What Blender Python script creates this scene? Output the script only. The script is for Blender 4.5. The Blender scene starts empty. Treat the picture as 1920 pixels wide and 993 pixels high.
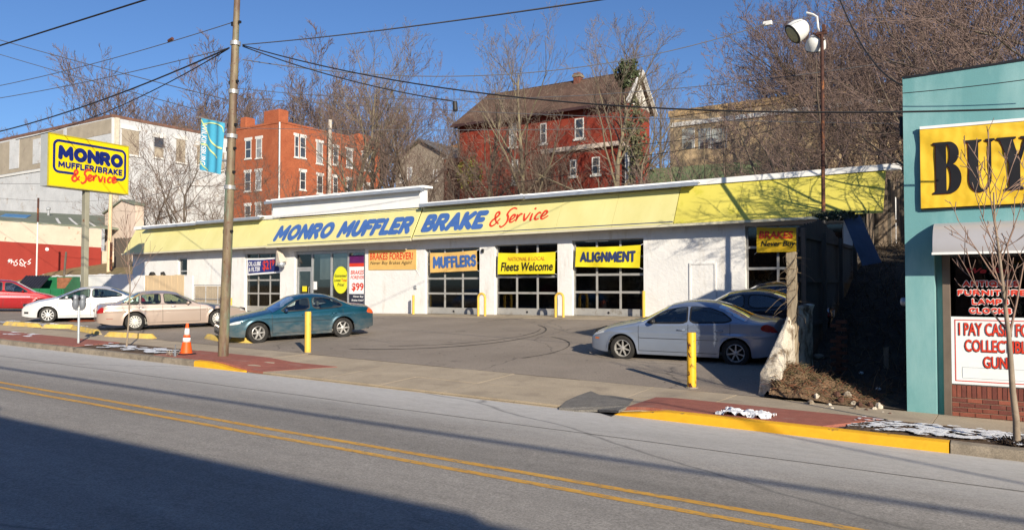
import bpy, math, random
import numpy as np
from mathutils import Vector, Matrix, noise
from mathutils.geometry import tessellate_polygon
random.seed(7)
rnd = random.Random(11)
sin, cos, pi = math.sin, math.cos, math.pi
SC = bpy.context.scene
COL = SC.collection

# ------------------------------------------------------------ camera, sky, sun
FPX, CXP, CYP = 1440.0, 960.0, 496.5          # focal length and centre in photo pixels
PITCH = math.atan(40.5 / FPX)
CAMZ = 2.1
_n = math.hypot(2210, 1440)
RX, RY = 2210 / _n, 1440 / _n                 # camera's right axis in street coordinates
YAW = math.atan2(RY, RX)
cam_d = bpy.data.cameras.new("camera")
cam = bpy.data.objects.new("camera", cam_d)
COL.objects.link(cam)
cam_d.sensor_width = 36.0
cam_d.lens = 36.0 * FPX / 1920.0
cam_d.clip_start = 0.05
cam_d.clip_end = 3000
cam.location = (0, 0, CAMZ)
cam.rotation_euler = (pi / 2 + PITCH, 0, YAW)
SC.camera = cam
SUN_EL = math.radians(21.5)
sdx, sdy = 0.816, -0.578                      # horizontal direction towards the sun
world = bpy.data.worlds.new("World")
SC.world = world
world.use_nodes = True
wn = world.node_tree
sky = wn.nodes.new("ShaderNodeTexSky")
sky.sky_type = 'NISHITA'
sky.sun_disc = False
sky.sun_elevation = SUN_EL
sky.sun_rotation = math.atan2(sdx, sdy)
sky.altitude = 300
sky.air_density = 1.0
sky.dust_density = 0.5
sky.ozone_density = 4.0
bgn = wn.nodes["Background"]
bgn.inputs[1].default_value = 0.070
grade = wn.nodes.new("ShaderNodeMix"); grade.data_type = 'RGBA'; grade.blend_type = 'MULTIPLY'; grade.inputs[0].default_value = 1.0
grade.inputs[7].default_value = (0.84, 1.0, 1.24, 1)      # cold clear winter sky
wn.links.new(sky.outputs[0], grade.inputs[6]); wn.links.new(grade.outputs[2], bgn.inputs[0])
sl = bpy.data.lights.new("sun", 'SUN')
sl.energy = 5.0
sl.angle = math.radians(0.5)
sl.color = (1.0, 0.89, 0.72)
sun = bpy.data.objects.new("sun", sl)
COL.objects.link(sun)
sun.rotation_euler = Vector((sdx * cos(SUN_EL), sdy * cos(SUN_EL), sin(SUN_EL))).to_track_quat('Z', 'Y').to_euler()
sun.location = (20, -20, 30)
SC.view_settings.view_transform = 'Standard'
SC.view_settings.look = 'None'
SC.view_settings.gamma = 1.0
SC.view_settings.use_curve_mapping = False
SC.view_settings.exposure = 0.5
SC.cycles.max_bounces = 6
SC.cycles.transparent_max_bounces = 24

# ------------------------------------------------------------ survey helpers (photo pixel -> place)
def ray(x, y):
    u = x - CXP; v = CYP - y
    up = v * cos(PITCH) + FPX * sin(PITCH); fw = FPX * cos(PITCH) - v * sin(PITCH)
    return (u * RX - fw * RY, u * RY + fw * RX, up)
def PY(x, y, Y):
    r = ray(x, y); t = Y / r[1]
    return Vector((r[0] * t, Y, CAMZ + r[2] * t))
def PX(x, y, X):
    r = ray(x, y); t = X / r[0]
    return Vector((X, r[1] * t, CAMZ + r[2] * t))
def smooth(a, b, x):
    t = max(0.0, min(1.0, (x - a) / (b - a)))
    return t * t * (3 - 2 * t)
YC = 11.4          # road edge
YS = 14.1          # back of the sidewalk
YB = 26.6          # front wall of the repair shop
def zroad(X): return -0.05 - 0.0135 * X
def zs(X): return 0.04 - 0.018 * X
def lot(X, Y):
    a = zs(X); b = 1.1 + 0.01 * max(X, -46)
    return a + (b - a) * max(0.0, min(1.0, (Y - YS) / (YB - YS)))
def walkz(X, Y):
    """sidewalk surface between kerb and YS"""
    k = (Y - YC) / (YS - YC)
    drop = smooth(-15.9, -14.6, X) * (1 - smooth(-6.0, -4.9, X))
    e = zroad(X) + 0.13 * (1 - drop) + 0.015
    return e + (zs(X) - e) * max(0.0, min(1.0, k))
def hill(X, Y):
    """terrain away from the built sheets"""
    if Y < YC: 
        return zroad(max(-140, min(60, X))) - 0.12
    Xc = max(-140.0, min(60.0, X))
    b = lot(max(Xc, -60), min(Y, YB)) - 0.12
    if Xc > -3.7: b = zs(Xc) - 0.15
    A = 2.2 + 6.6 * smooth(-62, -22, Xc)
    h = b + A * smooth(37.5, 54, Y) + (0.6 if Xc < -46 else 0) * smooth(20, 30, Y)
    h += 9.0 * smooth(56, 120, Y) * smooth(-110, -40, Xc) + 5.0 * smooth(60, 120, Y)
    h += 22 * smooth(120, 400, Y)
    return h
def ground_hit(x, y, f=lot, Y0=18.0):
    Y = Y0
    for i in range(60):
        p = PY(x, y, Y); h = f(p.x, Y); r = ray(x, y)
        t = (h - CAMZ) / r[2]
        Y = 0.6 * Y + 0.4 * min(max(r[1] * t, 1), 200)
    p = PY(x, y, Y)
    return Vector((p.x, Y, f(p.x, Y)))

# ------------------------------------------------------------ materials
def hexc(h, k=1.0):
    h = h.lstrip('#')
    o = []
    for i in (0, 2, 4):
        c = int(h[i:i + 2], 16) / 255
        o.append((c / 12.92 if c <= 0.04045 else ((c + 0.055) / 1.055) ** 2.4) * k)
    return (o[0], o[1], o[2], 1)
def c4(c):
    if isinstance(c, str): return hexc(c)
    return tuple(c) + (1,) if len(c) == 3 else tuple(c)
class NT:
    def __init__(s, name):
        s.m = bpy.data.materials.new(name); s.m.use_nodes = True
        s.t = s.m.node_tree; s.n = s.t.nodes; s.b = s.n["Principled BSDF"]; s.out = s.n["Material Output"]
        s.tc = None
    def new(s, ty, **k):
        n = s.n.new(ty)
        for a, v in k.items(): setattr(n, a, v)
        return n
    def link(s, a, b): s.t.links.new(a, b)
    def coord(s, scale=(1, 1, 1), obj=False):
        if s.tc is None:
            s.tc = s.new("ShaderNodeTexCoord") if obj else s.new("ShaderNodeNewGeometry")
        mp = s.new("ShaderNodeMapping")
        s.link(s.tc.outputs["Object" if obj else "Position"], mp.inputs[0])
        mp.inputs["Scale"].default_value = scale
        return mp.outputs[0]
    def noise(s, sc, detail=4, rough=0.55, scale=(1, 1, 1), obj=False):
        n = s.new("ShaderNodeTexNoise"); n.inputs["Scale"].default_value = sc
        n.inputs["Detail"].default_value = detail; n.inputs["Roughness"].default_value = rough
        s.link(s.coord(scale, obj), n.inputs["Vector"]); return n.outputs["Fac"]
    def ramp(s, f, a, b, ca=(0, 0, 0, 1), cb=(1, 1, 1, 1)):
        r = s.new("ShaderNodeValToRGB"); s.link(f, r.inputs[0])
        r.color_ramp.elements[0].position = a; r.color_ramp.elements[1].position = b
        r.color_ramp.elements[0].color = ca; r.color_ramp.elements[1].color = cb
        return r.outputs[0]
    def mix(s, f, a, b, mode='MIX'):
        m = s.new("ShaderNodeMix"); m.data_type = 'RGBA'; m.blend_type = mode
        if hasattr(f, 'links') or hasattr(f, 'is_linked'): s.link(f, m.inputs[0])
        else: m.inputs[0].default_value = f
        for k, v in ((6, a), (7, b)):
            if hasattr(v, 'is_linked'): s.link(v, m.inputs[k])
            else: m.inputs[k].default_value = v
        return m.outputs[2]
    def base(s, v):
        if hasattr(v, 'is_linked'): s.link(v, s.b.inputs["Base Color"])
        else: s.b.inputs["Base Color"].default_value = v
    def bump(s, f, strength=0.3, dist=0.02):
        b = s.new("ShaderNodeBump"); b.inputs["Strength"].default_value = strength
        b.inputs["Distance"].default_value = dist
        s.link(f, b.inputs["Height"]); s.link(b.outputs[0], s.b.inputs["Normal"])
def mat(name, col, rough=0.7, var=0.15, sc=3.0, metal=0.0, stain=None, stain_sc=1.2, stain_lo=0.55, stain_hi=0.68,
        bump=0.0, bsc=40, bdist=0.01, stretch=(1, 1, 1), grain=0.0, gsc=150, spec=0.4, coat=0.0, obj=False, sstretch=(1, 1, 1)):
    t = NT(name); col = c4(col)
    dark = tuple(c * (1 - var) for c in col[:3]) + (1,)
    lite = tuple(min(1, c * (1 + var)) for c in col[:3]) + (1,)
    f = t.noise(sc, 5, 0.6, stretch, obj)
    c = t.ramp(f, 0.3, 0.7, dark, lite)
    if grain > 0:
        g = t.ramp(t.noise(gsc, 2, 0.6, stretch, obj), 0.3, 0.7, (1 - grain,) * 3 + (1,), (1 + grain,) * 3 + (1,))
        c = t.mix(1.0, c, g, 'MULTIPLY')
    if stain is not None:
        s = t.ramp(t.noise(stain_sc, 8, 0.65, sstretch, obj), stain_lo, stain_hi)
        c = t.mix(s, c, c4(stain))
    t.base(c)
    t.b.inputs["Roughness"].default_value = rough
    t.b.inputs["Metallic"].default_value = metal
    t.b.inputs["Specular IOR Level"].default_value = spec
    if coat: 
        t.b.inputs["Coat Weight"].default_value = coat; t.b.inputs["Coat Roughness"].default_value = 0.05
    if bump > 0: t.bump(t.noise(bsc, 4, 0.6, (1, 1, 1), obj), bump, bdist)
    return t.m
def glass_mat(name, tint, gl=0.06, rough=0.02, mixk=1.0):
    t = NT(name)
    t.n.remove(t.b)
    tr = t.new("ShaderNodeBsdfTransparent"); tr.inputs[0].default_value = c4(tint)
    gs = t.new("ShaderNodeBsdfGlossy"); gs.inputs[0].default_value = (0.9, 0.93, 0.95, 1); gs.inputs["Roughness"].default_value = rough
    lw = t.new("ShaderNodeLayerWeight"); lw.inputs[0].default_value = 0.35
    ma = t.new("ShaderNodeMath", operation='MULTIPLY_ADD'); t.link(lw.outputs["Fresnel"], ma.inputs[0])
    ma.inputs[1].default_value = mixk; ma.inputs[2].default_value = gl
    mx = t.new("ShaderNodeMixShader"); t.link(ma.outputs[0], mx.inputs[0]); t.link(tr.outputs[0], mx.inputs[1]); t.link(gs.outputs[0], mx.inputs[2])
    t.link(mx.outputs[0], t.out.inputs[0])
    return t.m

# ------------------------------------------------------------ mesh helpers
class MB:
    def __init__(s): s.v = []; s.f = []
    def add(s, vs, fs):
        o = len(s.v); s.v.extend([tuple(p) for p in vs]); s.f.extend([tuple(i + o for i in f) for f in fs]); return s
    def box(s, x0, x1, y0, y1, z0, z1):
        return s.add([(x0, y0, z0), (x1, y0, z0), (x1, y1, z0), (x0, y1, z0), (x0, y0, z1), (x1, y0, z1), (x1, y1, z1), (x0, y1, z1)],
                     [(0, 3, 2, 1), (4, 5, 6, 7), (0, 1, 5, 4), (1, 2, 6, 5), (2, 3, 7, 6), (3, 0, 4, 7)])
    def hexa(s, p):   # 8 points, bottom ring then top ring
        return s.add(p, [(0, 3, 2, 1), (4, 5, 6, 7), (0, 1, 5, 4), (1, 2, 6, 5), (2, 3, 7, 6), (3, 0, 4, 7)])
    def bev(s, x0, x1, y0, y1, z0, z1, b=0.01):
        """box with chamfered upright edges and top"""
        def ring(z, i):
            return [(x0 + i + b, y0 + i, z), (x1 - i - b, y0 + i, z), (x1 - i, y0 + i + b, z), (x1 - i, y1 - i - b, z),
                    (x1 - i - b, y1 - i, z), (x0 + i + b, y1 - i, z), (x0 + i, y1 - i - b, z), (x0 + i, y0 + i + b, z)]
        vs = ring(z0, 0) + ring(z1 - b, 0) + ring(z1, b)
        fs = [tuple(range(7, -1, -1)), tuple(range(16, 24))]
        for k in (0, 8):
            for i in range(8): fs.append((k + i, k + (i + 1) % 8, k + 8 + (i + 1) % 8, k + 8 + i))
        return s.add(vs, fs)
    def tube(s, pts, rad, n=8, cap=True):
        pts = [Vector(p) for p in pts]
        if not hasattr(rad, '__len__'): rad = [rad] * len(pts)
        vs = []; fs = []
        prev = None
        for i, p in enumerate(pts):
            d = (pts[min(i + 1, len(pts) - 1)] - pts[max(i - 1, 0)])
            d = d.normalized() if d.length > 1e-9 else Vector((0, 0, 1))
            if prev is None:
                a = d.orthogonal().normalized()
            else:
                a = (prev - d * prev.dot(d))
                a = a.normalized() if a.length > 1e-6 else d.orthogonal().normalized()
            prev = a; b = d.cross(a)
            for k in range(n):
                t = 2 * pi * k / n
                vs.append(p + (a * cos(t) + b * sin(t)) * rad[i])
        for i in range(len(pts) - 1):
            for k in range(n):
                fs.append((i * n + k, i * n + (k + 1) % n, (i + 1) * n + (k + 1) % n, (i + 1) * n + k))
        if cap:
            fs.append(tuple(range(n - 1, -1, -1))); fs.append(tuple(range((len(pts) - 1) * n, len(pts) * n)))
        return s.add(vs, fs)
    def lathe(s, prof, n=24, o=(0, 0, 0), ax=(0, 0, 1), cap=True):
        """prof: (r, h) pairs turned round the axis ax through o"""
        ax = Vector(ax).normalized(); a = ax.orthogonal().normalized(); b = ax.cross(a); o = Vector(o)
        vs = []; fs = []
        for r, h in prof:
            for k in range(n):
                t = 2 * pi * k / n
                vs.append(o + ax * h + (a * cos(t) + b * sin(t)) * r)
        for i in range(len(prof) - 1):
            for k in range(n):
                fs.append((i * n + k, i * n + (k + 1) % n, (i + 1) * n + (k + 1) % n, (i + 1) * n + k))
        if cap and prof[0][0] > 1e-4: fs.append(tuple(range(n - 1, -1, -1)))
        if cap and prof[-1][0] > 1e-4: fs.append(tuple(range((len(prof) - 1) * n, len(prof) * n)))
        return s.add(vs, fs)
    def grid(s, fn, nu, nv):
        vs = [fn(i / nu, j / nv) for j in range(nv + 1) for i in range(nu + 1)]
        w = nu + 1
        return s.add(vs, [(j * w + i, j * w + i + 1, (j + 1) * w + i + 1, (j + 1) * w + i) for j in range(nv) for i in range(nu)])
    def slab(s, fn, nu, nv, N):
        """grid with thickness along vector N (closed)"""
        N = Vector(N); w = nu + 1; tot = w * (nv + 1)
        a = [Vector(fn(i / nu, j / nv)) for j in range(nv + 1) for i in range(nu + 1)]
        b = [p + N for p in a]
        fs = [(j * w + i, j * w + i + 1, (j + 1) * w + i + 1, (j + 1) * w + i) for j in range(nv) for i in range(nu)]
        fb = [tuple(tot + q for q in reversed(f)) for f in fs]
        rim = [i for i in range(nu + 1)] + [j * w + nu for j in range(1, nv + 1)] + [nv * w + i for i in range(nu - 1, -1, -1)] + [j * w for j in range(nv - 1, 0, -1)]
        side = [(rim[(k + 1) % len(rim)], rim[k], rim[k] + tot, rim[(k + 1) % len(rim)] + tot) for k in range(len(rim))]
        return s.add(a + b, fs + fb + side)
    def prism(s, poly, depth, M=None):
        """extruded polygon: poly in (u, v), depth along w; M maps (u, v, w) to a place"""
        tri = tessellate_polygon([[Vector((p[0], p[1], 0)) for p in poly]])
        n = len(poly)
        vs = [(p[0], p[1], 0) for p in poly] + [(p[0], p[1], depth) for p in poly]
        fs = [tuple(t) for t in tri] + [tuple(i + n for i in reversed(t)) for t in tri]
        fs += [(i, (i + 1) % n, n + (i + 1) % n, n + i) for i in range(n)]
        if M is not None: vs = [M(*p) for p in vs]
        return s.add(vs, fs)
    def build(s, name, m, parent=None, smooth=False, local=False, label=None):
        me = bpy.data.meshes.new(name)
        vs = s.v
        if parent is not None and not local:
            l = Vector((0, 0, 0)); q = parent
            while q is not None: l += q.location; q = q.parent
            vs = [(p[0] - l[0], p[1] - l[1], p[2] - l[2]) for p in s.v]
        me.from_pydata(vs, [], s.f)
        me.materials.append(m)
        if smooth:
            me.polygons.foreach_set("use_smooth", [True] * len(me.polygons))
        me.update()
        o = bpy.data.objects.new(name, me); COL.objects.link(o)
        if smooth == 'auto':
            try: me.set_sharp_from_angle(angle=math.radians(38))
            except Exception: pass
        if parent is not None:
            o.parent = parent
        if label: o['label'] = label
        return o
def tag(o, label, cat, group=None, kind=None):
    o['label'] = label; o['category'] = cat
    if group: o['group'] = group
    if kind: o['kind'] = kind
    return o
def thing(name, loc, label, cat, group=None, rz=0.0):
    o = bpy.data.objects.new(name, None); COL.objects.link(o)
    o.location = loc; o.rotation_euler = (0, 0, rz); o.empty_display_size = 0.3
    return tag(o, label, cat, group)
def struct(o):
    o['kind'] = 'structure'; return o
def copy_tree(root, loc, rz=None, label=None, scale=None):
    r = root.copy(); COL.objects.link(r); r.location = loc
    if rz is not None: r.rotation_euler = (0, 0, rz)
    if scale is not None: r.scale = scale if hasattr(scale, '__len__') else (scale,) * 3
    if label: r['label'] = label
    for ch in root.children:
        c = ch.copy(); COL.objects.link(c); c.parent = r
        for g in ch.children:
            d = g.copy(); COL.objects.link(d); d.parent = c
    return r
# plane frame: maps (u, v, w) -> O + u*U + v*V + w*N
def frame(O, U, V):
    O = Vector(O); U = Vector(U).normalized(); V = Vector(V); V = (V - U * V.dot(U)).normalized(); N = U.cross(V)
    return lambda u, v, w=0.0: O + U * u + V * v + N * w
_tc = {}
def text_geo(s, bold=0.0, shear=0.0):
    k = (s, bold, shear)
    if k in _tc: return _tc[k]
    cu = bpy.data.curves.new("t", 'FONT'); cu.body = s; cu.size = 1.0; cu.shear = shear; cu.offset = bold
    cu.fill_mode = 'FRONT'; cu.resolution_u = 3
    ob = bpy.data.objects.new("t", cu); COL.objects.link(ob)
    dg = bpy.context.evaluated_depsgraph_get()
    me = bpy.data.meshes.new_from_object(ob.evaluated_get(dg))
    vs = [(v.co.x, v.co.y) for v in me.vertices]; fs = [tuple(p.vertices) for p in me.polygons]
    bpy.data.objects.remove(ob); bpy.data.curves.remove(cu); bpy.data.meshes.remove(me)
    xs = [v[0] for v in vs]; ys = [v[1] for v in vs]
    x0, x1, y0, y1 = min(xs), max(xs), min(ys), max(ys)
    vs = [((x - x0) / (x1 - x0), (y - y0) / (y1 - y0)) for x, y in vs]
    _tc[k] = (vs, fs); return _tc[k]
def put_text(s, u0, u1, v0, v1, M, m, parent, w=0.006, bold=0.0, shear=0.0, name='lettering', rot=False, local=False, warp=None):
    vs, fs = text_geo(s, bold, shear)
    mb = MB()
    if rot: pts = [(u0 + (u1 - u0) * (y), v1 - (v1 - v0) * x) for x, y in vs]
    else: pts = [(u0 + (u1 - u0) * x, v0 + (v1 - v0) * y) for x, y in vs]
    if warp: mb.add([M(u, v, w + warp(u, v)) for u, v in pts], fs)
    else: mb.add([M(u, v, w) for u, v in pts], fs)
    return mb.build(name, m, parent, local=local)
def stroke(mb, pts, th, M, w=0.006, closed=False):
    """flat ribbon along (u, v) points, thickness th (or list)"""
    n = len(pts); L = []; R = []
    for i, (u, v) in enumerate(pts):
        a = pts[i - 1] if (i > 0 or closed) else pts[i]; b = pts[(i + 1) % n] if (i < n - 1 or closed) else pts[i]
        dx, dy = b[0] - a[0], b[1] - a[1]; l = math.hypot(dx, dy) or 1
        t = (th[i] if hasattr(th, '__len__') else th) / 2
        L.append(M(u - dy / l * t, v + dx / l * t, w)); R.append(M(u + dy / l * t, v - dx / l * t, w))
    fs = [(i, i + 1, n + i + 1, n + i) for i in range(n - 1)]
    if closed: fs.append((n - 1, 0, n, 2 * n - 1))
    mb.add(L + R, fs)
def catmull(pts, k=6):
    out = []
    P = [pts[0]] + list(pts) + [pts[-1]]
    for i in range(1, len(P) - 2):
        p0, p1, p2, p3 = [Vector(q) for q in P[i - 1:i + 3]]
        for j in range(k):
            t = j / k
            out.append(0.5 * ((2 * p1) + (p2 - p0) * t + (2 * p0 - 5 * p1 + 4 * p2 - p3) * t * t + (-p0 + 3 * p1 - 3 * p2 + p3) * t ** 3))
    out.append(Vector(pts[-1])); return out
def script_service(u0, u1, v0, v1, M, m, parent, th=0.1, w=0.008):
    """hand-brushed '& Service' built from strokes; glyphs laid out on a 0..10 x 0..3 field"""
    G = [
        [(1.75, 0.55), (1.2, 0.9), (0.75, 1.75), (0.8, 2.3), (1.15, 2.45), (1.35, 2.1), (1.0, 1.6), (0.45, 1.15), (0.25, 0.6), (0.6, 0.25), (1.1, 0.5), (1.6, 1.2), (1.75, 1.4)],
        [(4.15, 2.75), (3.6, 2.95), (3.0, 2.6), (2.75, 2.0), (3.0, 1.6), (3.1, 1.0), (2.85, 0.35), (2.3, 0.0), (2.0, 0.3)],
        [(3.55, 1.0), (4.05, 1.35), (4.15, 1.75), (3.8, 1.8), (3.5, 1.3), (3.55, 0.8), (3.9, 0.7), (4.4, 1.05)],
        [(4.5, 1.9), (4.6, 1.3), (4.55, 0.75)], [(4.55, 1.1), (4.8, 1.6), (5.1, 1.9), (5.35, 1.8)],
        [(5.65, 1.95), (5.75, 1.4), (5.95, 0.85), (6.3, 1.3), (6.6, 2.05)],
        [(7.0, 1.9), (6.95, 1.4), (6.95, 0.85), (7.15, 0.85)], [(7.2, 2.45), (7.3, 2.75)],
        [(8.4, 1.75), (8.1, 1.95), (7.75, 1.6), (7.6, 1.15), (7.85, 0.85), (8.3, 1.0)],
        [(8.6, 1.2), (9.15, 1.5), (9.35, 1.95), (9.0, 2.1), (8.65, 1.6), (8.6, 1.1), (8.95, 0.9), (9.7, 1.35)],
    ]
    mb = MB(); su = (u1 - u0) / 10; sv = (v1 - v0) / 3
    for g in G:
        c = [(u0 + p[0] * su, v0 + p[1] * sv) for p in catmull([(a, b) for a, b in g], 6)]
        n = len(c)
        ths = [th * (0.45 + 0.75 * sin(pi * (0.12 + 0.8 * i / (n - 1)))) for i in range(n)]
        stroke(mb, c, ths, M, w)
    return mb.build('lettering', m, parent)

# heavy round-ended lettering built from strokes; each stroke a list of points in a w x 1 field
def _arc(cx, cy, rx, ry, a0, a1, n=12): return [(cx + rx * cos(math.radians(a0 + (a1 - a0) * i / n)), cy + ry * sin(math.radians(a0 + (a1 - a0) * i / n))) for i in range(n + 1)]
FAT = {
 'M': (1.10, [[(0.16, 0.16), (0.20, 0.84), (0.55, 0.34), (0.90, 0.84), (0.94, 0.16)]]),
 'O': (1.00, [_arc(0.5, 0.5, 0.34, 0.34, 0, 360, 24)]),
 'N': (0.92, [[(0.16, 0.16), (0.16, 0.84), (0.76, 0.18), (0.76, 0.84)]]),
 'R': (0.86, [[(0.16, 0.16), (0.16, 0.84), (0.48, 0.84)] + _arc(0.48, 0.66, 0.20, 0.18, 90, -90, 8) + [(0.22, 0.48)], [(0.46, 0.46), (0.70, 0.16)]]),
 'U': (0.88, [[(0.16, 0.84), (0.16, 0.42)] + _arc(0.44, 0.42, 0.28, 0.26, 180, 360, 12) + [(0.72, 0.84)]]),
 'F': (0.70, [[(0.16, 0.16), (0.16, 0.84), (0.58, 0.84)], [(0.16, 0.52), (0.50, 0.52)]]),
 'L': (0.70, [[(0.16, 0.84), (0.16, 0.16), (0.58, 0.16)]]),
 'E': (0.74, [[(0.60, 0.84), (0.16, 0.84), (0.16, 0.16), (0.60, 0.16)], [(0.16, 0.5), (0.54, 0.5)]]),
 'B': (0.84, [[(0.16, 0.16), (0.16, 0.84), (0.46, 0.84)] + _arc(0.46, 0.68, 0.18, 0.16, 90, -90, 8) + [(0.2, 0.52)], [(0.16, 0.16), (0.48, 0.16)] + _arc(0.48, 0.34, 0.20, 0.18, -90, 90, 8) + [(0.2, 0.52)]]),
 'A': (0.92, [[(0.14, 0.16), (0.46, 0.84), (0.78, 0.16)], [(0.28, 0.36), (0.64, 0.36)]]),
 'K': (0.86, [[(0.16, 0.16), (0.16, 0.84)], [(0.68, 0.84), (0.26, 0.50), (0.70, 0.16)]]),
 'G': (0.98, [_arc(0.5, 0.5, 0.34, 0.34, 50, 360, 20)[:] + [(0.58, 0.48)]]),
 'I': (0.34, [[(0.17, 0.16), (0.17, 0.84)]]),
 'T': (0.76, [[(0.12, 0.84), (0.64, 0.84)], [(0.38, 0.84), (0.38, 0.16)]]),
 'S': (0.78, [_arc(0.39, 0.67, 0.22, 0.17, 20, 270, 10) + _arc(0.39, 0.33, 0.23, 0.17, 90, -160, 10)]),
 'C': (0.90, [_arc(0.5, 0.5, 0.34, 0.34, 45, 315, 18)]),
 'Q': (1.00, [_arc(0.5, 0.5, 0.34, 0.34, 0, 360, 24), [(0.58, 0.36), (0.84, 0.12)]]),
 'P': (0.80, [[(0.16, 0.16), (0.16, 0.84), (0.44, 0.84)] + _arc(0.44, 0.65, 0.20, 0.19, 90, -90, 8) + [(0.2, 0.46)]]),
 '/': (0.52, [[(0.14, 0.10), (0.38, 0.90)]]),
}
def fat_text(s, u0, u1, v0, v1, M, m, parent, w=0.012, th=0.30, shear=0.0):
    """th: stroke thickness relative to the letter height"""
    adv = [FAT[ch][0] for ch in s]; tot = sum(adv); sx = (u1 - u0) / tot; sy = v1 - v0
    x = 0; layer = 0
    mb = MB(); r = th * sy / 2
    for ch in s:
        wd, strokes = FAT[ch]
        for st in strokes:
            pts = [(u0 + (x + a) * sx + shear * b * sy, v0 + b * sy) for a, b in st]
            for k in range(len(pts) - 1):
                (ax_, ay_), (bx_, by_) = pts[k], pts[k + 1]
                d = math.atan2(by_ - ay_, bx_ - ax_); P = []
                for q in range(9): a = d + pi / 2 + pi * q / 8; P.append((ax_ + r * cos(a), ay_ + r * sin(a)))
                for q in range(9): a = d - pi / 2 + pi * q / 8; P.append((bx_ + r * cos(a), by_ + r * sin(a)))
                o = len(mb.v); ww = w + 0.00025 * (layer % 12); layer += 1
                mb.v.extend([tuple(M(a, b, ww)) for a, b in P]); mb.f.append(tuple(range(o, o + 18)))
        x += wd
    return mb.build('lettering', m, parent)
# ============================================================ SETTING
M_earth = mat("earth", (0.16, 0.125, 0.075), 0.95, 0.3, 0.25, stain=(0.24, 0.20, 0.11), stain_sc=0.35, bump=0.6, bsc=3, bdist=0.2, grain=0.3, gsc=12)
# ground sheet
def build_ground():
    xs = sorted(set([-600, -420, -300, -220, -180, -150, -130] + [float(x) for x in range(-116, 40, 2)] + [44, 50, 60, 80, 110, 160, 240, 400]))
    ys = sorted(set([-400, -200, -100, -60, -40, -20, -10, 0, 6, 11.3] + [12.0 + 1.5 * i for i in range(60)] + [105, 112, 120, 135, 150, 180, 220, 280, 350, 450, 600, 900]))
    v = []; nx = len(xs)
    for y in ys:
        for x in xs:
            z = hill(x, y)
            if y > 38: z += 0.5 * noise.noise(Vector((x * 0.12, y * 0.12, 3)))
            v.append((x, y, z))
    f = [(j * nx + i, j * nx + i + 1, (j + 1) * nx + i + 1, (j + 1) * nx + i) for j in range(len(ys) - 1) for i in range(nx - 1)]
    mb = MB().add(v, f)
    return struct(mb.build("ground", M_earth, smooth=True))
ground = build_ground()

# road: concrete-grey asphalt, salt-bleached towards the kerb, lighter lane joints
def road_material():
    t = NT("road")
    geo = t.new("ShaderNodeNewGeometry"); sx = t.new("ShaderNodeSeparateXYZ"); t.link(geo.outputs["Position"], sx.inputs[0])
    base = t.ramp(t.noise(0.55, 6, 0.6, (0.25, 1.4, 1)), 0.3, 0.72, (0.25, 0.235, 0.215, 1), (0.35, 0.328, 0.30, 1))
    gr = t.ramp(t.noise(38, 5, 0.85), 0.36, 0.64, (0.62,) * 3 + (1,), (1.36,) * 3 + (1,))
    c = t.mix(1.0, base, gr, 'MULTIPLY')
    c = t.mix(1.0, c, t.ramp(t.noise(7, 5, 0.8, (0.7, 1, 1)), 0.3, 0.7, (0.86,) * 3 + (1,), (1.12,) * 3 + (1,)), 'MULTIPLY')
    c = t.mix(1.0, c, t.ramp(t.noise(1.1, 3, 0.5, (0.03, 1, 1)), 0.3, 0.7, (0.80,) * 3 + (1,), (1.10,) * 3 + (1,)), 'MULTIPLY')
    c = t.mix(t.ramp(t.noise(1.6, 8, 0.75, (0.6, 1, 1)), 0.62, 0.74), c, (0.13, 0.125, 0.12, 1))
    # salt bleaching near the kerb and in long streaks
    ad = t.new("ShaderNodeMath", operation='MULTIPLY_ADD'); t.link(t.noise(0.5, 5, 0.65, (0.22, 1, 1)), ad.inputs[0]); ad.inputs[1].default_value = 2.6
    t.link(sx.outputs["Y"], ad.inputs[2])
    sal = t.ramp(ad.outputs[0], 0, 1)
    mr = t.new("ShaderNodeMapRange"); t.link(ad.outputs[0], mr.inputs[0]); mr.inputs[1].default_value = 9.6; mr.inputs[2].default_value = 12.2
    mr.inputs[3].default_value = 0.0; mr.inputs[4].default_value = 0.85
    sp = t.ramp(t.noise(9, 7, 0.7, (0.5, 1.5, 1)), 0.3, 0.75, (0.55, 0.55, 0.55, 1), (1, 1, 1, 1))
    sm = t.mix(1.0, mr.outputs[0], sp, 'MULTIPLY')
    c = t.mix(sm, c, (0.60, 0.59, 0.57, 1))
    # dark tar lines and oil specks
    vo = t.new("ShaderNodeTexVoronoi", feature='DISTANCE_TO_EDGE'); vo.inputs["Scale"].default_value = 0.16
    nz = t.new("ShaderNodeTexNoise"); nz.inputs["Scale"].default_value = 1.3; nz.inputs["Detail"].default_value = 6
    mp = t.coord((0.35, 1, 1)); mx = t.new("ShaderNodeMix"); mx.data_type = 'RGBA'; mx.inputs[0].default_value = 0.25
    t.link(mp, mx.inputs[6]); t.link(mp, nz.inputs["Vector"]); t.link(nz.outputs["Color"], mx.inputs[7]); t.link(mx.outputs[2], vo.inputs["Vector"])
    cr = t.ramp(vo.outputs["Distance"], 0.0, 0.0016, (0.6, 0.6, 0.6, 1), (0, 0, 0, 1))
    c = t.mix(cr, c, (0.10, 0.10, 0.10, 1))
    t.base(c); t.b.inputs["Roughness"].default_value = 0.82; t.b.inputs["Specular IOR Level"].default_value = 0.3
    t.bump(t.noise(75, 3, 0.7), 0.35, 0.008)
    return t.m
M_road = road_material()
XL, XR = -150.0, 60.0
def strip(y0, y1, zf, x0=XL, x1=XR, nx=60, ny=1):
    return MB().grid(lambda u, v: (x0 + (x1 - x0) * u, y0 + (y1 - y0) * v, zf(x0 + (x1 - x0) * u, y0 + (y1 - y0) * v)), nx, ny)
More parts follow.
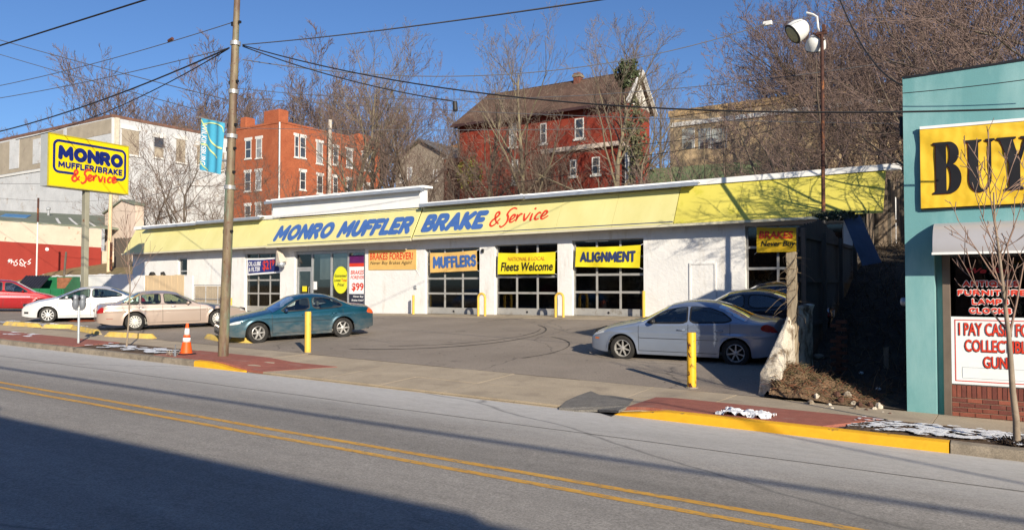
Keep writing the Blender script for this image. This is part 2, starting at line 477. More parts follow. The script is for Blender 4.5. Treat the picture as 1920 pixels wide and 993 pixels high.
road = struct(strip(-2.2, YC, lambda X, Y: zroad(X), ny=4).build("road", M_road))
M_joint = mat("tar_joint", (0.055, 0.054, 0.053), 0.7, 0.3, 5)
mj = MB()
random.seed(3)
def wob_line(y, w, x0, x1, n, amp, dz):
    pts = [x0 + (x1 - x0) * i / n for i in range(n + 1)]
    L = [(x, y + amp * noise.noise(Vector((x * 0.5, y, 0))) - w / 2, zroad(x) + dz) for x in pts]
    R = [(x, y + amp * noise.noise(Vector((x * 0.5, y, 0))) + w / 2, zroad(x) + dz) for x in pts]
    return L + R, [(i, i + 1, n + 2 + i, n + 1 + i) for i in range(n)]
mj.add(*wob_line(9.75, 0.018, -90, 20, 220, 0.05, 0.004))
struct(mj.build("road_seam", M_joint))
# worn double yellow line
def yellow_line_mat():
    t = NT("lane_paint")
    c = t.ramp(t.noise(3, 5, 0.6, (0.5, 2, 1)), 0.3, 0.7, (0.56, 0.28, 0.035, 1), (0.68, 0.38, 0.06, 1))
    w = t.ramp(t.noise(22, 5, 0.8, (0.35, 1, 1)), 0.50, 0.62)
    t.base(t.mix(w, c, (0.22, 0.19, 0.14, 1))); t.b.inputs["Roughness"].default_value = 0.7
    return t.m
M_yline = yellow_line_mat()
mb = MB()
for yy in (7.02, 7.36):
    mb.add(*wob_line(yy, 0.115, -140, 30, 340, 0.02, 0.004))
o = mb.build("lane_marking", M_yline); struct(o)

# kerb
M_kerb = mat("kerb_concrete", (0.235, 0.20, 0.155), 0.9, 0.3, 4, stain=(0.10, 0.085, 0.07), stain_sc=3, bump=0.5, bsc=25, grain=0.25, gsc=60)
M_kerby = mat("kerb_yellow_paint", (0.71, 0.38, 0.015), 0.6, 0.10, 5, stain=(0.17, 0.11, 0.05), stain_sc=5, stain_lo=0.62, stain_hi=0.70, bump=0.3, bsc=30)
def kerb(x0, x1, name, m, h0=1.0, h1=1.0, nose0=0, nose1=0):
    """kerb with rounded top edge; height ramps h0..h1"""
    n = max(4, int((x1 - x0) / 0.4)); sec = [(0, -0.1), (0.0, 0.10), (0.012, 0.128), (0.04, 0.14), (0.17, 0.142), (0.17, -0.1)]
    vs = []
    for i in range(n + 1):
        x = x0 + (x1 - x0) * i / n
        hh = 1.0
        if nose0 and x < x0 + nose0: hh *= 0.12 + 0.88 * smooth(0, 1, (x - x0) / nose0)
        if nose1 and x > x1 - nose1: hh *= 0.12 + 0.88 * smooth(0, 1, (x1 - x) / nose1)
        jig = 0.012 * noise.noise(Vector((x * 1.7, 0, 0)))
        for (dy, dz) in sec:
            vs.append((x, YC + dy + jig, zroad(x) + (dz * hh if dz > 0 else dz)))
    k = len(sec)
    fs = [(i * k + j, (i + 1) * k + j, (i + 1) * k + (j + 1) % k, i * k + (j + 1) % k) for i in range(n) for j in range(k)]
    fs += [tuple(range(k)), tuple(n * k + j for j in range(k - 1, -1, -1))]
    return struct(MB().add(vs, fs).build(name, m, smooth='auto'))
kerb(-130, -16.62, "kerb", M_kerb)
kerb(-16.6, -14.85, "painted_kerb", M_kerby, nose1=1.3)
kerb(-5.45, -0.72, "painted_kerb", M_kerby, nose0=0.9)
kerb(-0.70, 50, "kerb", M_kerb)

# pavement: sub-base, concrete slabs, red brick strip
M_walkbase = mat("pavement_bed", (0.10, 0.09, 0.075), 0.95, 0.3, 8)
M_walk = mat("pavement_concrete", (0.40, 0.33, 0.24), 0.88, 0.12, 1.1, stain=(0.27, 0.22, 0.165), stain_sc=1.3, stain_lo=0.52, stain_hi=0.75, bump=0.25, bsc=60, grain=0.16, gsc=45)
M_redbrick = mat("red_paving", (0.30, 0.105, 0.075), 0.85, 0.15, 6, stain=(0.33, 0.20, 0.16), stain_sc=2.2, stain_lo=0.55, stain_hi=0.8, bump=0.4, bsc=40, grain=0.25, gsc=70)
pav = struct(strip(YC + 0.172, YS + 0.02, lambda X, Y: walkz(X, Y) - 0.035, nx=300, ny=3).build("pavement", M_walkbase))
def slab_piece(x0, x1, y0, y1, name, m, lift=0.0, parent=pav, nseg=2):
    mb = MB()
    mb.slab(lambda u, v: (x0 + (x1 - x0) * u, y0 + (y1 - y0) * v, walkz(x0 + (x1 - x0) * u, y0 + (y1 - y0) * v) + lift), nseg, nseg, (0, 0, -0.06))
    return mb.build(name, m, parent)
rs = random.Random(5)
x = -48.0
while x < 14.5:
    w = 1.62
    y0 = 12.92 if (x < -16.2 or x > -4.8) else YC + 0.18
    g = 0.011
    if x < -16.2 or x > -4.8:
        slab_piece(x, x + w - g, y0, YS, "paving_slab", M_walk, rs.uniform(-0.003, 0.003))
    else:
        slab_piece(x, x + w - g, y0, 12.72, "paving_slab", M_walk, rs.uniform(-0.003, 0.003))
        slab_piece(x, x + w - g, 12.73, YS, "paving_slab", M_walk, rs.uniform(-0.003, 0.003))
    x += w
# red brick strip along the kerb (left part, right part with its slanting end)
def redstrip(xa, xb, ca=0.0, cb=0.0):
    mb = MB()
    mb.slab(lambda u, v: (lambda X, Y: (X, Y, walkz(X, Y) + 0.007))(xa + ca * v + (xb + cb * v - xa - ca * v) * u, YC + 0.175 + (12.905 - YC - 0.175) * v), 30, 3, (0, 0, -0.05))
    return struct(mb.build("red_paving_strip", M_redbrick))
redstrip(-60, -22.45); redstrip(-18.55, -14.3, 0, 1.0); redstrip(-5.35, -2.28, 0.0, 0.6)
# broken asphalt patch in the driveway apron
M_patch = mat("asphalt_patch", (0.17, 0.16, 0.145), 0.95, 0.25, 5, bump=0.9, bsc=30, bdist=0.02, grain=0.35, gsc=60, stain=(0.2, 0.19, 0.17), stain_sc=14, stain_lo=0.6)
pp = [(1048, 766), (1062, 752), (1085, 742), (1108, 734), (1124, 741), (1150, 743), (1188, 749), (1178, 762), (1160, 771), (1120, 769), (1085, 770)]
pw = []
for a, b in pp:
    q = ground_hit(a, b, walkz, 12.0); pw.append((q.x, q.y))
tri = tessellate_polygon([[Vector((a, b, 0)) for a, b in pw]])
mb = MB(); mb.add([(a, b, walkz(a, b) + 0.018) for a, b in pw] + [(a, b, walkz(a, b) - 0.02) for a, b in pw],
                  [tuple(t) for t in tri] + [(i, (i + 1) % len(pw), len(pw) + (i + 1) % len(pw), len(pw) + i) for i in range(len(pw))])
struct(mb.build("asphalt_patch", M_patch))

# parking lot
def lot_material():
    t = NT("lot_asphalt")
    c = t.ramp(t.noise(0.35, 6, 0.62), 0.3, 0.7, (0.22, 0.187, 0.155, 1), (0.31, 0.265, 0.22, 1))
    gr = t.ramp(t.noise(34, 5, 0.85), 0.36, 0.64, (0.72,) * 3 + (1,), (1.28,) * 3 + (1,))
    c = t.mix(1.0, c, gr, 'MULTIPLY')
    st = t.ramp(t.noise(1.1, 7, 0.7), 0.60, 0.72); c = t.mix(st, c, (0.155, 0.133, 0.112, 1))
    s2 = t.ramp(t.noise(7, 2, 0.5), 0.71, 0.76); c = t.mix(s2, c, (0.04, 0.037, 0.034, 1))
    # cracks
    vo = t.new("ShaderNodeTexVoronoi", feature='DISTANCE_TO_EDGE'); vo.inputs["Scale"].default_value = 0.28
    nz = t.new("ShaderNodeTexNoise"); nz.inputs["Scale"].default_value = 0.9; nz.inputs["Detail"].default_value = 6
    mp = t.coord((1, 1, 1)); mx = t.new("ShaderNodeMix"); mx.data_type = 'RGBA'; mx.inputs[0].default_value = 0.5
    t.link(mp, mx.inputs[6]); t.link(mp, nz.inputs["Vector"]); t.link(nz.outputs["Color"], mx.inputs[7]); t.link(mx.outputs[2], vo.inputs["Vector"])
    c = t.mix(t.ramp(vo.outputs["Distance"], 0.0, 0.004, (0.55,) * 3 + (1,), (0, 0, 0, 1)), c, (0.05, 0.045, 0.04, 1))
    t.base(c); t.b.inputs["Roughness"].default_value = 0.9; t.b.inputs["Specular IOR Level"].default_value = 0.25
    t.bump(t.noise(45, 4, 0.7), 0.4, 0.012)
    return t.m
M_lot = lot_material()
lotsheet = struct(strip(YS + 0.02, 25.2, lambda X, Y: lot(X, Y), x0=-75, x1=-3.75, nx=80, ny=12).build("parking_lot", M_lot))
M_apron = mat("apron_concrete", (0.36, 0.30, 0.22), 0.9, 0.18, 0.8, stain=(0.12, 0.10, 0.08), stain_sc=1.2, stain_lo=0.55, stain_hi=0.75, grain=0.15, gsc=40, bump=0.2)
ap = struct(strip(25.2, YB + 13, lambda X, Y: lot(X, Y) - 0.03, x0=-75, x1=-3.75, nx=60, ny=2).build("concrete_apron", M_walkbase))
x = -45.5
while x < -6.5:
    MB().slab(lambda u, v: (x + 2.98 * u, 25.21 + 1.37 * v, lot(x + 2.98 * u, 25.21 + 1.37 * v) + 0.012), 2, 2, (0, 0, -0.05)).build("apron_slab", M_apron, ap)
    x += 3.0
# tyre scuffs: thin worn arcs on the lot
M_scuff = mat("tyre_mark", (0.062, 0.056, 0.05), 0.85, 0.35, 6)
mb = MB()
for cx, cy, r, a0, a1, w in ((-16.5, 19.5, 4.3, -1.3, 0.9, 0.035), (-13.0, 17.2, 3.1, -0.4, 1.1, 0.03), (-16.6, 19.9, 4.0, -1.1, 0.5, 0.025), (-11.5, 22.5, 5.2, 2.0, 3.0, 0.03)):
    n = 40
    L = []; R = []
    for i in range(n + 1):
        a = a0 + (a1 - a0) * i / n; ww = w * (0.4 + 0.8 * abs(noise.noise(Vector((i * 0.3, cx, 0))) * 2))
        for q, lst in ((-ww, L), (ww, R)):
            X = cx + (r + q) * cos(a); Y = cy + (r + q) * sin(a); lst.append((X, Y, lot(X, Y) + 0.008))
    mb.add(L + R, [(i, i + 1, n + 2 + i, n + 1 + i) for i in range(n)])
struct(mb.build("tyre_marks", M_scuff))

# alley between the lot and the teal shop: a steep dirt path
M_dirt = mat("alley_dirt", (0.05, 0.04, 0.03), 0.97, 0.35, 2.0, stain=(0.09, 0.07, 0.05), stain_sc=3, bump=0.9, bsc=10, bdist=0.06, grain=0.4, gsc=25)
def alley(X, Y):
    return zs(max(X, -3.7)) + 0.02 + 3.4 * smooth(15.0, 29.5, Y) + 0.10 * noise.noise(Vector((X * 1.3, Y * 1.3, 0))) * smooth(14.2, 15.2, Y)
MB().grid(lambda u, v: (-3.86 + 2.6 * u, YS + 0.02 + 20 * v, alley(-3.86 + 2.6 * u, YS + 0.02 + 20 * v)), 20, 90)
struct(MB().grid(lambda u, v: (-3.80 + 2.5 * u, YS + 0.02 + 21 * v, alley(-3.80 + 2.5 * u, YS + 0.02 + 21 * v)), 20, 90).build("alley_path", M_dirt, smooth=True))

# planting beds with earth
M_bed = mat("bed_soil", (0.10, 0.062, 0.038), 0.97, 0.35, 6, stain=(0.20, 0.15, 0.10), stain_sc=9, bump=0.9, bsc=25, bdist=0.04, grain=0.4, gsc=60)
def bed(x0, x1):
    return struct(MB().grid(lambda u, v: (x0 + (x1 - x0) * u, YC + 0.175 + 1.35 * v, walkz(x0 + (x1 - x0) * u, YC + 0.175 + 1.35 * v) - 0.005 + 0.05 * max(0, noise.noise(Vector((u * 9, v * 4, x0)))) * 4 * u * (1 - u) * 2 * v * (1 - v) * 2), 70, 18).build("planting_bed", M_bed, smooth=True))
bed(-22.4, -18.6); bed(-2.0, 1.4)
# snow lying in patches
def snow_mat():
    t = NT("snow"); t.base((0.72, 0.74, 0.77, 1)); t.b.inputs["Roughness"].default_value = 0.6
    t.b.inputs["Subsurface Weight"].default_value = 0.0
    t.bump(t.noise(30, 5, 0.7), 0.6, 0.02); return t.m
M_snow = snow_mat()
def snow(x0, x1, y0, y1, th, h, seed, zf, fq=1.0, nx=110, ny=30, name="snow"):
    """sheet kept only where a noise field is high: ragged patches with thin edges"""
    vs = {}; mb = MB(); idx = {}
    def val(u, v):
        X = x0 + (x1 - x0) * u; Y = y0 + (y1 - y0) * v
        e = min(u, 1 - u, v, 1 - v) * 6
        return noise.fractal(Vector((X * 2.2 * fq, Y * 3.2 * fq, seed)), 0.8, 2.1, 4) * 0.8 + 0.45 * min(1, e) - th
    for j in range(ny):
        for i in range(nx):
            cs = [(i, j), (i + 1, j), (i + 1, j + 1), (i, j + 1)]
            vals = [val(a / nx, b / ny) for a, b in cs]
            if max(vals) <= 0 or sum(v > 0 for v in vals) < 2: continue
            f = []
            for (a, b), q in zip(cs, vals):
                if (a, b) not in idx:
                    X = x0 + (x1 - x0) * a / nx; Y = y0 + (y1 - y0) * b / ny
                    idx[(a, b)] = len(mb.v); mb.v.append((X, Y, zf(X, Y) + 0.004 + h * (1 - math.exp(-max(0, q) * 4))))
                f.append(idx[(a, b)])
            mb.f.append(tuple(f))
    if not mb.f: return None
    o = mb.build(name, M_snow, smooth=True); o['kind'] = 'stuff'; o['label'] = 'thin patchy snow lying on the ground'; return o
snow(-2.0, 1.45, YC + 0.2, YC + 1.4, 0.34, 0.008, 3.3, lambda X, Y: walkz(X, Y) + 0.022, 2.6, 240, 80)
snow(-22.4, -18.2, YC + 0.25, YC + 1.2, 0.42, 0.008, 8.1, lambda X, Y: walkz(X, Y) + 0.022, 0.8, 260, 60)
snow(-3.85, -3.05, YC + 0.2, YC + 0.72, 0.06, 0.075, 1.7, walkz, 2.5, 90, 50, "snow_heap")
snow(-29.5, -26.5, YC + 0.9, YC + 1.6, 0.5, 0.012, 5.0, walkz, nx=120)
snow(-36, -27.5, 14.6, 15.8, 0.55, 0.012, 9.0, lot, nx=140)
# ============================================================ REPAIR SHOP
M_white = mat("white_painted_block", (0.74, 0.735, 0.72), 0.75, 0.06, 1.2, stain=(0.55, 0.51, 0.45), stain_sc=1.3, stain_lo=0.56, stain_hi=0.80, bump=0.5, bsc=9, bdist=0.03, sstretch=(2.5, 2.5, 0.5))
def shop_yellow():
    t = NT("band_yellow")
    c = t.ramp(t.noise(0.8, 4, 0.6, (1, 1, 0.3)), 0.3, 0.7, (0.62, 0.57, 0.23, 1), (0.70, 0.65, 0.30, 1))
    s = t.ramp(t.noise(3, 6, 0.7, (2.5, 1, 0.25)), 0.56, 0.8); c = t.mix(s, c, (0.60, 0.56, 0.24, 1))
    t.base(c); t.b.inputs["Roughness"].default_value = 0.42
    return t.m
M_band = shop_yellow()
M_bandv = mat("bright_yellow_band", (0.60, 0.53, 0.10), 0.5, 0.10, 0.8, stain=(0.50, 0.46, 0.06), stain_sc=2.0)
M_trim = mat("cream_trim", (0.62, 0.58, 0.42), 0.5, 0.08, 2)
M_cap = mat("white_cap", (0.80, 0.80, 0.79), 0.45, 0.05, 2)
M_alu = mat("aluminium", (0.42, 0.43, 0.44), 0.42, 0.10, 3, metal=0.35, stain=(0.32, 0.31, 0.29), stain_sc=4)
M_steel = mat("grey_blue_metal", (0.36, 0.40, 0.46), 0.45, 0.12, 3, metal=0.4)
M_navy = mat("navy_line", (0.03, 0.045, 0.13), 0.5, 0.1, 3)
M_blue = mat("sign_blue", (0.055, 0.13, 0.36), 0.45, 0.10, 3)
M_red = mat("sign_red", (0.62, 0.045, 0.02), 0.5, 0.08, 3)
M_black = mat("black_paint", (0.012, 0.012, 0.014), 0.5, 0.1, 3)
M_dark = mat("dark_interior", (0.05, 0.048, 0.046), 0.9, 0.3, 1)
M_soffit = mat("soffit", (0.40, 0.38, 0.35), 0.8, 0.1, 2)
M_glass = glass_mat("window_glass", (0.72, 0.75, 0.75), 0.04, 0.02, 0.5)
M_white2 = mat("white_print", (0.82, 0.82, 0.82), 0.5, 0.04, 4)
M_cloth_or = mat("orange_banner", (0.70, 0.44, 0.14), 0.7, 0.06, 3)
M_cloth_ye = mat("yellow_banner", (0.80, 0.66, 0.02), 0.65, 0.05, 3)
M_cloth_am = mat("amber_banner", (0.78, 0.49, 0.015), 0.65, 0.06, 3)

shop = thing("repair_shop", (-24, YB, 0.9), "long low white repair shop with yellow mansard band and garage doors behind the lot", "building")
OPEN = [  # x0, x1, sill, head
    (-40.34, -39.47, 2.72, 3.74), (-34.42, -31.58, None, 3.84), (-30.5, -25.62, None, 3.88), (-21.97, -18.98, None, 3.77),
    (-18.21, -15.17, None, 3.84), (-14.52, -11.49, None, 3.91), (-7.72, -4.55, None, 4.18)]
WX0, WX1, WT = -44.95, -3.9, 4.6
wall = MB(); prev = WX0
for (a, b, s_, h) in OPEN:
    wall.box(prev, a, YB, YB + 0.4, 0.3, WT)
    wall.box(a, b, YB, YB + 0.4, h, WT)
    if s_: wall.box(a, b, YB, YB + 0.4, 0.3, s_)
    prev = b
wall.box(prev, WX1, YB, YB + 0.4, 0.3, WT)
wall.box(WX0, WX0 + 0.4, YB + 0.402, YB + 12.4, 0.3, WT + 1.1)       # left side wall
wall.box(WX1 - 0.4, WX1, YB + 0.402, YB + 12.4, 0.3, WT + 1.1)
wall.box(WX0, WX1, YB + 12.402, YB + 12.8, 0.3, WT + 1.2)
wo = wall.build("wall", M_white, shop)
# interior
fl = MB().box(WX0 + 0.42, WX1 - 0.42, YB + 0.402, YB + 12.38, 0.55, 0.93); fl.build("floor", mat("shop_floor", (0.10, 0.095, 0.09), 0.7, 0.25, 1), shop)
M_inwall = mat("inner_wall", (0.16, 0.155, 0.145), 0.9, 0.2, 1)
MB().box(WX0 + 0.42, WX1 - 0.42, YB + 11.9, YB + 12.35, 0.94, 4.4).box(-30.9, -30.75, YB + 0.42, YB + 11.88, 0.94, 4.4).box(-25.3, -25.15, YB + 0.42, YB + 11.88, 0.94, 4.4).build("partition", M_inwall, shop)
MB().box(WX0 + 0.3, WX1 - 0.3, YB + 0.41, YB + 12.6, 4.45, 4.58).build("ceiling", M_inwall, shop)
MB().box(WX0 + 0.1, WX1 - 0.1, YB + 0.7, YB + 12.7, 5.55, 5.68).build("roof", mat("flat_roof", (0.20, 0.19, 0.18), 0.9, 0.2, 1), shop)

def zb0(X): return 4.395 + 0.0066 * X     # lower edge of band
def zb1(X): return 5.785 + 0.0052 * X     # upper edge
def band(X, k, off=0.0, dz=0.0):
    """point on the leaning band: k 0 bottom .. 1 top"""
    z = zb0(X) + (zb1(X) - zb0(X)) * k
    return Vector((X, 26.0 + 0.78 * k - off * 0.88, z - off * 0.35 + dz))
def band_piece(xa, xb, m, k0=0.0, k1=1.0, off=0.0, name="band_panel", slant=0.0, par=shop):
    mb = MB(); mb.slab(lambda u, v: band(xa + (xb - xa) * u + slant * (k0 + (k1 - k0) * v), k0 + (k1 - k0) * v, off), 2, 2, (0, 0.06, 0.02))
    return mb.build(name, m, par)
# left wing panels, centre panels (raised), right wing panels
def run(xa, xb, n, m, off=0.0, slantl=0.0):
    w = (xb - xa) / n
    for i in range(n):
        band_piece(xa + w * i + (slantl if i == 0 else 0), xa + w * (i + 1) - 0.012, m, off=off)
run(-44.95, -31.85, 7, M_band)
run(-31.83, -22.22, 4, M_band, off=0.10)
run(-22.20, -10.1, 5, M_band)
run(-10.08, -3.3, 3, M_bandv)
# hip end of the band at the left
e = MB(); a0, a1 = band(-44.95, 0), band(-44.95, 1); e.add([a0 - Vector((0.0, 0, 0)), a1, a1 + Vector((0, 8, 0)), a0 + Vector((-0.0, 8, 0))], [(0, 1, 2, 3)])
e.build("band_end", M_band, shop)
# thin navy rules top and bottom of the lettered band, trims below
for (xa, xb, off) in ((-31.8, -22.25, 0.105), (-22.15, -10.12, 0.005)):
    band_piece(xa, xb, M_navy, 0.045, 0.07, off, "rule"); band_piece(xa, xb, M_navy, 0.955, 0.975, off, "rule")
def trim(xa, xb, off=0.0):
    mb = MB(); mb.slab(lambda u, v: band(xa + (xb - xa) * u, 0, off, -0.005 - 0.085 * (1 - v)) + Vector((0, -0.015, 0)), 1, 1, (0, 0.07, 0)); mb.build("lower_trim", M_trim, shop)
trim(-45.15, -31.87); trim(-31.84, -22.22, 0.10); trim(-22.19, -4.4)
# soffit
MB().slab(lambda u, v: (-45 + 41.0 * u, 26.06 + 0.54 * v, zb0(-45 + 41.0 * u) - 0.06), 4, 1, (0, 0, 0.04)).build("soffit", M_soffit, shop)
# beam line under the soffit on the wall
# caps
def cap(xa, xb, z0f, name="roof_cap", h=0.2, y0=26.72, d=0.5, m=M_cap):
    mb = MB(); mb.slab(lambda u, v: (xa + (xb - xa) * u, y0, z0f(xa + (xb - xa) * u) + h * v), 4, 1, (0, d, 0.02)); return mb.build(name, m, shop)
cap(-45.1, -31.95, lambda X: zb1(X) + 0.012); cap(-22.2, -2.9, lambda X: zb1(X) + 0.012, h=0.19)
# raised white parapet over the centre
mbp = MB(); mbp.slab(lambda u, v: (-32.25 + 9.95 * u, 26.66, zb1(-27) + 0.03 + 0.86 * v), 4, 2, (0, 0.5, 0)); mbp.build("parapet", M_cap, shop)
cap(-32.35, -22.1, lambda X: zb1(-27) + 0.90, h=0.10, y0=26.60, d=0.7)
MB().box(-32.5, -31.9, 26.80, 27.1, 5.55, 6.45).build("parapet_end", M_cap, shop)
# strip-light troughs along the top edge, in front of the band
def trough(xa, xb, zf, y=26.32, grp=None, lab=""):
    t = thing("light_trough", ((xa + xb) / 2, y, zf(xa)), lab, "light trough", "metal light troughs above the yellow band")
    mb = MB(); n = 6
    for sgn in (0,):
        mb.slab(lambda u, v: (xa + (xb - xa) * u, y + 0.22 * v, zf(xa + (xb - xa) * u) + 0.03 + 0.07 * v), n, 1, (0, 0.02, 0.04))
        mb.slab(lambda u, v: (xa + (xb - xa) * u, y, zf(xa + (xb - xa) * u) - 0.02 + 0.135 * v), n, 1, (0, 0.03, 0))
    mb.build("housing", M_steel, t)
    mb = MB(); mb.slab(lambda u, v: (xa + 0.02 + (xb - xa - 0.04) * u, y + 0.24 + 0.15 * v, zf(xa + (xb - xa) * u) + 0.12), n, 1, (0, 0, 0.03)); mb.build("lid", M_cap, t)
    k = int((xb - xa) / 2.4)
    for i in range(k + 1):
        X = xa + 0.15 + (xb - xa - 0.3) * i / k
        MB().box(X - 0.02, X + 0.02, y + 0.02, 26.75, zf(X) + 0.10, zf(X) + 0.19).build("bracket", M_cap, t)
trough(-43.6, -38.4, lambda X: zb1(X) - 0.02, lab="first metal light trough from the left end of the yellow band")
trough(-38.35, -32.9, lambda X: zb1(X) + 0.03, lab="second metal light trough from the left end of the yellow band")
trough(-32.6, -22.0, lambda X: zb1(-27) + 0.76, y=26.36, lab="raised metal light trough under the cap of the tall centre parapet")
trough(-22.1, -16.6, lambda X: zb1(X) - 0.01, lab="metal light trough above the word BRAKE just right of the parapet")
trough(-16.55, -9.3, lambda X: zb1(X) - 0.03, lab="long metal light trough above the third garage door")
# band lettering
sl_ = math.hypot(0.78, 1.39)
def Mband(off):
    def f(u, v, w=0.0): return band(u, v / sl_, off + w)
    return f
fat_text("MONRO", -31.55, -27.42, 0.24, 1.22, Mband(0.10), M_blue, shop, 0.012, 0.27, 0.12)
fat_text("MUFFLER", -27.02, -22.47, 0.24, 1.22, Mband(0.10), M_blue, shop, 0.012, 0.27, 0.12)
fat_text("BRAKE", -21.88, -18.55, 0.24, 1.22, Mband(0.0), M_blue, shop, 0.012, 0.27, 0.12)
script_service(-18.25, -15.35, 0.30, 1.22, Mband(0.0), M_red, shop, 0.085, 0.012)

# garage doors
M_pane = glass_mat("door_pane", (0.34, 0.35, 0.36), 0.045, 0.05, 0.40)
M_doorframe = mat("door_frame_paint", (0.36, 0.355, 0.34), 0.5, 0.12, 3, metal=0.1, stain=(0.22, 0.20, 0.17), stain_sc=3)
def garage_door(x0, x1, z0, z1, label, ncol=3, nrow=4, dirty=False):
    y = YB + 0.16
    t = thing("garage_door", ((x0 + x1) / 2, y, z0), label, "garage door", "glazed garage doors of the repair shop")
    rail = 0.085; bot = 0.24
    fr = MB(); fr.box(x0 + 0.02, x1 - 0.02, y, y + 0.05, z0 + 0.01, z0 + bot)
    hs = (z1 - z0 - bot) / nrow; ws = (x1 - x0 - 0.04) / ncol
    for r in range(nrow + 1):
        zc = z0 + bot + hs * r
        fr.box(x0 + 0.02, x1 - 0.02, y - 0.002, y + 0.05, max(zc - rail / 2, z0 + bot + 0.001), min(zc + rail / 2, z1 - 0.002))
    for c in range(ncol + 1):
        xc = x0 + 0.02 + ws * c
        fr.box(max(xc - 0.04, x0 + 0.02), min(xc + 0.04, x1 - 0.02), y - 0.006, y + 0.048, z0 + bot + 0.001, z1 - 0.004)
    fr.build("door_frame", M_doorframe, t)
    for r in range(nrow):
        for c in range(ncol):
            MB().box(x0 + 0.02 + ws * c + 0.035, x0 + 0.02 + ws * (c + 1) - 0.035, y + 0.018, y + 0.026, z0 + bot + hs * r + 0.035, z0 + bot + hs * (r + 1) - 0.035).build("pane", M_pane, t)
    xm = (x0 + x1) / 2
    MB().lathe([(0.045, 0), (0.045, 0.012), (0.02, 0.02)], 12, (xm, y - 0.005, z0 + 0.13), (0, -1, 0)).build("lock", M_black, t)
    # jamb liner
    MB().box(x0 + 0.001, x0 + 0.03, y + 0.055, y + 0.12, z0, z1).box(x1 - 0.03, x1 - 0.001, y + 0.055, y + 0.12, z0, z1).build("track", M_alu, t)
    return t
garage_door(-34.42, -31.58, 0.80, 3.84, "garage door furthest left, behind the oil change banner")
garage_door(-21.97, -18.98, 0.90, 3.77, "garage door behind the orange MUFFLERS banner")
garage_door(-18.21, -15.17, 0.93, 3.84, "garage door behind the yellow fleets banner, open a crack at the bottom")
garage_door(-14.52, -11.49, 0.97, 3.91, "garage door behind the yellow ALIGNMENT banner")
garage_door(-7.72, -4.55, 1.02, 4.18, "garage door furthest right, behind the dark cars and half hidden by the fence")
# small window at left
t = thing("shop_window", (-39.9, YB, 2.72), "small narrow window in the white wall above the pale board fence", "window")
MB().box(-40.34, -40.26, YB + 0.12, YB + 0.18, 2.72, 3.74).box(-39.55, -39.47, YB + 0.12, YB + 0.18, 2.72, 3.74).box(-40.26, -39.55, YB + 0.12, YB + 0.18, 3.66, 3.74).box(-40.26, -39.55, YB + 0.12, YB + 0.18, 2.72, 2.80).box(-40.26, -39.55, YB + 0.11, YB + 0.17, 2.95, 3.03).build("frame", M_alu, t)
MB().box(-40.26, -39.55, YB + 0.145, YB + 0.152, 2.8, 2.95).box(-40.26, -39.55, YB + 0.145, YB + 0.152, 3.03, 3.66).build("pane", M_pane, t)
# walled-up doorway (shallow raised surround)
MB().box(-9.72, -9.66, YB - 0.035, YB + 0.01, 0.95, 2.95).box(-8.80, -8.74, YB - 0.035, YB + 0.01, 0.95, 2.95).box(-9.66, -8.80, YB - 0.035, YB + 0.01, 2.89, 2.95).box(-9.66, -8.80, YB - 0.012, YB + 0.01, 0.95, 2.89).build("blocked_doorway", M_white, shop)
# storefront
t = thing("storefront", (-28, YB + 0.12, 0.85), "aluminium framed shop entrance with tall windows under the lettered band", "storefront")
y = YB + 0.12
xs = [-30.5, -29.35, -28.0, -26.85, -25.75]
fr = MB()
for i, X in enumerate(xs): fr.box(X - (0.0 if i == 0 else 0.05), X + 0.05, y, y + 0.10, 0.85, 3.86)
fr.box(-30.45, -25.8, y + 0.004, y + 0.096, 3.72, 3.86); fr.box(-30.45, -29.4, y + 0.004, y + 0.09, 2.98, 3.08)
fr.box(-29.3, -25.8, y + 0.004, y + 0.09, 0.85, 1.30)
fr.build("frame", M_alu, t)
df = MB().box(-30.4, -30.32, y + 0.02, y + 0.07, 0.9, 2.97).box(-29.48, -29.40, y + 0.02, y + 0.07, 0.9, 2.97).box(-30.32, -29.48, y + 0.02, y + 0.07, 2.87, 2.97).box(-30.32, -29.48, y + 0.02, y + 0.07, 0.9, 1.15)
d = df.build("door", M_alu, t); MB().tube([(-29.52, y + 0.0, 1.7), (-29.52, y - 0.05, 1.75), (-29.52, y - 0.05, 2.05), (-29.52, y, 2.1)], 0.012).build("handle", M_alu, d)
MB().box(-30.32, -29.48, y + 0.04, y + 0.046, 1.15, 2.87).build("pane", M_glass, d)
MB().box(-30.45, -29.4, y + 0.04, y + 0.046, 3.08, 3.72).build("pane", M_pane, t)
for a, b in zip(xs[1:], xs[2:]): MB().box(a + 0.05, b - 0.05, y + 0.04, y + 0.046, 1.30, 3.72).build("pane", M_glass, t)
# paper blinds in the windows
M_paper = mat("paper_blind", (0.62, 0.66, 0.66), 0.8, 0.06, 3)
for a, b, z in ((-28.85, -28.08, 2.45), (-27.9, -26.93, 2.52)):
    o = MB().slab(lambda u, v: (a + (b - a) * u, y + 0.07 + 0.015 * sin(u * 9), z + (3.70 - z) * v), 8, 1, (0, 0.004, 0)).build("window_blind", M_paper)
    tag(o, "white paper blind hanging behind the %s shop window" % ("middle" if a < -28 else "right"), "blind", "paper blinds in the shop windows")
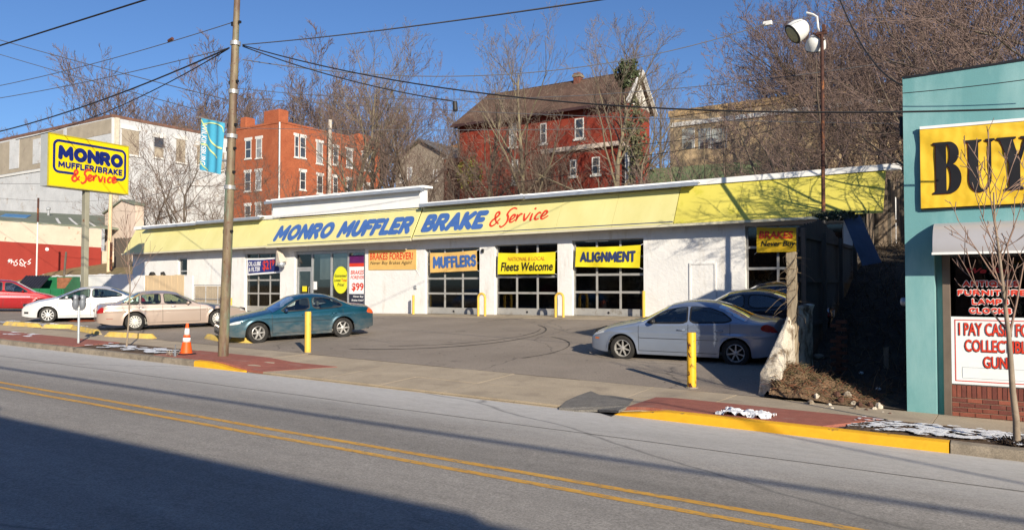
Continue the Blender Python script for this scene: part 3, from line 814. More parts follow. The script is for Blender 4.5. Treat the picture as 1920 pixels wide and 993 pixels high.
# oval sign
Mf = frame((-27.35, y + 0.02, 0), (1, 0, 0), (0, 0, 1))
t2 = thing("oval_sign", (-27.35, y + 0.02, 1.8), "round yellow price sign stuck in the shop window", "sign")
MB().lathe([(0.47, 0), (0.47, 0.008)], 40, (0, 0, 0), (0, -1, 0))
mb = MB(); P = [(0.50 * cos(a * pi / 20), 2.42 + 0.66 * sin(a * pi / 20)) for a in range(40)]; mb.prism(P, 0.01, Mf); mb.build("face", mat("lime_yellow", (0.72, 0.72, 0.03), 0.6, 0.04, 3), t2)
put_text("Guaranteed", -0.42, 0.40, 2.56, 2.70, Mf, M_black, t2, 0.014, 0.02, 0.2)
put_text("Lowest", -0.44, 0.0, 2.34, 2.48, Mf, M_black, t2, 0.014, 0.02, 0.2)
put_text("Total", 0.05, 0.42, 2.34, 2.48, Mf, M_red, t2, 0.014, 0.02, 0.2)
put_text("Price!", -0.22, 0.24, 2.12, 2.27, Mf, M_black, t2, 0.014, 0.02, 0.2)
# poster right
Mf = frame((-26.8, y + 0.01, 0), (1, 0, 0), (0, 0, 1))
t2 = thing("window_poster", (-26.3, y + 0.01, 1.4), "tall red white and dark brake offer poster at the right end of the shop window", "poster")
def card(u0, u1, v0, v1, w, name, m, par, M, d=0.006): 
    mb = MB(); mb.prism([(u0, v0), (u1, v0), (u1, v1), (u0, v1)], d, lambda a, b, c: M(a, b, c + w)); return mb.build(name, m, par)
card(0.03, 1.02, 1.75, 3.05, 0.0, "white_panel", M_white2, t2, Mf)
card(0.03, 1.02, 3.05, 3.22, 0.0, "red_band", M_red, t2, Mf)
card(0.03, 1.02, 3.22, 3.6, 0.0, "purple_band", mat("purple", (0.10, 0.01, 0.10), 0.6), t2, Mf)
card(0.03, 1.02, 0.95, 1.75, 0.0, "dark_panel", mat("poster_dark", (0.03, 0.035, 0.06), 0.5, 0.3, 5), t2, Mf)
put_text("BRAKES", 0.12, 1.0, 2.68, 2.88, Mf, M_red, t2, 0.012, 0.02, 0.2); put_text("FOREVER", 0.12, 1.0, 2.46, 2.62, Mf, M_red, t2, 0.012, 0.02, 0.2)
put_text("$99", 0.20, 0.98, 1.86, 2.28, Mf, M_red, t2, 0.012, 0.03)
put_text("Never Buy", 0.3, 0.98, 1.56, 1.68, Mf, M_white2, t2, 0.012, 0.02, 0.2); put_text("Brakes Again!", 0.2, 0.98, 1.38, 1.50, Mf, M_white2, t2, 0.012, 0.02, 0.2)
# door notices
Mf = frame((0, y + 0.015, 0), (1, 0, 0), (0, 0, 1))
tag(card(-29.25, -29.0, 1.95, 2.35, 0, "notice", M_white2, None, Mf), "small white paper notice beside the shop door", "notice")
tag(card(-30.05, -29.72, 1.85, 2.12, 0.005, "notice", M_cloth_ye, None, Mf), "small yellow notice on the glass of the shop door", "notice")
# flood light at the corner by the oil banner
t = thing("wall_lamp", (-31.0, YB, 3.9), "beige hooded floodlight hanging on the wall beside the oil change banner", "lamp")
Pm = PY(519, 462, YB - 0.35)
mb = MB(); mb.tube([(Pm.x + 0.25, YB, Pm.z + 0.02), (Pm.x + 0.05, YB - 0.3, Pm.z + 0.02), Pm], 0.018); mb.build("arm", M_alu, t)
mb = MB(); c0 = Vector((Pm.x + 0.10, YB - 0.38, Pm.z - 0.05))
mb.hexa([c0 + Vector(q) for q in ((0.0, -0.12, -0.95), (0.42, -0.2, -0.78), (0.48, 0.2, -0.70), (0.08, 0.25, -0.9), (-0.05, -0.06, -0.05), (0.02, -0.1, 0.0), (0.06, 0.06, 0.0), (-0.02, 0.1, -0.05))]); mb.build("hood", mat("beige_enamel", (0.55, 0.48, 0.40), 0.5), t)
mb = MB(); mb.lathe([(0.20, 0), (0.19, 0.12), (0.10, 0.2), (0.0, 0.22)], 16, c0 + Vector((0.24, 0.02, -0.80)), (0.15, -0.1, -1)); mb.build("lens", M_steel, t)

# interior: strip lights, a car on a lift, benches seen through the panes
M_lamp = NT("strip_light"); M_lamp.b.inputs["Emission Color"].default_value = (1, 0.95, 0.85, 1); M_lamp.b.inputs["Emission Strength"].default_value = 1.2; M_lamp = M_lamp.m
k = 0
for X in (-21.0, -17.0, -13.2):
    for Yd in (3.5, 7.0):
        o = MB().box(X - 0.6, X + 0.6, YB + Yd, YB + Yd + 0.12, 4.30, 4.36).build("strip_light", M_lamp)
        tag(o, "%s ceiling strip light inside behind the %s door" % ("front" if Yd < 5 else "rear", {-21.0: "MUFFLERS", -17.0: "fleets", -13.2: "ALIGNMENT"}[X]), "light", "strip lights on the shop ceiling"); k += 1
M_drum = mat("blue_drum", (0.06, 0.10, 0.2), 0.5)
for i, (X, Yd, r, h, c, lab) in enumerate(((-17.4, 2.0, 0.3, 0.9, (0.35, 0.36, 0.36), "pale drum inside behind the second garage door"), (-16.8, 2.2, 0.3, 0.9, (0.33, 0.34, 0.35), "grey drum beside the pale drum behind the second garage door"), (-14.1, 1.8, 0.28, 0.6, (0.45, 0.10, 0.05), "low red drum inside behind the third garage door"))):
    mb = MB(); mb.lathe([(r, 0), (r, h * 0.33), (r * 1.04, h * 0.34), (r, h * 0.36), (r, h * 0.66), (r * 1.04, h * 0.67), (r, h * 0.69), (r, h), (r * 0.92, h - 0.02), (0, h - 0.02)], 16, (X, YB + Yd, 0.93))
    tag(mb.build("oil_drum", mat("drum%d" % i, c, 0.5)), lab, "drum")
t = thing("tool_bench", (-12.6, YB + 2.6, 0.93), "blue steel tool cabinet inside behind the third garage door", "cabinet")
MB().bev(-13.3, -12.1, YB + 2.4, YB + 3.0, 0.95, 1.9, 0.02).build("body", M_drum, t)
for q in range(4): MB().box(-13.25, -12.15, YB + 2.38, YB + 2.399, 1.0 + 0.22 * q, 1.19 + 0.22 * q).build("drawer", M_steel, t)

# banners over the doors
def cloth_wave(seed, amp=0.02, hs=1.0):
    def w(u, v): return amp * (sin(u * 3.1 * hs + seed + v * 1.3) + 0.5 * sin(u * 7.3 * hs - v * 3.0 + seed * 2))
    return w
def banner(name, pts, Y, m, label, texts, seed=0, amp=0.018, grp=None, border=None, hems=None):
    """pts: photo pixels of the four corners (bl, br, tr, tl) on the plane Y"""
    c = [PY(a, b, Y) for a, b in pts]; W = (c[1] - c[0]).length; Hh_ = (c[3] - c[0]).length
    t = thing(name, tuple((c[0] + c[1]) / 2), label, "banner", grp)
    wv = cloth_wave(seed, amp)
    def S(u, v, w=0.0):
        p = (c[0] * (1 - u) + c[1] * u) * (1 - v) + (c[3] * (1 - u) + c[2] * u) * v
        sag = -0.05 * sin(pi * u) * v * 0.6
        return Vector((p.x, p.y - w - (wv(u * W, v) + amp * 1.5), p.z + sag))
    mb = MB(); mb.slab(lambda u, v: S(u, v), 40, 12, (0, 0.003, 0)); mb.build("cloth", m, t, smooth='auto')
    for (s, u0, u1, v0, v1, mm, bold, sh) in texts:
        if bold < 0: fat_text(s, u0 * W, u1 * W, v0 * Hh_, v1 * Hh_, lambda u, v, w=0.0: S(u / W, v / Hh_, w), mm, t, 0.02, -bold, sh)
        else: put_text(s, u0, u1, v0, v1, S, mm, t, 0.02, bold, sh)
    for k, (u, v) in enumerate(((0.005, 0.98), (0.995, 0.98), (0.005, 0.02), (0.995, 0.02))):
        p = S(u, v); q = p + Vector((-0.12 if u < 0.5 else 0.12, 0.12, 0.10 if v > 0.5 else -0.08))
        MB().tube([p, q], 0.006, 4).build("cord", M_white2, t)
    return t, S
YBN = YB - 0.02
banner("door_banner", [(808, 511), (896, 507), (894, 469), (807, 474)], YBN + 0.05, M_cloth_or, "faded orange banner reading MUFFLERS on a garage door", [("MUFFLERS", 0.07, 0.99, 0.16, 0.86, M_blue, -0.19, 0.0)], 1, grp="banners across the garage doors")
banner("door_banner", [(934, 514), (1040, 513), (1042, 472), (935, 474)], YBN, M_cloth_ye, "bright yellow banner reading Fleets Welcome on a garage door", [("NATIONAL & LOCAL", 0.18, 0.83, 0.64, 0.82, mat("faded_orange_print", (0.62, 0.28, 0.03), 0.6), 0.012, 0.0), ("Fleets Welcome", 0.06, 0.97, 0.15, 0.56, M_black, 0.02, 0.12)], 2, grp="banners across the garage doors")
banner("door_banner", [(1079, 500), (1200, 502), (1202, 459), (1080, 463)], YBN, M_cloth_ye, "yellow banner reading ALIGNMENT on a garage door", [("ALIGNMENT", 0.08, 0.93, 0.22, 0.80, M_navy, -0.20, 0.0)], 3.3, 0.025, grp="banners across the garage doors")
t, S = banner("door_banner", [(1419, 473), (1540, 471), (1540, 424), (1419, 426)], YBN, M_cloth_am, "amber brakes banner on the right end door, half in shade", [("BRAKES FOREVER!", 0.04, 1.18, 0.55, 0.88, M_red, 0.03, 0.08), ("Never Buy Brakes Again!", 0.07, 1.15, 0.17, 0.44, M_black, 0.012, 0.2)][:0], 4.5, grp="banners across the garage doors")
c1 = text_geo("BRAKES F", 0.03, 0.08)
put_text("BRAKES", 0.04, 0.58, 0.55, 0.86, S, M_red, t, 0.02, 0.03, 0.1); put_text("FOR", 0.65, 0.95, 0.55, 0.86, S, M_red, t, 0.02, 0.03, 0.1)
put_text("Never Buy Brakes", 0.07, 0.98, 0.17, 0.46, S, M_black, t, 0.02, 0.012, 0.2)
# oil change banner: navy with white border
t, S = banner("door_banner", [(464, 516), (527, 511), (527, 481), (463, 484)], YBN + 0.02, M_white2, "navy and white oil change banner on the left garage door", [], 5.5, 0.012, grp="banners across the garage doors")
mb = MB(); mb.grid(lambda u, v: S(0.04 + 0.92 * u, 0.10 + 0.80 * v, 0.008), 30, 6); mb.build("blue_field", M_navy2 if 'M_navy2' in globals() else mat("banner_navy", (0.02, 0.03, 0.16), 0.6), t)
put_text("OIL-LUBE", 0.06, 0.43, 0.53, 0.80, S, M_white2, t, 0.02, 0.02, 0.2); put_text("& FILTER", 0.06, 0.40, 0.20, 0.46, S, M_white2, t, 0.02, 0.02, 0.2)
put_text("$21", 0.48, 0.72, 0.18, 0.84, S, M_red, t, 0.02, 0.02); put_text("99", 0.74, 0.92, 0.48, 0.84, S, M_red, t, 0.02, 0.02)
# BRAKES FOREVER board on the pier
t = thing("brakes_sign", (-23.8, YB - 0.03, 2.9), "orange board reading BRAKES FOREVER on the white pier between shopfront and garage doors", "sign")
c = [PY(a, b, YB - 0.03) for a, b in ((691, 506), (780, 505), (780, 467), (691, 469))]
def S(u, v, w=0.0):
    p = (c[0] * (1 - u) + c[1] * u) * (1 - v) + (c[3] * (1 - u) + c[2] * u) * v
    return Vector((p.x, p.y - w, p.z))
MB().slab(lambda u, v: S(u, v), 1, 1, (0, 0.025, 0)).build("board", M_cloth_or, t)
put_text("BRAKES FOREVER!", 0.03, 0.94, 0.50, 0.86, S, M_red, t, 0.004, 0.02, 0.08)
put_text("Never Buy Brakes Again!", 0.04, 0.92, 0.22, 0.44, S, M_black, t, 0.004, 0.005, 0.2)
for u in (0.0, 1.0):
    for v in (0.0, 1.0):
        p = S(u, v); MB().tube([p, p + Vector(((u - 0.5) * 0.35, 0.02, (v - 0.5) * 0.5))], 0.008, 4).build("strap", M_white2, t)
# small utility fixtures on the wall
tag(MB().bev(-22.55, -22.4, YB - 0.07, YB - 0.001, 2.0, 2.16, 0.01).build("outlet_box", M_alu), "small grey outlet box on the pier left of the MUFFLERS door", "outlet box")
p = PY(906, 470, YB); tag(MB().bev(p.x - 0.05, p.x + 0.05, YB - 0.08, YB - 0.001, p.z - 0.08, p.z + 0.08, 0.01).build("wall_sensor", M_black), "tiny black sensor on the pier between the first two lettered doors", "sensor")
# ============================================================ STREET FURNITURE AND SIGNS
M_bollard = mat("bollard_yellow", (0.70, 0.44, 0.07), 0.55, 0.08, 4, stain=(0.16, 0.07, 0.03), stain_sc=9, stain_lo=0.66, stain_hi=0.70, bump=0.2, bsc=20)
M_bollard2 = mat("chipped_bollard_yellow", (0.74, 0.42, 0.02), 0.5, 0.08, 4, stain=(0.10, 0.03, 0.015), stain_sc=7, stain_lo=0.56, stain_hi=0.585, bump=0.3, bsc=20, sstretch=(1, 1, 0.6))
def bollard(x, y, h, r, m, label, grp="yellow pipe bollards"):
    p = ground_hit(x, y, lot, 15)
    t = thing("bollard", p, label, "bollard", grp)
    MB().lathe([(r, -0.2), (r, h - 0.02), (r * 0.93, h), (0, h + 0.004)], 20, p).build("pipe", m, t, smooth='auto')
    MB().lathe([(r * 1.5, -0.02), (r * 1.35, 0.015), (r * 1.02, 0.018)], 14, p).build("footing", M_kerb, t)
    return t
bollard(577, 661, 1.10, 0.085, M_bollard, "plain yellow bollard at the edge of the pavement in front of the teal sedan")
bollard(1297, 726, 1.06, 0.088, M_bollard2, "chipped rusty yellow bollard at the edge of the lot in front of the silver sedan")
def small_post(x, y, h, Y, label):
    p = PY(x, y, Y); p.z = lot(p.x, Y)
    t = thing("bollard", p, label, "bollard", "thin posts by the garage doors")
    MB().lathe([(0.055, -0.05), (0.055, h - 0.01), (0.045, h), (0, h + 0.003)], 14, p).build("pipe", M_bollard, t, smooth='auto')
small_post(775, 591, 0.86, 26.2, "thin yellow post against the white pier left of the MUFFLERS door")
small_post(1207, 592, 0.98, 26.2, "thin yellow post right of the ALIGNMENT door")
small_post(433, 590, 0.75, 26.2, "thin yellow post between the railing and the left garage door")
def hoop(x, w, h, Y, label):
    p = PY(x, 592, Y); p.z = lot(p.x, Y)
    t = thing("hoop_bollard", p, label, "bollard", "hoop bollards between the garage doors")
    pts = [(p.x - w, Y, p.z - 0.1), (p.x - w, Y, p.z + h - w)] + [(p.x - w * cos(a * pi / 8), Y, p.z + h - w + w * sin(a * pi / 8)) for a in range(1, 8)] + [(p.x + w, Y, p.z + h - w), (p.x + w, Y, p.z - 0.1)]
    MB().tube(pts, 0.05, 10).build("pipe", M_bollard, t, smooth='auto')
hoop(903, 0.17, 0.93, 25.8, "yellow hoop bollard between the MUFFLERS and fleets doors")
hoop(1049, 0.17, 0.93, 25.8, "yellow hoop bollard between the fleets and ALIGNMENT doors")

# parking meter
p = ground_hit(147, 643, walkz, 12.5)
t = thing("parking_meter", p, "grey double head parking meter on the brick strip at the left", "parking meter")
M_meter = mat("meter_grey", (0.20, 0.22, 0.25), 0.5, 0.2, 10, metal=0.3)
MB().lathe([(0.035, -0.1), (0.035, 1.0), (0.03, 1.02)], 12, p).build("post", mat("galvanised", (0.42, 0.47, 0.50), 0.5, 0.12, 5, metal=0.3), t, smooth='auto')
for s_ in (-1, 1):
    c = p + Vector((s_ * 0.105 * RX, s_ * 0.105 * RY, 1.0))
    mb = MB(); mb.lathe([(0.045, 0.0), (0.085, 0.08), (0.095, 0.16), (0.092, 0.28), (0.10, 0.29), (0.10, 0.35), (0.07, 0.42), (0, 0.44)], 14, c)
    h = mb.build("meter_head", M_meter, t, smooth='auto')
    MB().lathe([(0.06, 0), (0.06, 0.012), (0.05, 0.02), (0, 0.021)], 14, c + Vector((0, -0.085, 0.33)), (0, -1, 0)).build("dial", M_black, h)
MB().tube([p + Vector((-0.11 * RX, -0.11 * RY, 1.0)), p + Vector((0.11 * RX, 0.11 * RY, 1.0))], 0.025, 8).build("yoke", M_meter, t)

# traffic cone
p = ground_hit(349, 664, walkz, 12.5)
t = thing("traffic_cone", p + Vector((0, 0, 0.0)), "orange traffic cone with two white collars leaning on the brick strip", "traffic cone")
M_cone = mat("cone_orange", (0.80, 0.10, 0.012), 0.5, 0.08, 8, stain=(0.3, 0.08, 0.03), stain_sc=6, stain_lo=0.68)
M_collar = mat("cone_white", (0.78, 0.76, 0.74), 0.4, 0.06, 8)
ax = Vector((0.045, 0.0, 1)); ax.normalize()
def cr(h): return 0.155 - 0.125 * h / 0.78
H = 0.80
MB().lathe([(0.185, 0.02), (cr(0.03), 0.05), (cr(0.33), 0.33)], 24, p, ax).build("cone", M_cone, t, smooth='auto')
MB().lathe([(cr(0.41), 0.44), (cr(0.50), 0.51)], 24, p, ax).build("cone_middle", M_cone, t, smooth=True)
MB().lathe([(cr(0.66), 0.68), (cr(0.76), H), (0.0, H + 0.01)], 24, p, ax).build("cone_tip", M_cone, t, smooth="auto")
MB().lathe([(cr(0.33) + 0.002, 0.33), (cr(0.41) + 0.002, 0.44)], 24, p, ax).build("collar", M_collar, t, smooth=True)
MB().lathe([(cr(0.50) + 0.002, 0.51), (cr(0.66) + 0.001, 0.68)], 24, p, ax).build("collar", M_collar, t, smooth=True)
MB().bev(p.x - 0.19, p.x + 0.19, p.y - 0.19, p.y + 0.19, p.z + 0.0, p.z + 0.035, 0.02).build("base", M_black, t)
# broken pipe stub with litter beside the cone
q = ground_hit(328, 668, walkz, 12.5)
t = thing("broken_post_stub", q, "broken grey metal post stub with twigs beside the cone", "post stub")
mb = MB(); mb.tube([q, q + Vector((0.0, 0, 0.16))], 0.035, 8); mb.tube([q + Vector((0, 0, .16)), q + Vector((0.02, 0, 0.30))], 0.012, 6); mb.build("stub", M_meter, t)
mb = MB()
for i in range(14):
    a = rnd.uniform(0, 6.28); r0 = rnd.uniform(0.0, 0.2); c = q + Vector((-0.22 + r0 * cos(a), r0 * sin(a), 0.02))
    mb.tube([c, c + Vector((rnd.uniform(-.12, .12), rnd.uniform(-.1, .1), rnd.uniform(0, .16)))], 0.006, 3)
mb.build("twigs", M_kerb, t)

# wheel stops
M_stop = mat("wheel_stop_yellow", (0.60, 0.42, 0.10), 0.8, 0.14, 4, stain=(0.34, 0.29, 0.21), stain_sc=3, stain_lo=0.5, stain_hi=0.7, bump=0.5, bsc=30, grain=0.2, gsc=60)
def stop(a, b, label, h=0.15):
    A = ground_hit(*a, lot, 15); B = ground_hit(*b, lot, 15); d = (B - A); L = d.length; d.normalize(); n = Vector((-d.y, d.x, 0))
    t = thing("wheel_stop", (A + B) / 2, label, "wheel stop", "yellow concrete wheel stops along the lot edge")
    def S(i, k):
        ps = [(0.0, 0), (0.035, h), (0.15, h), (0.19, 0)][k]; e = [0, 0.0, 1, 1][0]
        return None
    mb = MB(); prof = [(0.0, -0.03), (0.03, h * 0.85), (0.05, h), (0.14, h), (0.16, h * 0.85), (0.19, -0.03)]; nst = 14
    vs = []
    for i in range(nst + 1):
        x = L * i / nst; e = min(1, min(x, L - x) / 0.13)
        for (y, z) in prof:
            zz = z * (0.25 + 0.75 * e) if z > 0 else z
            jit = 0.008 * noise.noise(Vector((x * 6 + A.x, y * 20, z * 9)))
            vs.append(A + d * x + n * (y + jit) + Vector((0, 0, zz + jit)))
    k = len(prof)
    mb.add(vs, [(i * k + j, (i + 1) * k + j, (i + 1) * k + (j + 1) % k, i * k + (j + 1) % k) for i in range(nst) for j in range(k)] + [tuple(range(k)), tuple(nst * k + j for j in range(k - 1, -1, -1))])
    mb.build("block", M_stop, t, smooth='auto')
stop((195, 630), (286, 635), "yellow wheel stop below the rear of the beige sedan")
stop((382, 634), (411, 640), "short stretch of yellow wheel stop left of the utility pole under the teal sedan")
stop((426, 641), (474, 643), "yellow wheel stop under the front wheel of the teal sedan")
stop((4, 609), (71, 614), "leftmost full yellow wheel stop below the red van")
stop((76, 615), (140, 616), "yellow wheel stop below the front wheel of the white sedan")
stop((130, 617), (181, 627), "angled yellow wheel stop left of the beige sedan below the sign post")
# little raised bed round the sign post
p = ground_hit(160, 600, lot, 17)
M_mulch = mat("red_mulch", (0.30, 0.07, 0.03), 0.95, 0.4, 12, bump=1, bsc=30, bdist=0.03)
o = MB().grid(lambda u, v: (p.x - 1.2 + 2.4 * u, p.y - 0.9 + 1.4 * v, lot(p.x - 1.2 + 2.4 * u, p.y - 0.9 + 1.4 * v) + 0.02 + 0.12 * sin(pi * u) * sin(pi * v) + 0.04 * noise.noise(Vector((u * 9, v * 9, 0)))), 24, 14).build("planting_bed", M_mulch, smooth=True); struct(o)

# pole sign
TL, BL, TR, BR = (92, 240), (82, 342), (243, 269), (240, 362)
YL, YR = 16.60, 20.40
O = PY(88, 342, YL); Ur = PY(240, 362, YR) - O
Ur.z = 0; Wd = Ur.length
Os = Vector((O.x, O.y, 6.42)); Hs = 2.30
Ms = frame(Os, Ur, (0, 0, 1))
DS = 0.50
pm_s = Ms(Wd * 0.5, 0, -DS / 2); Yp = pm_s.y; p = Vector((pm_s.x, Yp, lot(pm_s.x, Yp)))
t = thing("pole_sign", p, "tall yellow lightbox sign for the muffler shop on a square steel post", "sign")
M_post = mat("post_grey_green", (0.26, 0.25, 0.19), 0.7, 0.12, 2, stain=(0.20, 0.09, 0.04), stain_sc=2.5, stain_lo=0.66, stain_hi=0.72)
c = pm_s
mb = MB(); mb.bev(p.x - 0.15, p.x + 0.15, Yp - 0.10, Yp + 0.10, p.z - 0.3, c.z + 0.05, 0.015); mb.bev(p.x - 0.12, p.x + 0.12, Yp - 0.07, Yp + 0.07, c.z + 0.051, c.z + 0.4, 0.01); mb.build("post", M_post, t)
# the face is turned so that its plane runs roughly across the view; corners from the photograph
M_signbox = mat("sign_box_grey", (0.36, 0.38, 0.38), 0.5, 0.08, 2)
mb = MB(); mb.prism([(0, 0), (Wd, 0), (Wd, Hs), (0, Hs)], DS, lambda u, v, w: Ms(u, v, w - DS)); mb.build("box", M_signbox, t)
M_signface = mat("sign_face_yellow", (0.72, 0.55, 0.004), 0.35, 0.04, 1)
def panel(m, u0, u1, v0, v1, w, name, d=0.01, r=0.0, par=t, M=None, hole=None):
    M = M or Ms; P = []
    if r <= 0: P = [(u0, v0), (u1, v0), (u1, v1), (u0, v1)]
    else:
        for (cx, cy, a0) in ((u1 - r, v0 + r, -90), (u1 - r, v1 - r, 0), (u0 + r, v1 - r, 90), (u0 + r, v0 + r, 180)):
            for k in range(7): a = math.radians(a0 + 15 * k); P.append((cx + r * cos(a), cy + r * sin(a)))
    mb = MB(); mb.prism(P, d, lambda u, v, ww: M(u, v, ww + w)); return mb.build(name, m, par)
panel(M_signface, 0.05, Wd - 0.05, 0.05, Hs - 0.05, 0.002, "face", 0.02)
# dark rims of the box
mb = MB()
for (u0, u1, v0, v1) in ((0, Wd, 0, 0.05), (0, Wd, Hs - 0.05, Hs), (0, 0.05, 0.051, Hs - 0.051), (Wd - 0.05, Wd, 0.051, Hs - 0.051)):
    mb.prism([(u0, v0), (u1, v0), (u1, v1), (u0, v1)], 0.04, lambda u, v, w: Ms(u, v, w + 0.001))
mb.build("rim", mat("sign_rim", (0.40, 0.34, 0.03), 0.5), t)
M_navyb = mat("sign_navy", (0.006, 0.016, 0.13), 0.4, 0.05, 3)
# rounded navy outline as a ribbon
def rrect(u0, u1, v0, v1, r):
    P = []
    for (cx, cy, a0) in ((u1 - r, v0 + r, -90), (u1 - r, v1 - r, 0), (u0 + r, v1 - r, 90), (u0 + r, v0 + r, 180)):
        for k in range(7): a = math.radians(a0 + 15 * k); P.append((cx + r * cos(a), cy + r * sin(a)))
    return P
mb = MB(); stroke(mb, rrect(0.27, Wd - 0.19, 0.66, Hs - 0.28, 0.22), 0.11, Ms, 0.030, True); mb.build("outline", M_navyb, t)
fat_text("MONRO", 0.44, Wd - 0.30, 1.20, 1.84, Ms, M_navyb, t, 0.034, 0.31, 0.0)
fat_text("MUFFLER/BRAKE", 0.44, Wd - 0.32, 0.84, 1.15, Ms, M_navyb, t, 0.034, 0.24, 0.0)
mb = MB(); mb.prism([(1.20, 0.50), (2.95, 0.58), (2.95, 0.78), (1.20, 0.80)], 0.003, lambda u, v, w: Ms(u, v, w + 0.031)); mb.build("outline_gap", M_signface, t)
script_service(1.02, 3.30, 0.28, 0.94, Ms, M_red, t, 0.085, 0.040)
MB().tube([Ms(Wd * 0.55, Hs, -0.2), Ms(Wd * 0.55, Hs + 0.05, -0.2)], 0.03, 6).build("lifting_eye", M_signbox, t)

# utility pole with street banner
M_pole = mat("rust_streaked_pole", (0.30, 0.22, 0.11), 0.7, 0.25, 2.5, stain=(0.17, 0.055, 0.03), stain_sc=2.2, stain_lo=0.46, stain_hi=0.56, sstretch=(2, 2, 0.35), bump=0.3, bsc=30)
def pole_mat():
    t_ = NT("painted_steel_pole")
    c = t_.ramp(t_.noise(1.6, 6, 0.65, (3, 3, 0.8)), 0.35, 0.62, (0.10, 0.05, 0.035, 1), (0.21, 0.17, 0.10, 1))
    g = t_.ramp(t_.noise(1.0, 5, 0.6, (3, 3, 0.6)), 0.5, 0.6); c = t_.mix(g, c, (0.14, 0.19, 0.135, 1))
    s2 = t_.ramp(t_.noise(16, 3, 0.6, (1, 1, 0.7)), 0.64, 0.68); c = t_.mix(s2, c, (0.11, 0.03, 0.015, 1))
    t_.base(c); t_.b.inputs["Roughness"].default_value = 0.6; return t_.m
M_pole = pole_mat()
pb = Vector((-16.85, 12.4, 0.19)); ptop = Vector((-16.40, 12.4, 10.2))
t = thing("utility_pole", pb, "tall rust streaked steel utility pole on the brick strip carrying the cables", "utility pole")
def pole_at(z): return pb + (ptop - pb) * ((z - pb.z) / (ptop.z - pb.z))
MB().tube([pole_at(0.1), pole_at(1.2), pole_at(4.6)], [0.132, 0.126, 0.114], 18).build("lower_shaft", M_pole, t, smooth='auto')
MB().tube([pole_at(4.601), pole_at(8.2), pole_at(8.35)], [0.110, 0.097, 0.09], 18).build("middle_shaft", M_pole, t, smooth='auto')
MB().tube([pole_at(8.351), pole_at(10.2)], [0.08, 0.073], 18).build("upper_shaft", M_pole, t, smooth='auto')
M_band2 = mat("clamp_metal", (0.45, 0.44, 0.42), 0.4, 0.15, 8, metal=0.5)
for z, r in ((4.62, 0.14), (5.92, 0.14), (8.28, 0.13), (7.05, 0.13)):
    MB().tube([pole_at(z - 0.05), pole_at(z + 0.05)], r, 16).build("clamp", M_band2, t, smooth='auto')
for z in (5.0, 5.6, 6.2, 7.3, 8.8, 3.5):
    q = pole_at(z); MB().box(q.x - 0.17, q.x - 0.10, q.y - 0.03, q.y + 0.03, z - 0.05, z + 0.05).box(q.x + 0.11, q.x + 0.17, q.y - 0.03, q.y + 0.03, z - 0.03, z + 0.03).build("step_bolt", M_black, t)
# identification plates: two small light tags
# banner hung from the pole
Yb_ = 12.4
def Pb(x, y): return PY(x, y, Yb_)
c = [Pb(376, 318), Pb(415, 327), Pb(422, 231), Pb(380, 222)]
t2 = thing("street_banner", (c[1].x, Yb_, c[1].z), "sky blue vertical street banner hung from the utility pole", "banner")
def S(u, v, w=0.0):
    q = (c[0] * (1 - u) + c[1] * u) * (1 - v) + (c[3] * (1 - u) + c[2] * u) * v
    return Vector((q.x, q.y - w - 0.025 * sin(u * 16 + v) * (0.4 + 0.6 * u) - 0.03, q.z))
MB().slab(lambda u, v: S(u, v), 40, 10, (0, 0.003, 0)).build("cloth", mat("sky_blue_cloth", (0.07, 0.38, 0.56), 0.6, 0.06, 3), t2, smooth='auto')
put_text("WILKINSBURG", 0.06, 0.26, 0.10, 0.90, S, M_white2, t2, 0.012, 0.02, 0.0, rot=True)
M_ribbon = mat("pale_yellow_print", (0.62, 0.72, 0.30), 0.6)
mb = MB()
stroke(mb, [tuple(q[:2]) for q in catmull([(0.02, 0.97), (0.3, 0.75), (0.6, 0.55), (0.99, 0.50)], 8)], 0.035, S, 0.014)
stroke(mb, [tuple(q[:2]) for q in catmull([(0.05, 0.50), (0.3, 0.50), (0.6, 0.38), (0.85, 0.30)], 8)], 0.035, S, 0.015)
stroke(mb, [tuple(q[:2]) for q in catmull([(0.02, 0.18), (0.2, 0.08), (0.45, 0.02)], 8)], 0.025, S, 0.014)
stroke(mb, [tuple(q[:2]) for q in catmull([(0.12, 0.90), (0.5, 0.95), (0.9, 0.93), (0.99, 0.82)], 8)], 0.022, S, 0.013)
mb.build("ribbon_print", M_ribbon, t2)
mb = MB(); mb.tube([pole_at(5.3) + Vector((-.1, 0, 0)), Pb(402, 299) + Vector((0, 0.03, 0))], 0.032, 8); mb.tube([Pb(404, 299) + Vector((0, 0.03, 0.06)), Pb(404, 299) + Vector((0, 0.03, -0.1))], 0.04, 8); mb.build("bracket", M_band2, t2)
MB().tube([Pb(368, 219), Pb(424, 231)], 0.012, 6).build("top_rod", M_band2, t2)

# rusty lamp pole with two bell floodlights at the right end of the lot
M_rust = mat("rusty_pipe", (0.065, 0.026, 0.018), 0.8, 0.35, 4, stain=(0.28, 0.10, 0.03), stain_sc=4, stain_lo=0.56, stain_hi=0.64, sstretch=(1, 1, 0.5))
YP = 24.0
t = thing("floodlight_pole", (PY(1546, 600, YP).x, YP, 0.6), "tall rusty pole with white bell floodlights beside the dark fence", "lamp post")
a, b = PY(1546, 640, YP), PY(1541, 62, YP)
MB().tube([a, a + (b - a) * 0.42], 0.075, 14).build("base_pipe", M_black, t, smooth='auto')
MB().tube([a + (b - a) * 0.42, b], [0.058, 0.05], 14).build("pipe", M_rust, t, smooth='auto')
M_enam = mat("white_enamel", (0.72, 0.72, 0.69), 0.35, 0.06, 5, stain=(0.45, 0.42, 0.38), stain_sc=3, stain_lo=0.6)
M_lens = mat("amber_lens", (0.42, 0.40, 0.22), 0.25, 0.15, 12)
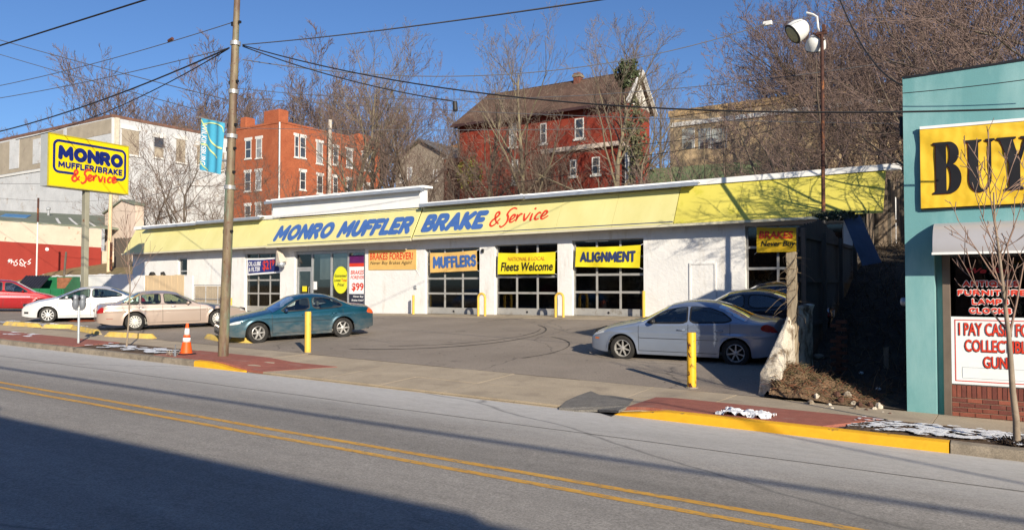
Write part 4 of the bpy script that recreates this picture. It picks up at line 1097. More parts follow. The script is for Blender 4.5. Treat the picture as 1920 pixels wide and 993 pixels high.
def bell(cx, cy, Y, ax, s, lens=True):
    o = PY(cx, cy, Y)
    L = MB().lathe([(a_ * 1.02, b_ * 1.02) for a_, b_ in ((0.06, 0.0), (0.15, 0.025), (0.235, 0.09), (0.29, 0.19), (0.318, 0.32), (0.325, 0.49), (0.31, 0.505))], 28, o, ax) if s == 1 else MB().lathe([(a_ * 1.02, b_ * 1.02) for a_, b_ in ((0.05, 0.0), (0.13, 0.02), (0.21, 0.08), (0.262, 0.17), (0.285, 0.28), (0.288, 0.40), (0.27, 0.415))], 28, o, ax)
    h = L.build("bell_housing", M_enam, t, smooth='auto')
    A = Vector(ax).normalized(); r, hh = (0.31, 0.515) if s == 1 else (0.27, 0.425)
    MB().lathe([(r, hh + 0.012), (r * 0.7, hh + 0.03), (0, hh + 0.04)], 28, o, ax).build("lens", M_lens, h, smooth=True)
    MB().lathe([(r + 0.02, hh - 0.01), (r + 0.025, hh + 0.01), (r - 0.01, hh + 0.02)], 28, o, ax).build("rim", M_black, h)
bell(1512, 45, YP, (-0.72, -0.42, -0.62), 1)
bell(1530, 66, YP + 0.12, (-0.15, 0.55, -0.75), 2)
mb = MB()
p1, p2, p3 = PY(1541, 62, YP), PY(1532, 32, YP), PY(1512, 24, YP)
mb.tube([p1 + Vector((-.02, 0, -.02)), PY(1534, 52, YP), p2, PY(1524, 27, YP), p3], 0.030, 8); mb.build("arm", M_enam, t)
mb = MB(); mb.box(b.x - 0.16, b.x + 0.14, YP - 0.05, YP + 0.05, b.z - 0.05, b.z + 0.03); mb.box(b.x + 0.02, b.x + 0.10, YP - 0.08, YP + 0.08, b.z + 0.035, b.z + 0.22); mb.tube([PY(1546, 75, YP), PY(1524, 62, YP)], 0.03, 6); mb.build("mount", M_rust, t)
# grey box strung on the lamp's cable
o = MB(); q = PY(1439, 44, 22.5); o.bev(q.x - 0.13, q.x + 0.13, q.y - 0.05, q.y + 0.05, q.z - 0.06, q.z + 0.06, 0.015)
tag(o.build("splice_box", M_enam), "pale cable box strung on the wire left of the floodlights", "cable box")

# weathered post with dead vines, at the end of the lot
YV = 15.45
M_wood = mat("weathered_wood", (0.30, 0.25, 0.18), 0.9, 0.25, 3, stretch=(6, 6, 0.4), stain=(0.13, 0.10, 0.07), stain_sc=4, sstretch=(5, 5, 0.4), bump=0.6, bsc=25)
M_vine = mat("dead_vine", (0.21, 0.155, 0.10), 0.95, 0.3, 5)
a, b = PY(1488, 690, YV), PY(1484, 474, YV)
t = thing("wooden_post", a, "weathered wooden post wrapped in dead vines behind the stone block", "post")
MB().hexa([a + Vector(q) for q in ((-.085, -.07, -.5), (.085, -.07, -.5), (.085, .07, -.5), (-.085, .07, -.5))] + [b + Vector(q) for q in ((-.08, -.07, 0), (.08, -.07, 0.02), (.08, .07, 0.02), (-.08, .07, 0))]).build("post", M_wood, t)
rv = random.Random(21)
mb = MB()
for i in range(46):
    z = rv.uniform(0.35, 1.0) if i > 12 else rv.uniform(0, 1)
    q = a + (b - a) * (0.35 + 0.65 * rv.random() ** 0.7); ang = rv.uniform(0, 6.28); L = rv.uniform(0.15, 0.48)
    pts = [q + Vector((0.09 * cos(ang), 0.09 * sin(ang), 0))]
    d = Vector((cos(ang) * 0.35, sin(ang) * 0.35, rv.uniform(-.3, .9)))
    for k in range(6):
        d += Vector((rv.uniform(-.8, .8), rv.uniform(-.8, .8), rv.uniform(-.7, .25))); pts.append(pts[-1] + d.normalized() * L / 5)
    mb.tube(pts, [0.005, 0.0045, 0.004, 0.0035, 0.003, 0.0025, 0.002], 4, False)
for k in range(3):
    pts = [a + (b - a) * (i / 14) + Vector((0.11 * cos(i * 0.9 + k * 2), -0.02 + 0.11 * sin(i * 0.9 + k * 2), 0)) for i in range(15)]
    mb.tube(pts, 0.008, 5)
mb.build("vine", M_vine, t)
# rusty leaning rebar next to it
tag(MB().tube([PY(1479, 600, 15.3), PY(1478, 700, 15.3)], 0.02, 6).build("metal_bar", M_rust), "thin rusty upright bar between the stone block and the wooden post", "bar")

# stone end block of the retaining wall, with the low wall running back
M_stone = mat("whitewashed_stone", (0.52, 0.47, 0.39), 0.9, 0.25, 2.2, stain=(0.17, 0.13, 0.09), stain_sc=2.6, stain_lo=0.50, stain_hi=0.60, bump=0.8, bsc=9, bdist=0.05, grain=0.2, gsc=40)
t = thing("retaining_wall_block", (-3.9, 14.4, 0.1), "sloping whitewashed stone block ending the lot beside the rubble heap", "stone block")
def noisy(pts, amp, n=6, seed=0): pass
P = [ground_hit(1424, 739, lot, 14.3), ground_hit(1458, 741, lot, 14.2), PY(1478, 700, 15.6), PY(1440, 690, 15.6)]
x0, x1 = P[0].x, P[1].x + 0.02
mb = MB()
def stonef(u, v):   # closed-ish loaf: u along Y, v round the section
    y = 14.25 + 2.7 * u
    hgt = 0.52 + 1.0 * min(1, u * 2.0) - 0.1 * u; xa = x0 + 0.22 * u * 1.5; xb = x1 + 0.06
    ang = v
    sec = [(xa, -0.15), (xa + 0.02, hgt * 0.75), (xa + 0.10, hgt * 0.98), (xb - 0.10, hgt), (xb, hgt * 0.85), (xb + 0.02, -0.15)]
    k = v * 5; i = min(4, int(k)); f = k - i
    X = sec[i][0] * (1 - f) + sec[i + 1][0] * f; Z = sec[i][1] * (1 - f) + sec[i + 1][1] * f
    nn = noise.noise(Vector((X * 5, y * 5, Z * 5)))
    return (X + 0.035 * nn, y + 0.03 * nn, lot(xa, y) + Z + 0.03 * nn)
mb.grid(stonef, 30, 20)
mb.grid(lambda u, v: tuple(Vector(stonef(0, v)) * (1 - u) + Vector(((x0 + x1) / 2, 14.23, lot(x0, 14.2) + 0.1)) * u), 4, 20)
mb.build("block", M_stone, t, smooth=True)
def lerp0(P, x):
    for (a, b), (c, d) in zip(P, P[1:]):
        if x <= c: return b + (d - b) * (x - a) / (c - a)
    return P[-1][1]
# ============================================================ ALLEY
rv = random.Random(4)
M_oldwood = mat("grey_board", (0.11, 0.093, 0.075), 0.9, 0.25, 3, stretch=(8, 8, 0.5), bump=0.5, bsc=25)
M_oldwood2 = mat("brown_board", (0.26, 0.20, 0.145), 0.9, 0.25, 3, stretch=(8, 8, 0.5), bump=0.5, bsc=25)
# tall dark board fence along the right edge of the lot
t = thing("board_fence", (-3.85, 22, 1.0), "tall dark board fence along the right edge of the lot, in shade", "fence")
y = 17.6; i = 0
while y < 26.4:
    w = rv.uniform(0.13, 0.16); top = lerp0([(17.6, 3.42), (20, 3.75), (23.5, 3.25), (24.7, 3.3), (25.1, 4.25), (27, 4.25)], y) + 0.03 * rv.uniform(-1, 1)
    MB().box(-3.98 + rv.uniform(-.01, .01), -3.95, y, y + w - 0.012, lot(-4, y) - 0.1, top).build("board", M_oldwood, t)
    y += w
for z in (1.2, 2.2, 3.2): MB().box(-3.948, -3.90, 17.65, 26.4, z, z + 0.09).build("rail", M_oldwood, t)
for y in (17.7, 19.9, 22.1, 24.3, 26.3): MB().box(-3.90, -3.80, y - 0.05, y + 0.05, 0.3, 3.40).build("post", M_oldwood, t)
# sunlit grey fence at the top of the alley
t = thing("board_fence", (-2.4, 28.0, 3.4), "rough weathered board fence at the top of the alley beside the teal wall", "fence")
xs = 1640
k = 0
while xs < 1702:
    w = rv.uniform(6.5, 9)
    Yf = 28.0
    top = (334 + rv.uniform(0, 14)) if xs > 1640 else 333
    bot = 500
    a, b = PY(xs, bot, Yf), PY(xs + w - 0.6, bot, Yf); zt = PY(xs, top, Yf).z; zt2 = PY(xs + w, top + rv.uniform(-5, 7), Yf).z
    dx = rv.uniform(-.03, .03)
    MB().hexa([(a.x, Yf, a.z - 0.4), (b.x, Yf, a.z - 0.4), (b.x, Yf + 0.03, a.z - 0.4), (a.x, Yf + 0.03, a.z - 0.4), (a.x + dx, Yf, zt), (b.x + dx, Yf, zt2), (b.x + dx, Yf + 0.03, zt2), (a.x + dx, Yf + 0.03, zt)]).build("board", M_oldwood2 if k % 3 else M_oldwood, t)
    xs += w; k += 1
MB().box(-3.7, -1.6, 28.032, 28.09, 4.2, 4.3).box(-3.7, -1.6, 28.032, 28.09, 5.3, 5.4).build("rail", M_oldwood, t)
# collapsed lower boards stepping down from the shop roof
t = thing("broken_fence_panel", (-4.0, 26.3, 3.5), "broken low run of boards below the right end of the yellow band", "fence")
for i in range(9):
    pass
for i in range(34):
    y0_ = 26.42 + i * 0.16; zt = 4.75 + 0.035 * i + rv.uniform(-.18, .15)
    MB().hexa([(-3.88, y0_, 1.2), (-3.85, y0_, 1.2), (-3.85, y0_ + 0.148, 1.2), (-3.88, y0_ + 0.148, 1.2), (-3.88, y0_, zt), (-3.85, y0_, zt), (-3.85, y0_ + 0.148, zt - 0.05), (-3.88, y0_ + 0.148, zt - 0.05)]).build("board", M_oldwood2 if i % 4 else M_oldwood, t)
# leaning sheet of blue-grey board
q = [PY(1578, 402, 22.5), PY(1612, 404, 22.9), PY(1652, 492, 21.4), PY(1617, 498, 21.0)]
mb = MB(); mb.slab(lambda u, v: (q[3] * (1 - u) + q[2] * u) * (1 - v) + (q[0] * (1 - u) + q[1] * u) * v, 2, 2, (0.01, 0.03, 0.01))
tag(mb.build("leaning_board", mat("blue_grey_board", (0.055, 0.08, 0.125), 0.7, 0.2, 2)), "blue grey sheet leaning against the dark fence in the alley", "board")
# overgrown climber on the fence top
# brick pier remains, half buried
M_brickd = mat("old_brick", (0.085, 0.04, 0.028), 0.9, 0.3, 3)
t = thing("brick_pier", (-2.9, 16.6, 0.4), "crumbling narrow brick pier standing in the shaded alley", "brick pier")
for k in range(14):
    for j in range(1):
        if rv.random() < 0.12: continue
        X0 = -3.0 + 0.11 * (k % 2) + 0.22 * j - 0.1
        yy = 16.5 + 0.01 * rv.uniform(-1, 1)
        MB().box(X0, X0 + 0.205, yy, yy + 0.10, 0.35 + 0.078 * k, 0.35 + 0.078 * k + 0.065).build("brick", M_brickd, t)
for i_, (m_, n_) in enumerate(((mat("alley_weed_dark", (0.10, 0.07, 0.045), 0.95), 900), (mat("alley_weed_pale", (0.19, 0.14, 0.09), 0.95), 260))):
    mb = MB()
    for i in range(n_):
        X = rv.uniform(-3.75, -1.6); Y = 15.2 + 14 * rv.random(); z = alley(X, Y); L = rv.uniform(0.15, 0.7); a = rv.uniform(0, 6.28); e = rv.uniform(0.2, 1.3)
        d = Vector((cos(a) * cos(e), sin(a) * cos(e), sin(e))); p0 = Vector((X, Y, z - 0.03))
        mb.tube([p0, p0 + d * L * 0.55, p0 + d * L + Vector((0, 0, -L * 0.22))], [0.010, 0.008, 0.003], 3, False)
    o = mb.build("dead_weeds", m_); o['kind'] = 'stuff'; o['label'] = 'dead brush and stalks on the dark slope of the alley'
# litter and stones
for i, (a, b, lab) in enumerate(((1508, 668, "pale stick of rubble lying in the shade behind the post"), (1535, 672, "round grey stone in the shaded alley"), (1615, 700, "small white scrap of litter in the middle of the alley"), (1647, 730, "white scrap of litter near the alley mouth"), (1662, 690, "short wooden stake standing in the alley"))):
    q = ground_hit(a, b, alley, 15)
    if i == 4: o = MB().hexa([q + Vector(w_) for w_ in ((-.05, -.03, -.1), (.05, -.03, -.1), (.05, .03, -.1), (-.05, .03, -.1), (-.045, -.03, .42), (.045, -.03, .45), (.045, .03, .45), (-.045, .03, .42))]).build("stake", M_oldwood2); tag(o, lab, "stake")
    elif i == 0: o = MB().hexa([q + Vector(w_) for w_ in ((-.18, -.03, .02), (.0, -.03, -.03), (.02, .03, -.03), (-.16, .03, .02), (-.18, -.03, .10), (.0, -.03, .02), (.02, .03, .02), (-.16, .03, .10))]).build("rubble", M_kerb); tag(o, lab, "rubble")
    else:
        o = MB(); r = 0.13 if i == 1 else 0.05
        o.grid(lambda u, v: tuple(q + Vector((r * sin(pi * v) * cos(2 * pi * u), r * sin(pi * v) * sin(2 * pi * u), r * 0.6 * cos(pi * v) + r * 0.3)) * 1.0), 10, 6)
        o = o.build("stone" if i == 1 else "litter", M_kerb if i == 1 else M_white2, smooth=True); tag(o, lab, "stone" if i == 1 else "litter")
# rubble and dead weed heap at the alley mouth
M_heap = mat("heap_soil", (0.15, 0.095, 0.055), 0.97, 0.35, 5, stain=(0.26, 0.17, 0.10), stain_sc=7, bump=1.0, bsc=20, bdist=0.05, grain=0.4, gsc=50)
def heapz(X, Y):
    u = (X + 3.65) / 2.1; v = (Y - 14.0) / 1.6
    h = 0.48 * max(0, 1 - u * 1.05) ** 1.0 * max(0, 1 - abs((v - 0.55) / 0.62) ** 2) + 0.10 * max(0, 1 - u) * max(0, 1 - abs(v - .4) * 2)
    return zs(X) - 0.02 + max(0, h) * (1 + 0.35 * noise.noise(Vector((X * 4, Y * 4, 1))))
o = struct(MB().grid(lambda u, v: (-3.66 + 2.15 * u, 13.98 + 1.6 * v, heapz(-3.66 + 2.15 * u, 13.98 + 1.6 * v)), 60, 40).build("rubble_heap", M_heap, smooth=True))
M_weed = [mat("dead_weed%d" % i, c, 0.95, 0.3, 5) for i, c in enumerate(((0.25, 0.17, 0.10), (0.15, 0.10, 0.06), (0.11, 0.10, 0.045), (0.22, 0.09, 0.05)))]
for mi in range(4):
    mb = MB()
    for i in range(430):
        X = -3.62 + 1.7 * rv.random() ** 1.5; Y = 14.05 + 1.3 * rv.random()
        z = heapz(X, Y); L = rv.uniform(0.05, 0.26) * (1 - 0.3 * (X + 3.6)); a = rv.uniform(0, 6.28); e = rv.uniform(-0.1, 0.8)
        p0 = Vector((X, Y, z)); d = Vector((cos(a) * cos(e), sin(a) * cos(e), sin(e)))
        pts = [p0, p0 + d * L * 0.5 + Vector((0, 0, L * 0.12)), p0 + d * L]
        mb.tube(pts, [0.006, 0.005, 0.002], 3, False)
    o = mb.build("dead_weeds", M_weed[mi]); o['kind'] = 'stuff'; o['label'] = 'tangle of dead weeds and stalks on the rubble heap'
for i in range(16):
    a, b = [(1577, 752), (1589, 743), (1600, 757), (1612, 760), (1555, 760), (1640, 768), (1624, 771), (1655, 775), (1531, 748), (1668, 778), (1606, 769), (1560, 768), (1632, 761), (1648, 764), (1520, 757), (1570, 742)][i]
    q = ground_hit(a, b, lambda X, Y: heapz(X, Y), 14.4); q.z = heapz(q.x, q.y); r = rv.uniform(0.03, 0.075)
    mb = MB(); sd = i * 3.7
    def sf(u, v):
        d = Vector((sin(pi * v) * cos(2 * pi * u), sin(pi * v) * sin(2 * pi * u), cos(pi * v)))
        return tuple(q + d * r * (1 + 0.35 * noise.noise(d * 1.7 + Vector((sd, 0, 0)))) + Vector((0, 0, r * 0.3)))
    mb.grid(sf, 8, 5)
    tag(mb.build("rubble_stone", M_stone if i % 3 else M_brickd, smooth='auto'), "pale or brick rubble stone lying on the weedy heap at the alley mouth", "stone", "loose stones on the rubble heap")

# ============================================================ TEAL SHOP
M_teal = mat("teal_stucco", (0.135, 0.32, 0.335), 0.85, 0.06, 0.8, stain=(0.24, 0.43, 0.44), stain_sc=0.9, stain_lo=0.46, stain_hi=0.72, sstretch=(1.6, 1, 0.5), bump=0.45, bsc=60, bdist=0.006, grain=0.05, gsc=90)
X0, X1, ZT = -1.475, 6.0, 0
def ztop(X): return PY(1692, 146, YS).z + 0.02 * (X - X0)
t = thing("teal_shop", (0, YS, 0), "two storey high teal stucco shop front with banner and roll shutter at the right edge", "building")
px0 = -1.055                                     # right edge of the corner pier
sh_b = PY(1764, 475, YS).z                       # underside of shutter housing
sh_t = PY(1762, 419, YS - 0.0).z
mb = MB()
mb.box(X0, px0, YS, YS + 0.5, -0.4, sh_b + 0.1)
n = 24
for i in range(n):                               # upper wall with a slightly uneven coping line
    a = X0 + (X1 - X0) * i / n; b = X0 + (X1 - X0) * (i + 1) / n
    za = ztop(a) + 0.012 * noise.noise(Vector((a * 4, 0, 0))); zb = ztop(b) + 0.012 * noise.noise(Vector((b * 4, 0, 0)))
    z0 = sh_b + 0.1
    mb.add([(a, YS, z0), (b, YS, z0), (b, YS, zb), (a, YS, za), (a, YS + 0.5, z0), (b, YS + 0.5, z0), (b, YS + 0.5, zb), (a, YS + 0.5, za)], [(0, 1, 2, 3), (7, 6, 5, 4), (3, 2, 6, 7), (0, 4, 5, 1)])
mb.box(X0, X0 + 0.4, YS + 0.5, YS + 7, -0.4, ztop(X0) - 0.02)
mb.box(X1 - 0.3, X1, YS + 0.5, YS + 7, -0.4, ztop(X1) - 0.05)
mb.box(X0, X1, YS + 7, YS + 7.3, -0.4, ztop(X0) - 0.02)
mb.box(5.0, X1, YS, YS + 0.5, -0.4, sh_b + 0.1)
mb.build("wall", M_teal, t)
MB().box(X0 + 0.41, X1 - 0.31, YS + 0.51, YS + 6.99, ztop(X0) - 0.4, ztop(X0) - 0.3).build("roof", M_dark, t)
rv = random.Random(9)
mb = MB()
for i in range(58):
    a = X0 + 0.02 + i * 0.12; mb.box(a, a + 0.119, YS - 0.012, YS + 0.3, ztop(a) - 0.02, ztop(a) + rv.uniform(0.008, 0.03))
mb.build("roofing_edge", M_black, t)
MB().box(px0 + 0.002, 4.99, YS + 3.0, YS + 3.1, -0.2, sh_b + 0.3).box(px0 + 0.002, 4.99, YS + 0.6, YS + 3.0, -0.1, 0.02).build("inner_wall", M_dark, t)
# storefront frame, glass, brick stall riser
yF = YS + 0.20
brown = mat("bronze_frame", (0.17, 0.13, 0.105), 0.5, 0.15, 3, metal=0.2)
fx0 = PY(1769, 700, yF).x; fx1 = PY(1784, 700, yF).x
MB().box(px0 + 0.002, fx0, yF + 0.10, yF + 0.2, -0.2, sh_b + 0.12).build("jamb", M_teal, t)
MB().bev(fx0, fx1, yF, yF + 0.12, -0.1, sh_b + 0.02, 0.006).build("frame_post", brown, t)
zr_t = PY(1850, 724, yF).z                       # top of brick
MB().box(fx1 + 0.001, 4.95, yF + 0.02, yF + 0.14, zr_t, zr_t + 0.06).build("sill", M_alu, t)
MB().box(fx1 + 0.001, 4.95, yF + 0.07, yF + 0.078, zr_t + 0.06, sh_b + 0.1).build("pane", glass_mat("shop_pane", (0.35, 0.36, 0.37), 0.05), t)
# bricks one by one: soldier course on top, five stretcher courses below
M_mortar = mat("mortar", (0.30, 0.23, 0.17), 0.95, 0.1, 8)
MB().box(fx1 + 0.001, 4.95, yF + 0.045, yF + 0.2, -0.2, zr_t - 0.002).build("mortar_bed", M_mortar, t)
M_bks = [mat("face_brick%d" % i, c, 0.85, 0.16, 9, bump=0.4, bsc=50, stain=(0.33, 0.14, 0.10), stain_sc=7, stain_lo=0.62, stain_hi=0.8) for i, c in enumerate(((0.21, 0.062, 0.042), (0.26, 0.078, 0.05), (0.15, 0.045, 0.035)))]
zc = zr_t - 0.205; X = fx1 + 0.005; me_c = {}
while X < 2.2:
    MB().box(X, X + 0.058, yF + 0.03 + rv.uniform(0, .003), yF + 0.06, zc + 0.005, zr_t - 0.006).build("brick", rv.choice(M_bks), t); X += 0.069
row = 0; z = zc - 0.076
while z > -0.05:
    X = fx1 + 0.005 - (0.105 if row % 2 else 0.0)
    while X < 2.2:
        a = max(X, fx1 + 0.004); b = X + 0.20
        if b - a > 0.03: MB().box(a, b, yF + 0.03 + rv.uniform(0, .004), yF + 0.06, z + 0.004, z + 0.066).build("brick", rv.choice(M_bks), t)
        X += 0.211
    z -= 0.0755; row += 1
# shutter housing: a rounded box
t2 = thing("shutter_housing", (0.5, YS - 0.2, sh_b), "grey rounded roll shutter housing above the shop window", "shutter")
XA = -1.04
rad = sh_t - sh_b
dep = 0.46
pr = [(0, 0.0), (-dep, 0.0), (-dep, 0.05)] + [(-dep * cos(a * pi / 16) , 0.05 + (rad - 0.05) * sin(a * pi / 16)) for a in range(1, 8)] + [(-dep * 0.10, rad), (0, rad)]
nn = len(pr)
vs = [(XA, YS - 0.003 + a, sh_b + b) for a, b in pr] + [(5.2, YS - 0.003 + a, sh_b + b) for a, b in pr]
MB().add(vs, [(i, (i + 1) % nn, nn + (i + 1) % nn, nn + i) for i in range(nn)]).build("casing", mat("shutter_grey", (0.45, 0.44, 0.45), 0.42, 0.04, 1, metal=0.25), t2, smooth='auto')
MB().add(vs[:nn], [tuple(range(nn))]).build("end_plate", M_cap, t2)
MB().box(XA - 0.012, 5.2, YS - 0.003 - dep - 0.012, YS - 0.003 - dep + 0.03, sh_b - 0.035, sh_b + 0.0).build("lower_rail", M_cap, t2)
# banner on the wall
c = [PY(1727, 391, YS - 0.05), PY(1725, 244, YS - 0.05)]
def zt_(X, k): return c[k].z
BXL = c[0].x; BXR = 3.6
t2 = thing("buy_banner", (BXL, YS - 0.05, c[0].z), "large yellow cloth banner reading BUY in heavy black letters on the teal wall", "banner")
zb_, zt2_ = c[0].z, c[1].z
zr_b, zr_t2 = PY(1918, 381, YS - .05).z, PY(1918, 228, YS - .05).z
XR_ = PY(1918, 300, YS - .05).x
def S(u, v, w=0.0):
    X = BXL + u; k = u / (XR_ - BXL)
    zb2 = zb_ + (zr_b - zb_) * k; ztt = zt2_ + (zr_t2 - zt2_) * k
    vv = v; z = zb2 + (ztt - zb2) * vv
    fold = 0.012 * sin(10 * (u * 0.9 + v * 1.4)) * math.exp(-2.2 * (u * 0.8 + (1 - v))) + 0.006 * sin(u * 9 + v * 5) + 0.005 * sin(v * 38 + u * 6) * smooth(0.4, 1.2, u)
    return Vector((X, YS - 0.05 - w - 0.012 - fold, z))
def buy_mat():
    t_ = NT("buy_banner_cloth"); c_ = t_.ramp(t_.noise(2, 4, 0.6), 0.3, 0.7, (0.70, 0.44, 0.018, 1), (0.80, 0.53, 0.03, 1)); t_.base(c_)
    t_.b.inputs["Roughness"].default_value = 0.55
    w_ = t_.new("ShaderNodeTexWave"); w_.inputs["Scale"].default_value = 1.6; w_.inputs["Distortion"].default_value = 4.5; w_.inputs["Detail"].default_value = 3
    mp = t_.coord((1.2, 1, 2.6)); t_.link(mp, w_.inputs["Vector"]); t_.bump(w_.outputs["Fac"], 0.10, 0.03)
    return t_.m
M_buy = buy_mat()
MB().slab(lambda u, v: S((BXR - BXL) * u, v), 160, 40, (0, 0.004, 0)).build("cloth", M_buy, t2, smooth='auto')
MB().slab(lambda u, v: S((BXR - BXL) * u, 1.005) + Vector((0, -0.01, 0.045 * v)), 20, 1, (0, 0.04, 0)).build("top_batten", M_cap, t2)
MB().slab(lambda u, v: S((BXR - BXL) * u, 0.0) + Vector((0, 0.02, -0.03 * v)), 20, 1, (0, 0.02, 0)).build("bottom_edge", M_black, t2)
# heavy slab-serif letters as outlines, each in a 0..1 x 0..1 field
def arcpts(cx, cy, rx, ry, a0, a1, n=14): return [(cx + rx * cos(math.radians(a0 + (a1 - a0) * i / n)), cy + ry * sin(math.radians(a0 + (a1 - a0) * i / n))) for i in range(n + 1)]
def glyph_B():
    outer = [(0, 0), (0.55, 0)] + arcpts(0.58, 0.29, 0.42, 0.29, -90, 75) + arcpts(0.56, 0.77, 0.36, 0.23, -60, 90) + [(0, 1), (0, 0.965), (0.10, 0.94), (0.10, 0.06), (0, 0.035)]
    h1 = [(0.47, 0.06)] + arcpts(0.52, 0.29, 0.11, 0.23, -90, 90, 10) + [(0.47, 0.52)]
    h2 = [(0.47, 0.575)] + arcpts(0.51, 0.76, 0.09, 0.185, -90, 90, 10) + [(0.47, 0.945)]
    return outer, [h1, h2]
def glyph_U():
    return [(0, 1), (0, 0.965), (0.09, 0.94), (0.09, 0.28)] + arcpts(0.47, 0.28, 0.38, 0.30, 180, 360, 18)[1:] + [(0.85, 0.94), (0.73, 0.965), (0.73, 1), (1.02, 1), (1.02, 0.965), (0.915, 0.94), (0.915, 0.28)] + [], []
def put_glyph(outer, holes, u0, u1, v0, v1, m, w):
    pol = [[Vector((u0 + (u1 - u0) * a, v0 + (v1 - v0) * b, 0)) for a, b in lp] for lp in [outer] + holes]
    tri = tessellate_polygon(pol); flat = [q for lp in pol for q in lp]
    mb = MB(); mb.add([S(q.x, q.y, w) for q in flat], [tuple(t_) for t_ in tri]); mb.build("lettering", m, t2)
Ug = [(0, 1), (0.56, 1), (0.56, 0.965), (0.44, 0.94), (0.44, 0.24)] + arcpts(0.62, 0.24, 0.18, 0.20, 180, 360, 14)[1:] + [(0.80, 0.94), (0.69, 0.965), (0.69, 1), (1.0, 1), (1.0, 0.965), (0.88, 0.94), (0.88, 0.26)] + arcpts(0.49, 0.26, 0.39, 0.27, 0, -180, 18)[1:] + [(0.10, 0.94), (0, 0.965)]
Yg = [(0, 1), (0.56, 1), (0.56, 0.965), (0.47, 0.945), (0.62, 0.62), (0.80, 0.945), (0.69, 0.965), (0.69, 1), (1.02, 1), (1.02, 0.965), (0.90, 0.94), (0.67, 0.50), (0.67, 0.06), (0.80, 0.035), (0.80, 0), (0.22, 0), (0.22, 0.035), (0.35, 0.06), (0.35, 0.50), (0.10, 0.94), (0, 0.965)]
u_at = lambda x: PY(x, 320, YS - 0.06).x - BXL
o_, h_ = glyph_B()
M_shadow = mat("red_print_edge", (0.35, 0.05, 0.02), 0.6)
for (G, H, xa, xb) in ((o_, h_, 1750, 1803), (Ug, [], 1811, 1866), (Yg, [], 1870, 1935)):
    put_glyph(G, H, u_at(xa) - 0.012, u_at(xb) - 0.012, 0.165, 0.815, M_shadow, 0.012)
    put_glyph(G, H, u_at(xa), u_at(xb), 0.17, 0.82, M_black, 0.02)
# window lettering
Mw = frame((0, yF + 0.06, 0), (1, 0, 0), (0, 0, 1))
t3 = thing("window_lettering", (0.2, yF + 0.05, 1.6), "red and white vinyl lettering on the dark shop window", "lettering")
def wl(s, xa, xb, ya, yb, bold, sh=0.0, m=M_red, edge=True, par=t3, Mx=None, yy=None, e=0.012):
    yy = yy or yF + 0.06; Mx = Mx or Mw
    a, b = PY(xa, (ya + yb) / 2, yy), PY(xb, (ya + yb) / 2, yy)
    zt, zb = PY((xa + xb) / 2, ya, yy).z, PY((xa + xb) / 2, yb, yy).z
    if s == 'We Buy': put_text(s, a.x, b.x, zb, zt, Mx, m, par, 0.013, bold, sh); return
    fat_text(s, a.x - e, b.x + e, zb - e, zt + e, Mx, M_white2, par, 0.004, 0.44, sh)
    fat_text(s, a.x - e, b.x + e, zb - e, zt + e, Mx, m, par, 0.012, 0.25, sh)
M_pinkred = mat("dark_red_vinyl", (0.36, 0.02, 0.03), 0.5)
wl("We Buy", 1813, 1900, 502, 515, 0.03, 0.3, M_pinkred)
wl("ANTIQUES", 1806, 1910, 527, 536, 0.02, 0.0); wl("FURNITURE", 1796, 1924, 544, 553, 0.02, 0.0)
wl("LAMPS", 1823, 1891, 561, 570, 0.02, 0.0); wl("CLOCKS", 1818, 1896, 578, 587, 0.02, 0.0)
# sign board in the window
yS = yF + 0.012
A, B = PY(1785, 718, yS), PY(1786, 593, yS)
t3 = thing("collectible_sign", (0.4, yS, B.z), "white framed window sign with big red letters about collectible guns above the brick wall", "sign")
Mw2 = frame((A.x, yS, A.z), (1, 0, 0), (0, 0, 1)); Hh = B.z - A.z; Ww = 1.24
def pnl(u0, u1, v0, v1, w, m, name="panel"):
    mb = MB(); mb.prism([(u0, v0), (u1, v0), (u1, v1), (u0, v1)], 0.004, lambda u, v, ww: Mw2(u, v, ww + w)); return mb.build(name, m, t3)
mb = MB(); mb.prism([(0, 0), (Ww, 0), (Ww, Hh), (0, Hh)], 0.012, lambda u, v, ww: Mw2(u, v, ww)); mb.build("board", mat("sign_white", (0.74, 0.78, 0.80), 0.5, 0.04, 2), t3)
for (u0, u1, v0, v1) in ((0.05, Ww - .05, 0.045, 0.058), (0.05, Ww - .05, Hh - 0.058, Hh - 0.045), (0.05, 0.063, 0.0585, Hh - 0.0585), (Ww - 0.063, Ww - 0.05, 0.0585, Hh - 0.0585)): pnl(u0, u1, v0, v1, 0.0125, M_red, "border_line")
for (u0, u1, v0, v1) in ((0.15, Ww - .15, 0.10, 0.103), (0.15, Ww - .15, 0.27, 0.273), (0.15, 0.153, 0.104, 0.269)): pnl(u0, u1, v0, v1, 0.0125, M_steel, "tape_edge")
def sl2(s, u0, u1, v0, v1):
    put_text(s, u0 - 0.008, u1 + 0.012, v0 - 0.012, v1 + 0.004, Mw2, M_black, t3, 0.018, 0.03); put_text(s, u0, u1, v0, v1, Mw2, M_red, t3, 0.026, 0.02)
k = Hh / 125.0
sl2("I PAY CASH FOR", 0.11, 1.14, Hh - 34 * k, Hh - 11 * k); sl2("COLLECTIBLE", 0.19, 1.08, Hh - 64 * k, Hh - 42 * k); sl2("GUNS", 0.44, 0.83, Hh - 93 * k, Hh - 72 * k)
tag(MB().box(A.x + Ww + 0.03, A.x + Ww + 0.30, yS, yS + 0.01, A.z + 0.55, A.z + 0.85).build("purple_sign", mat("purple_print", (0.10, 0.05, 0.25), 0.5)), "small purple sign at the right edge of the shop window", "sign")
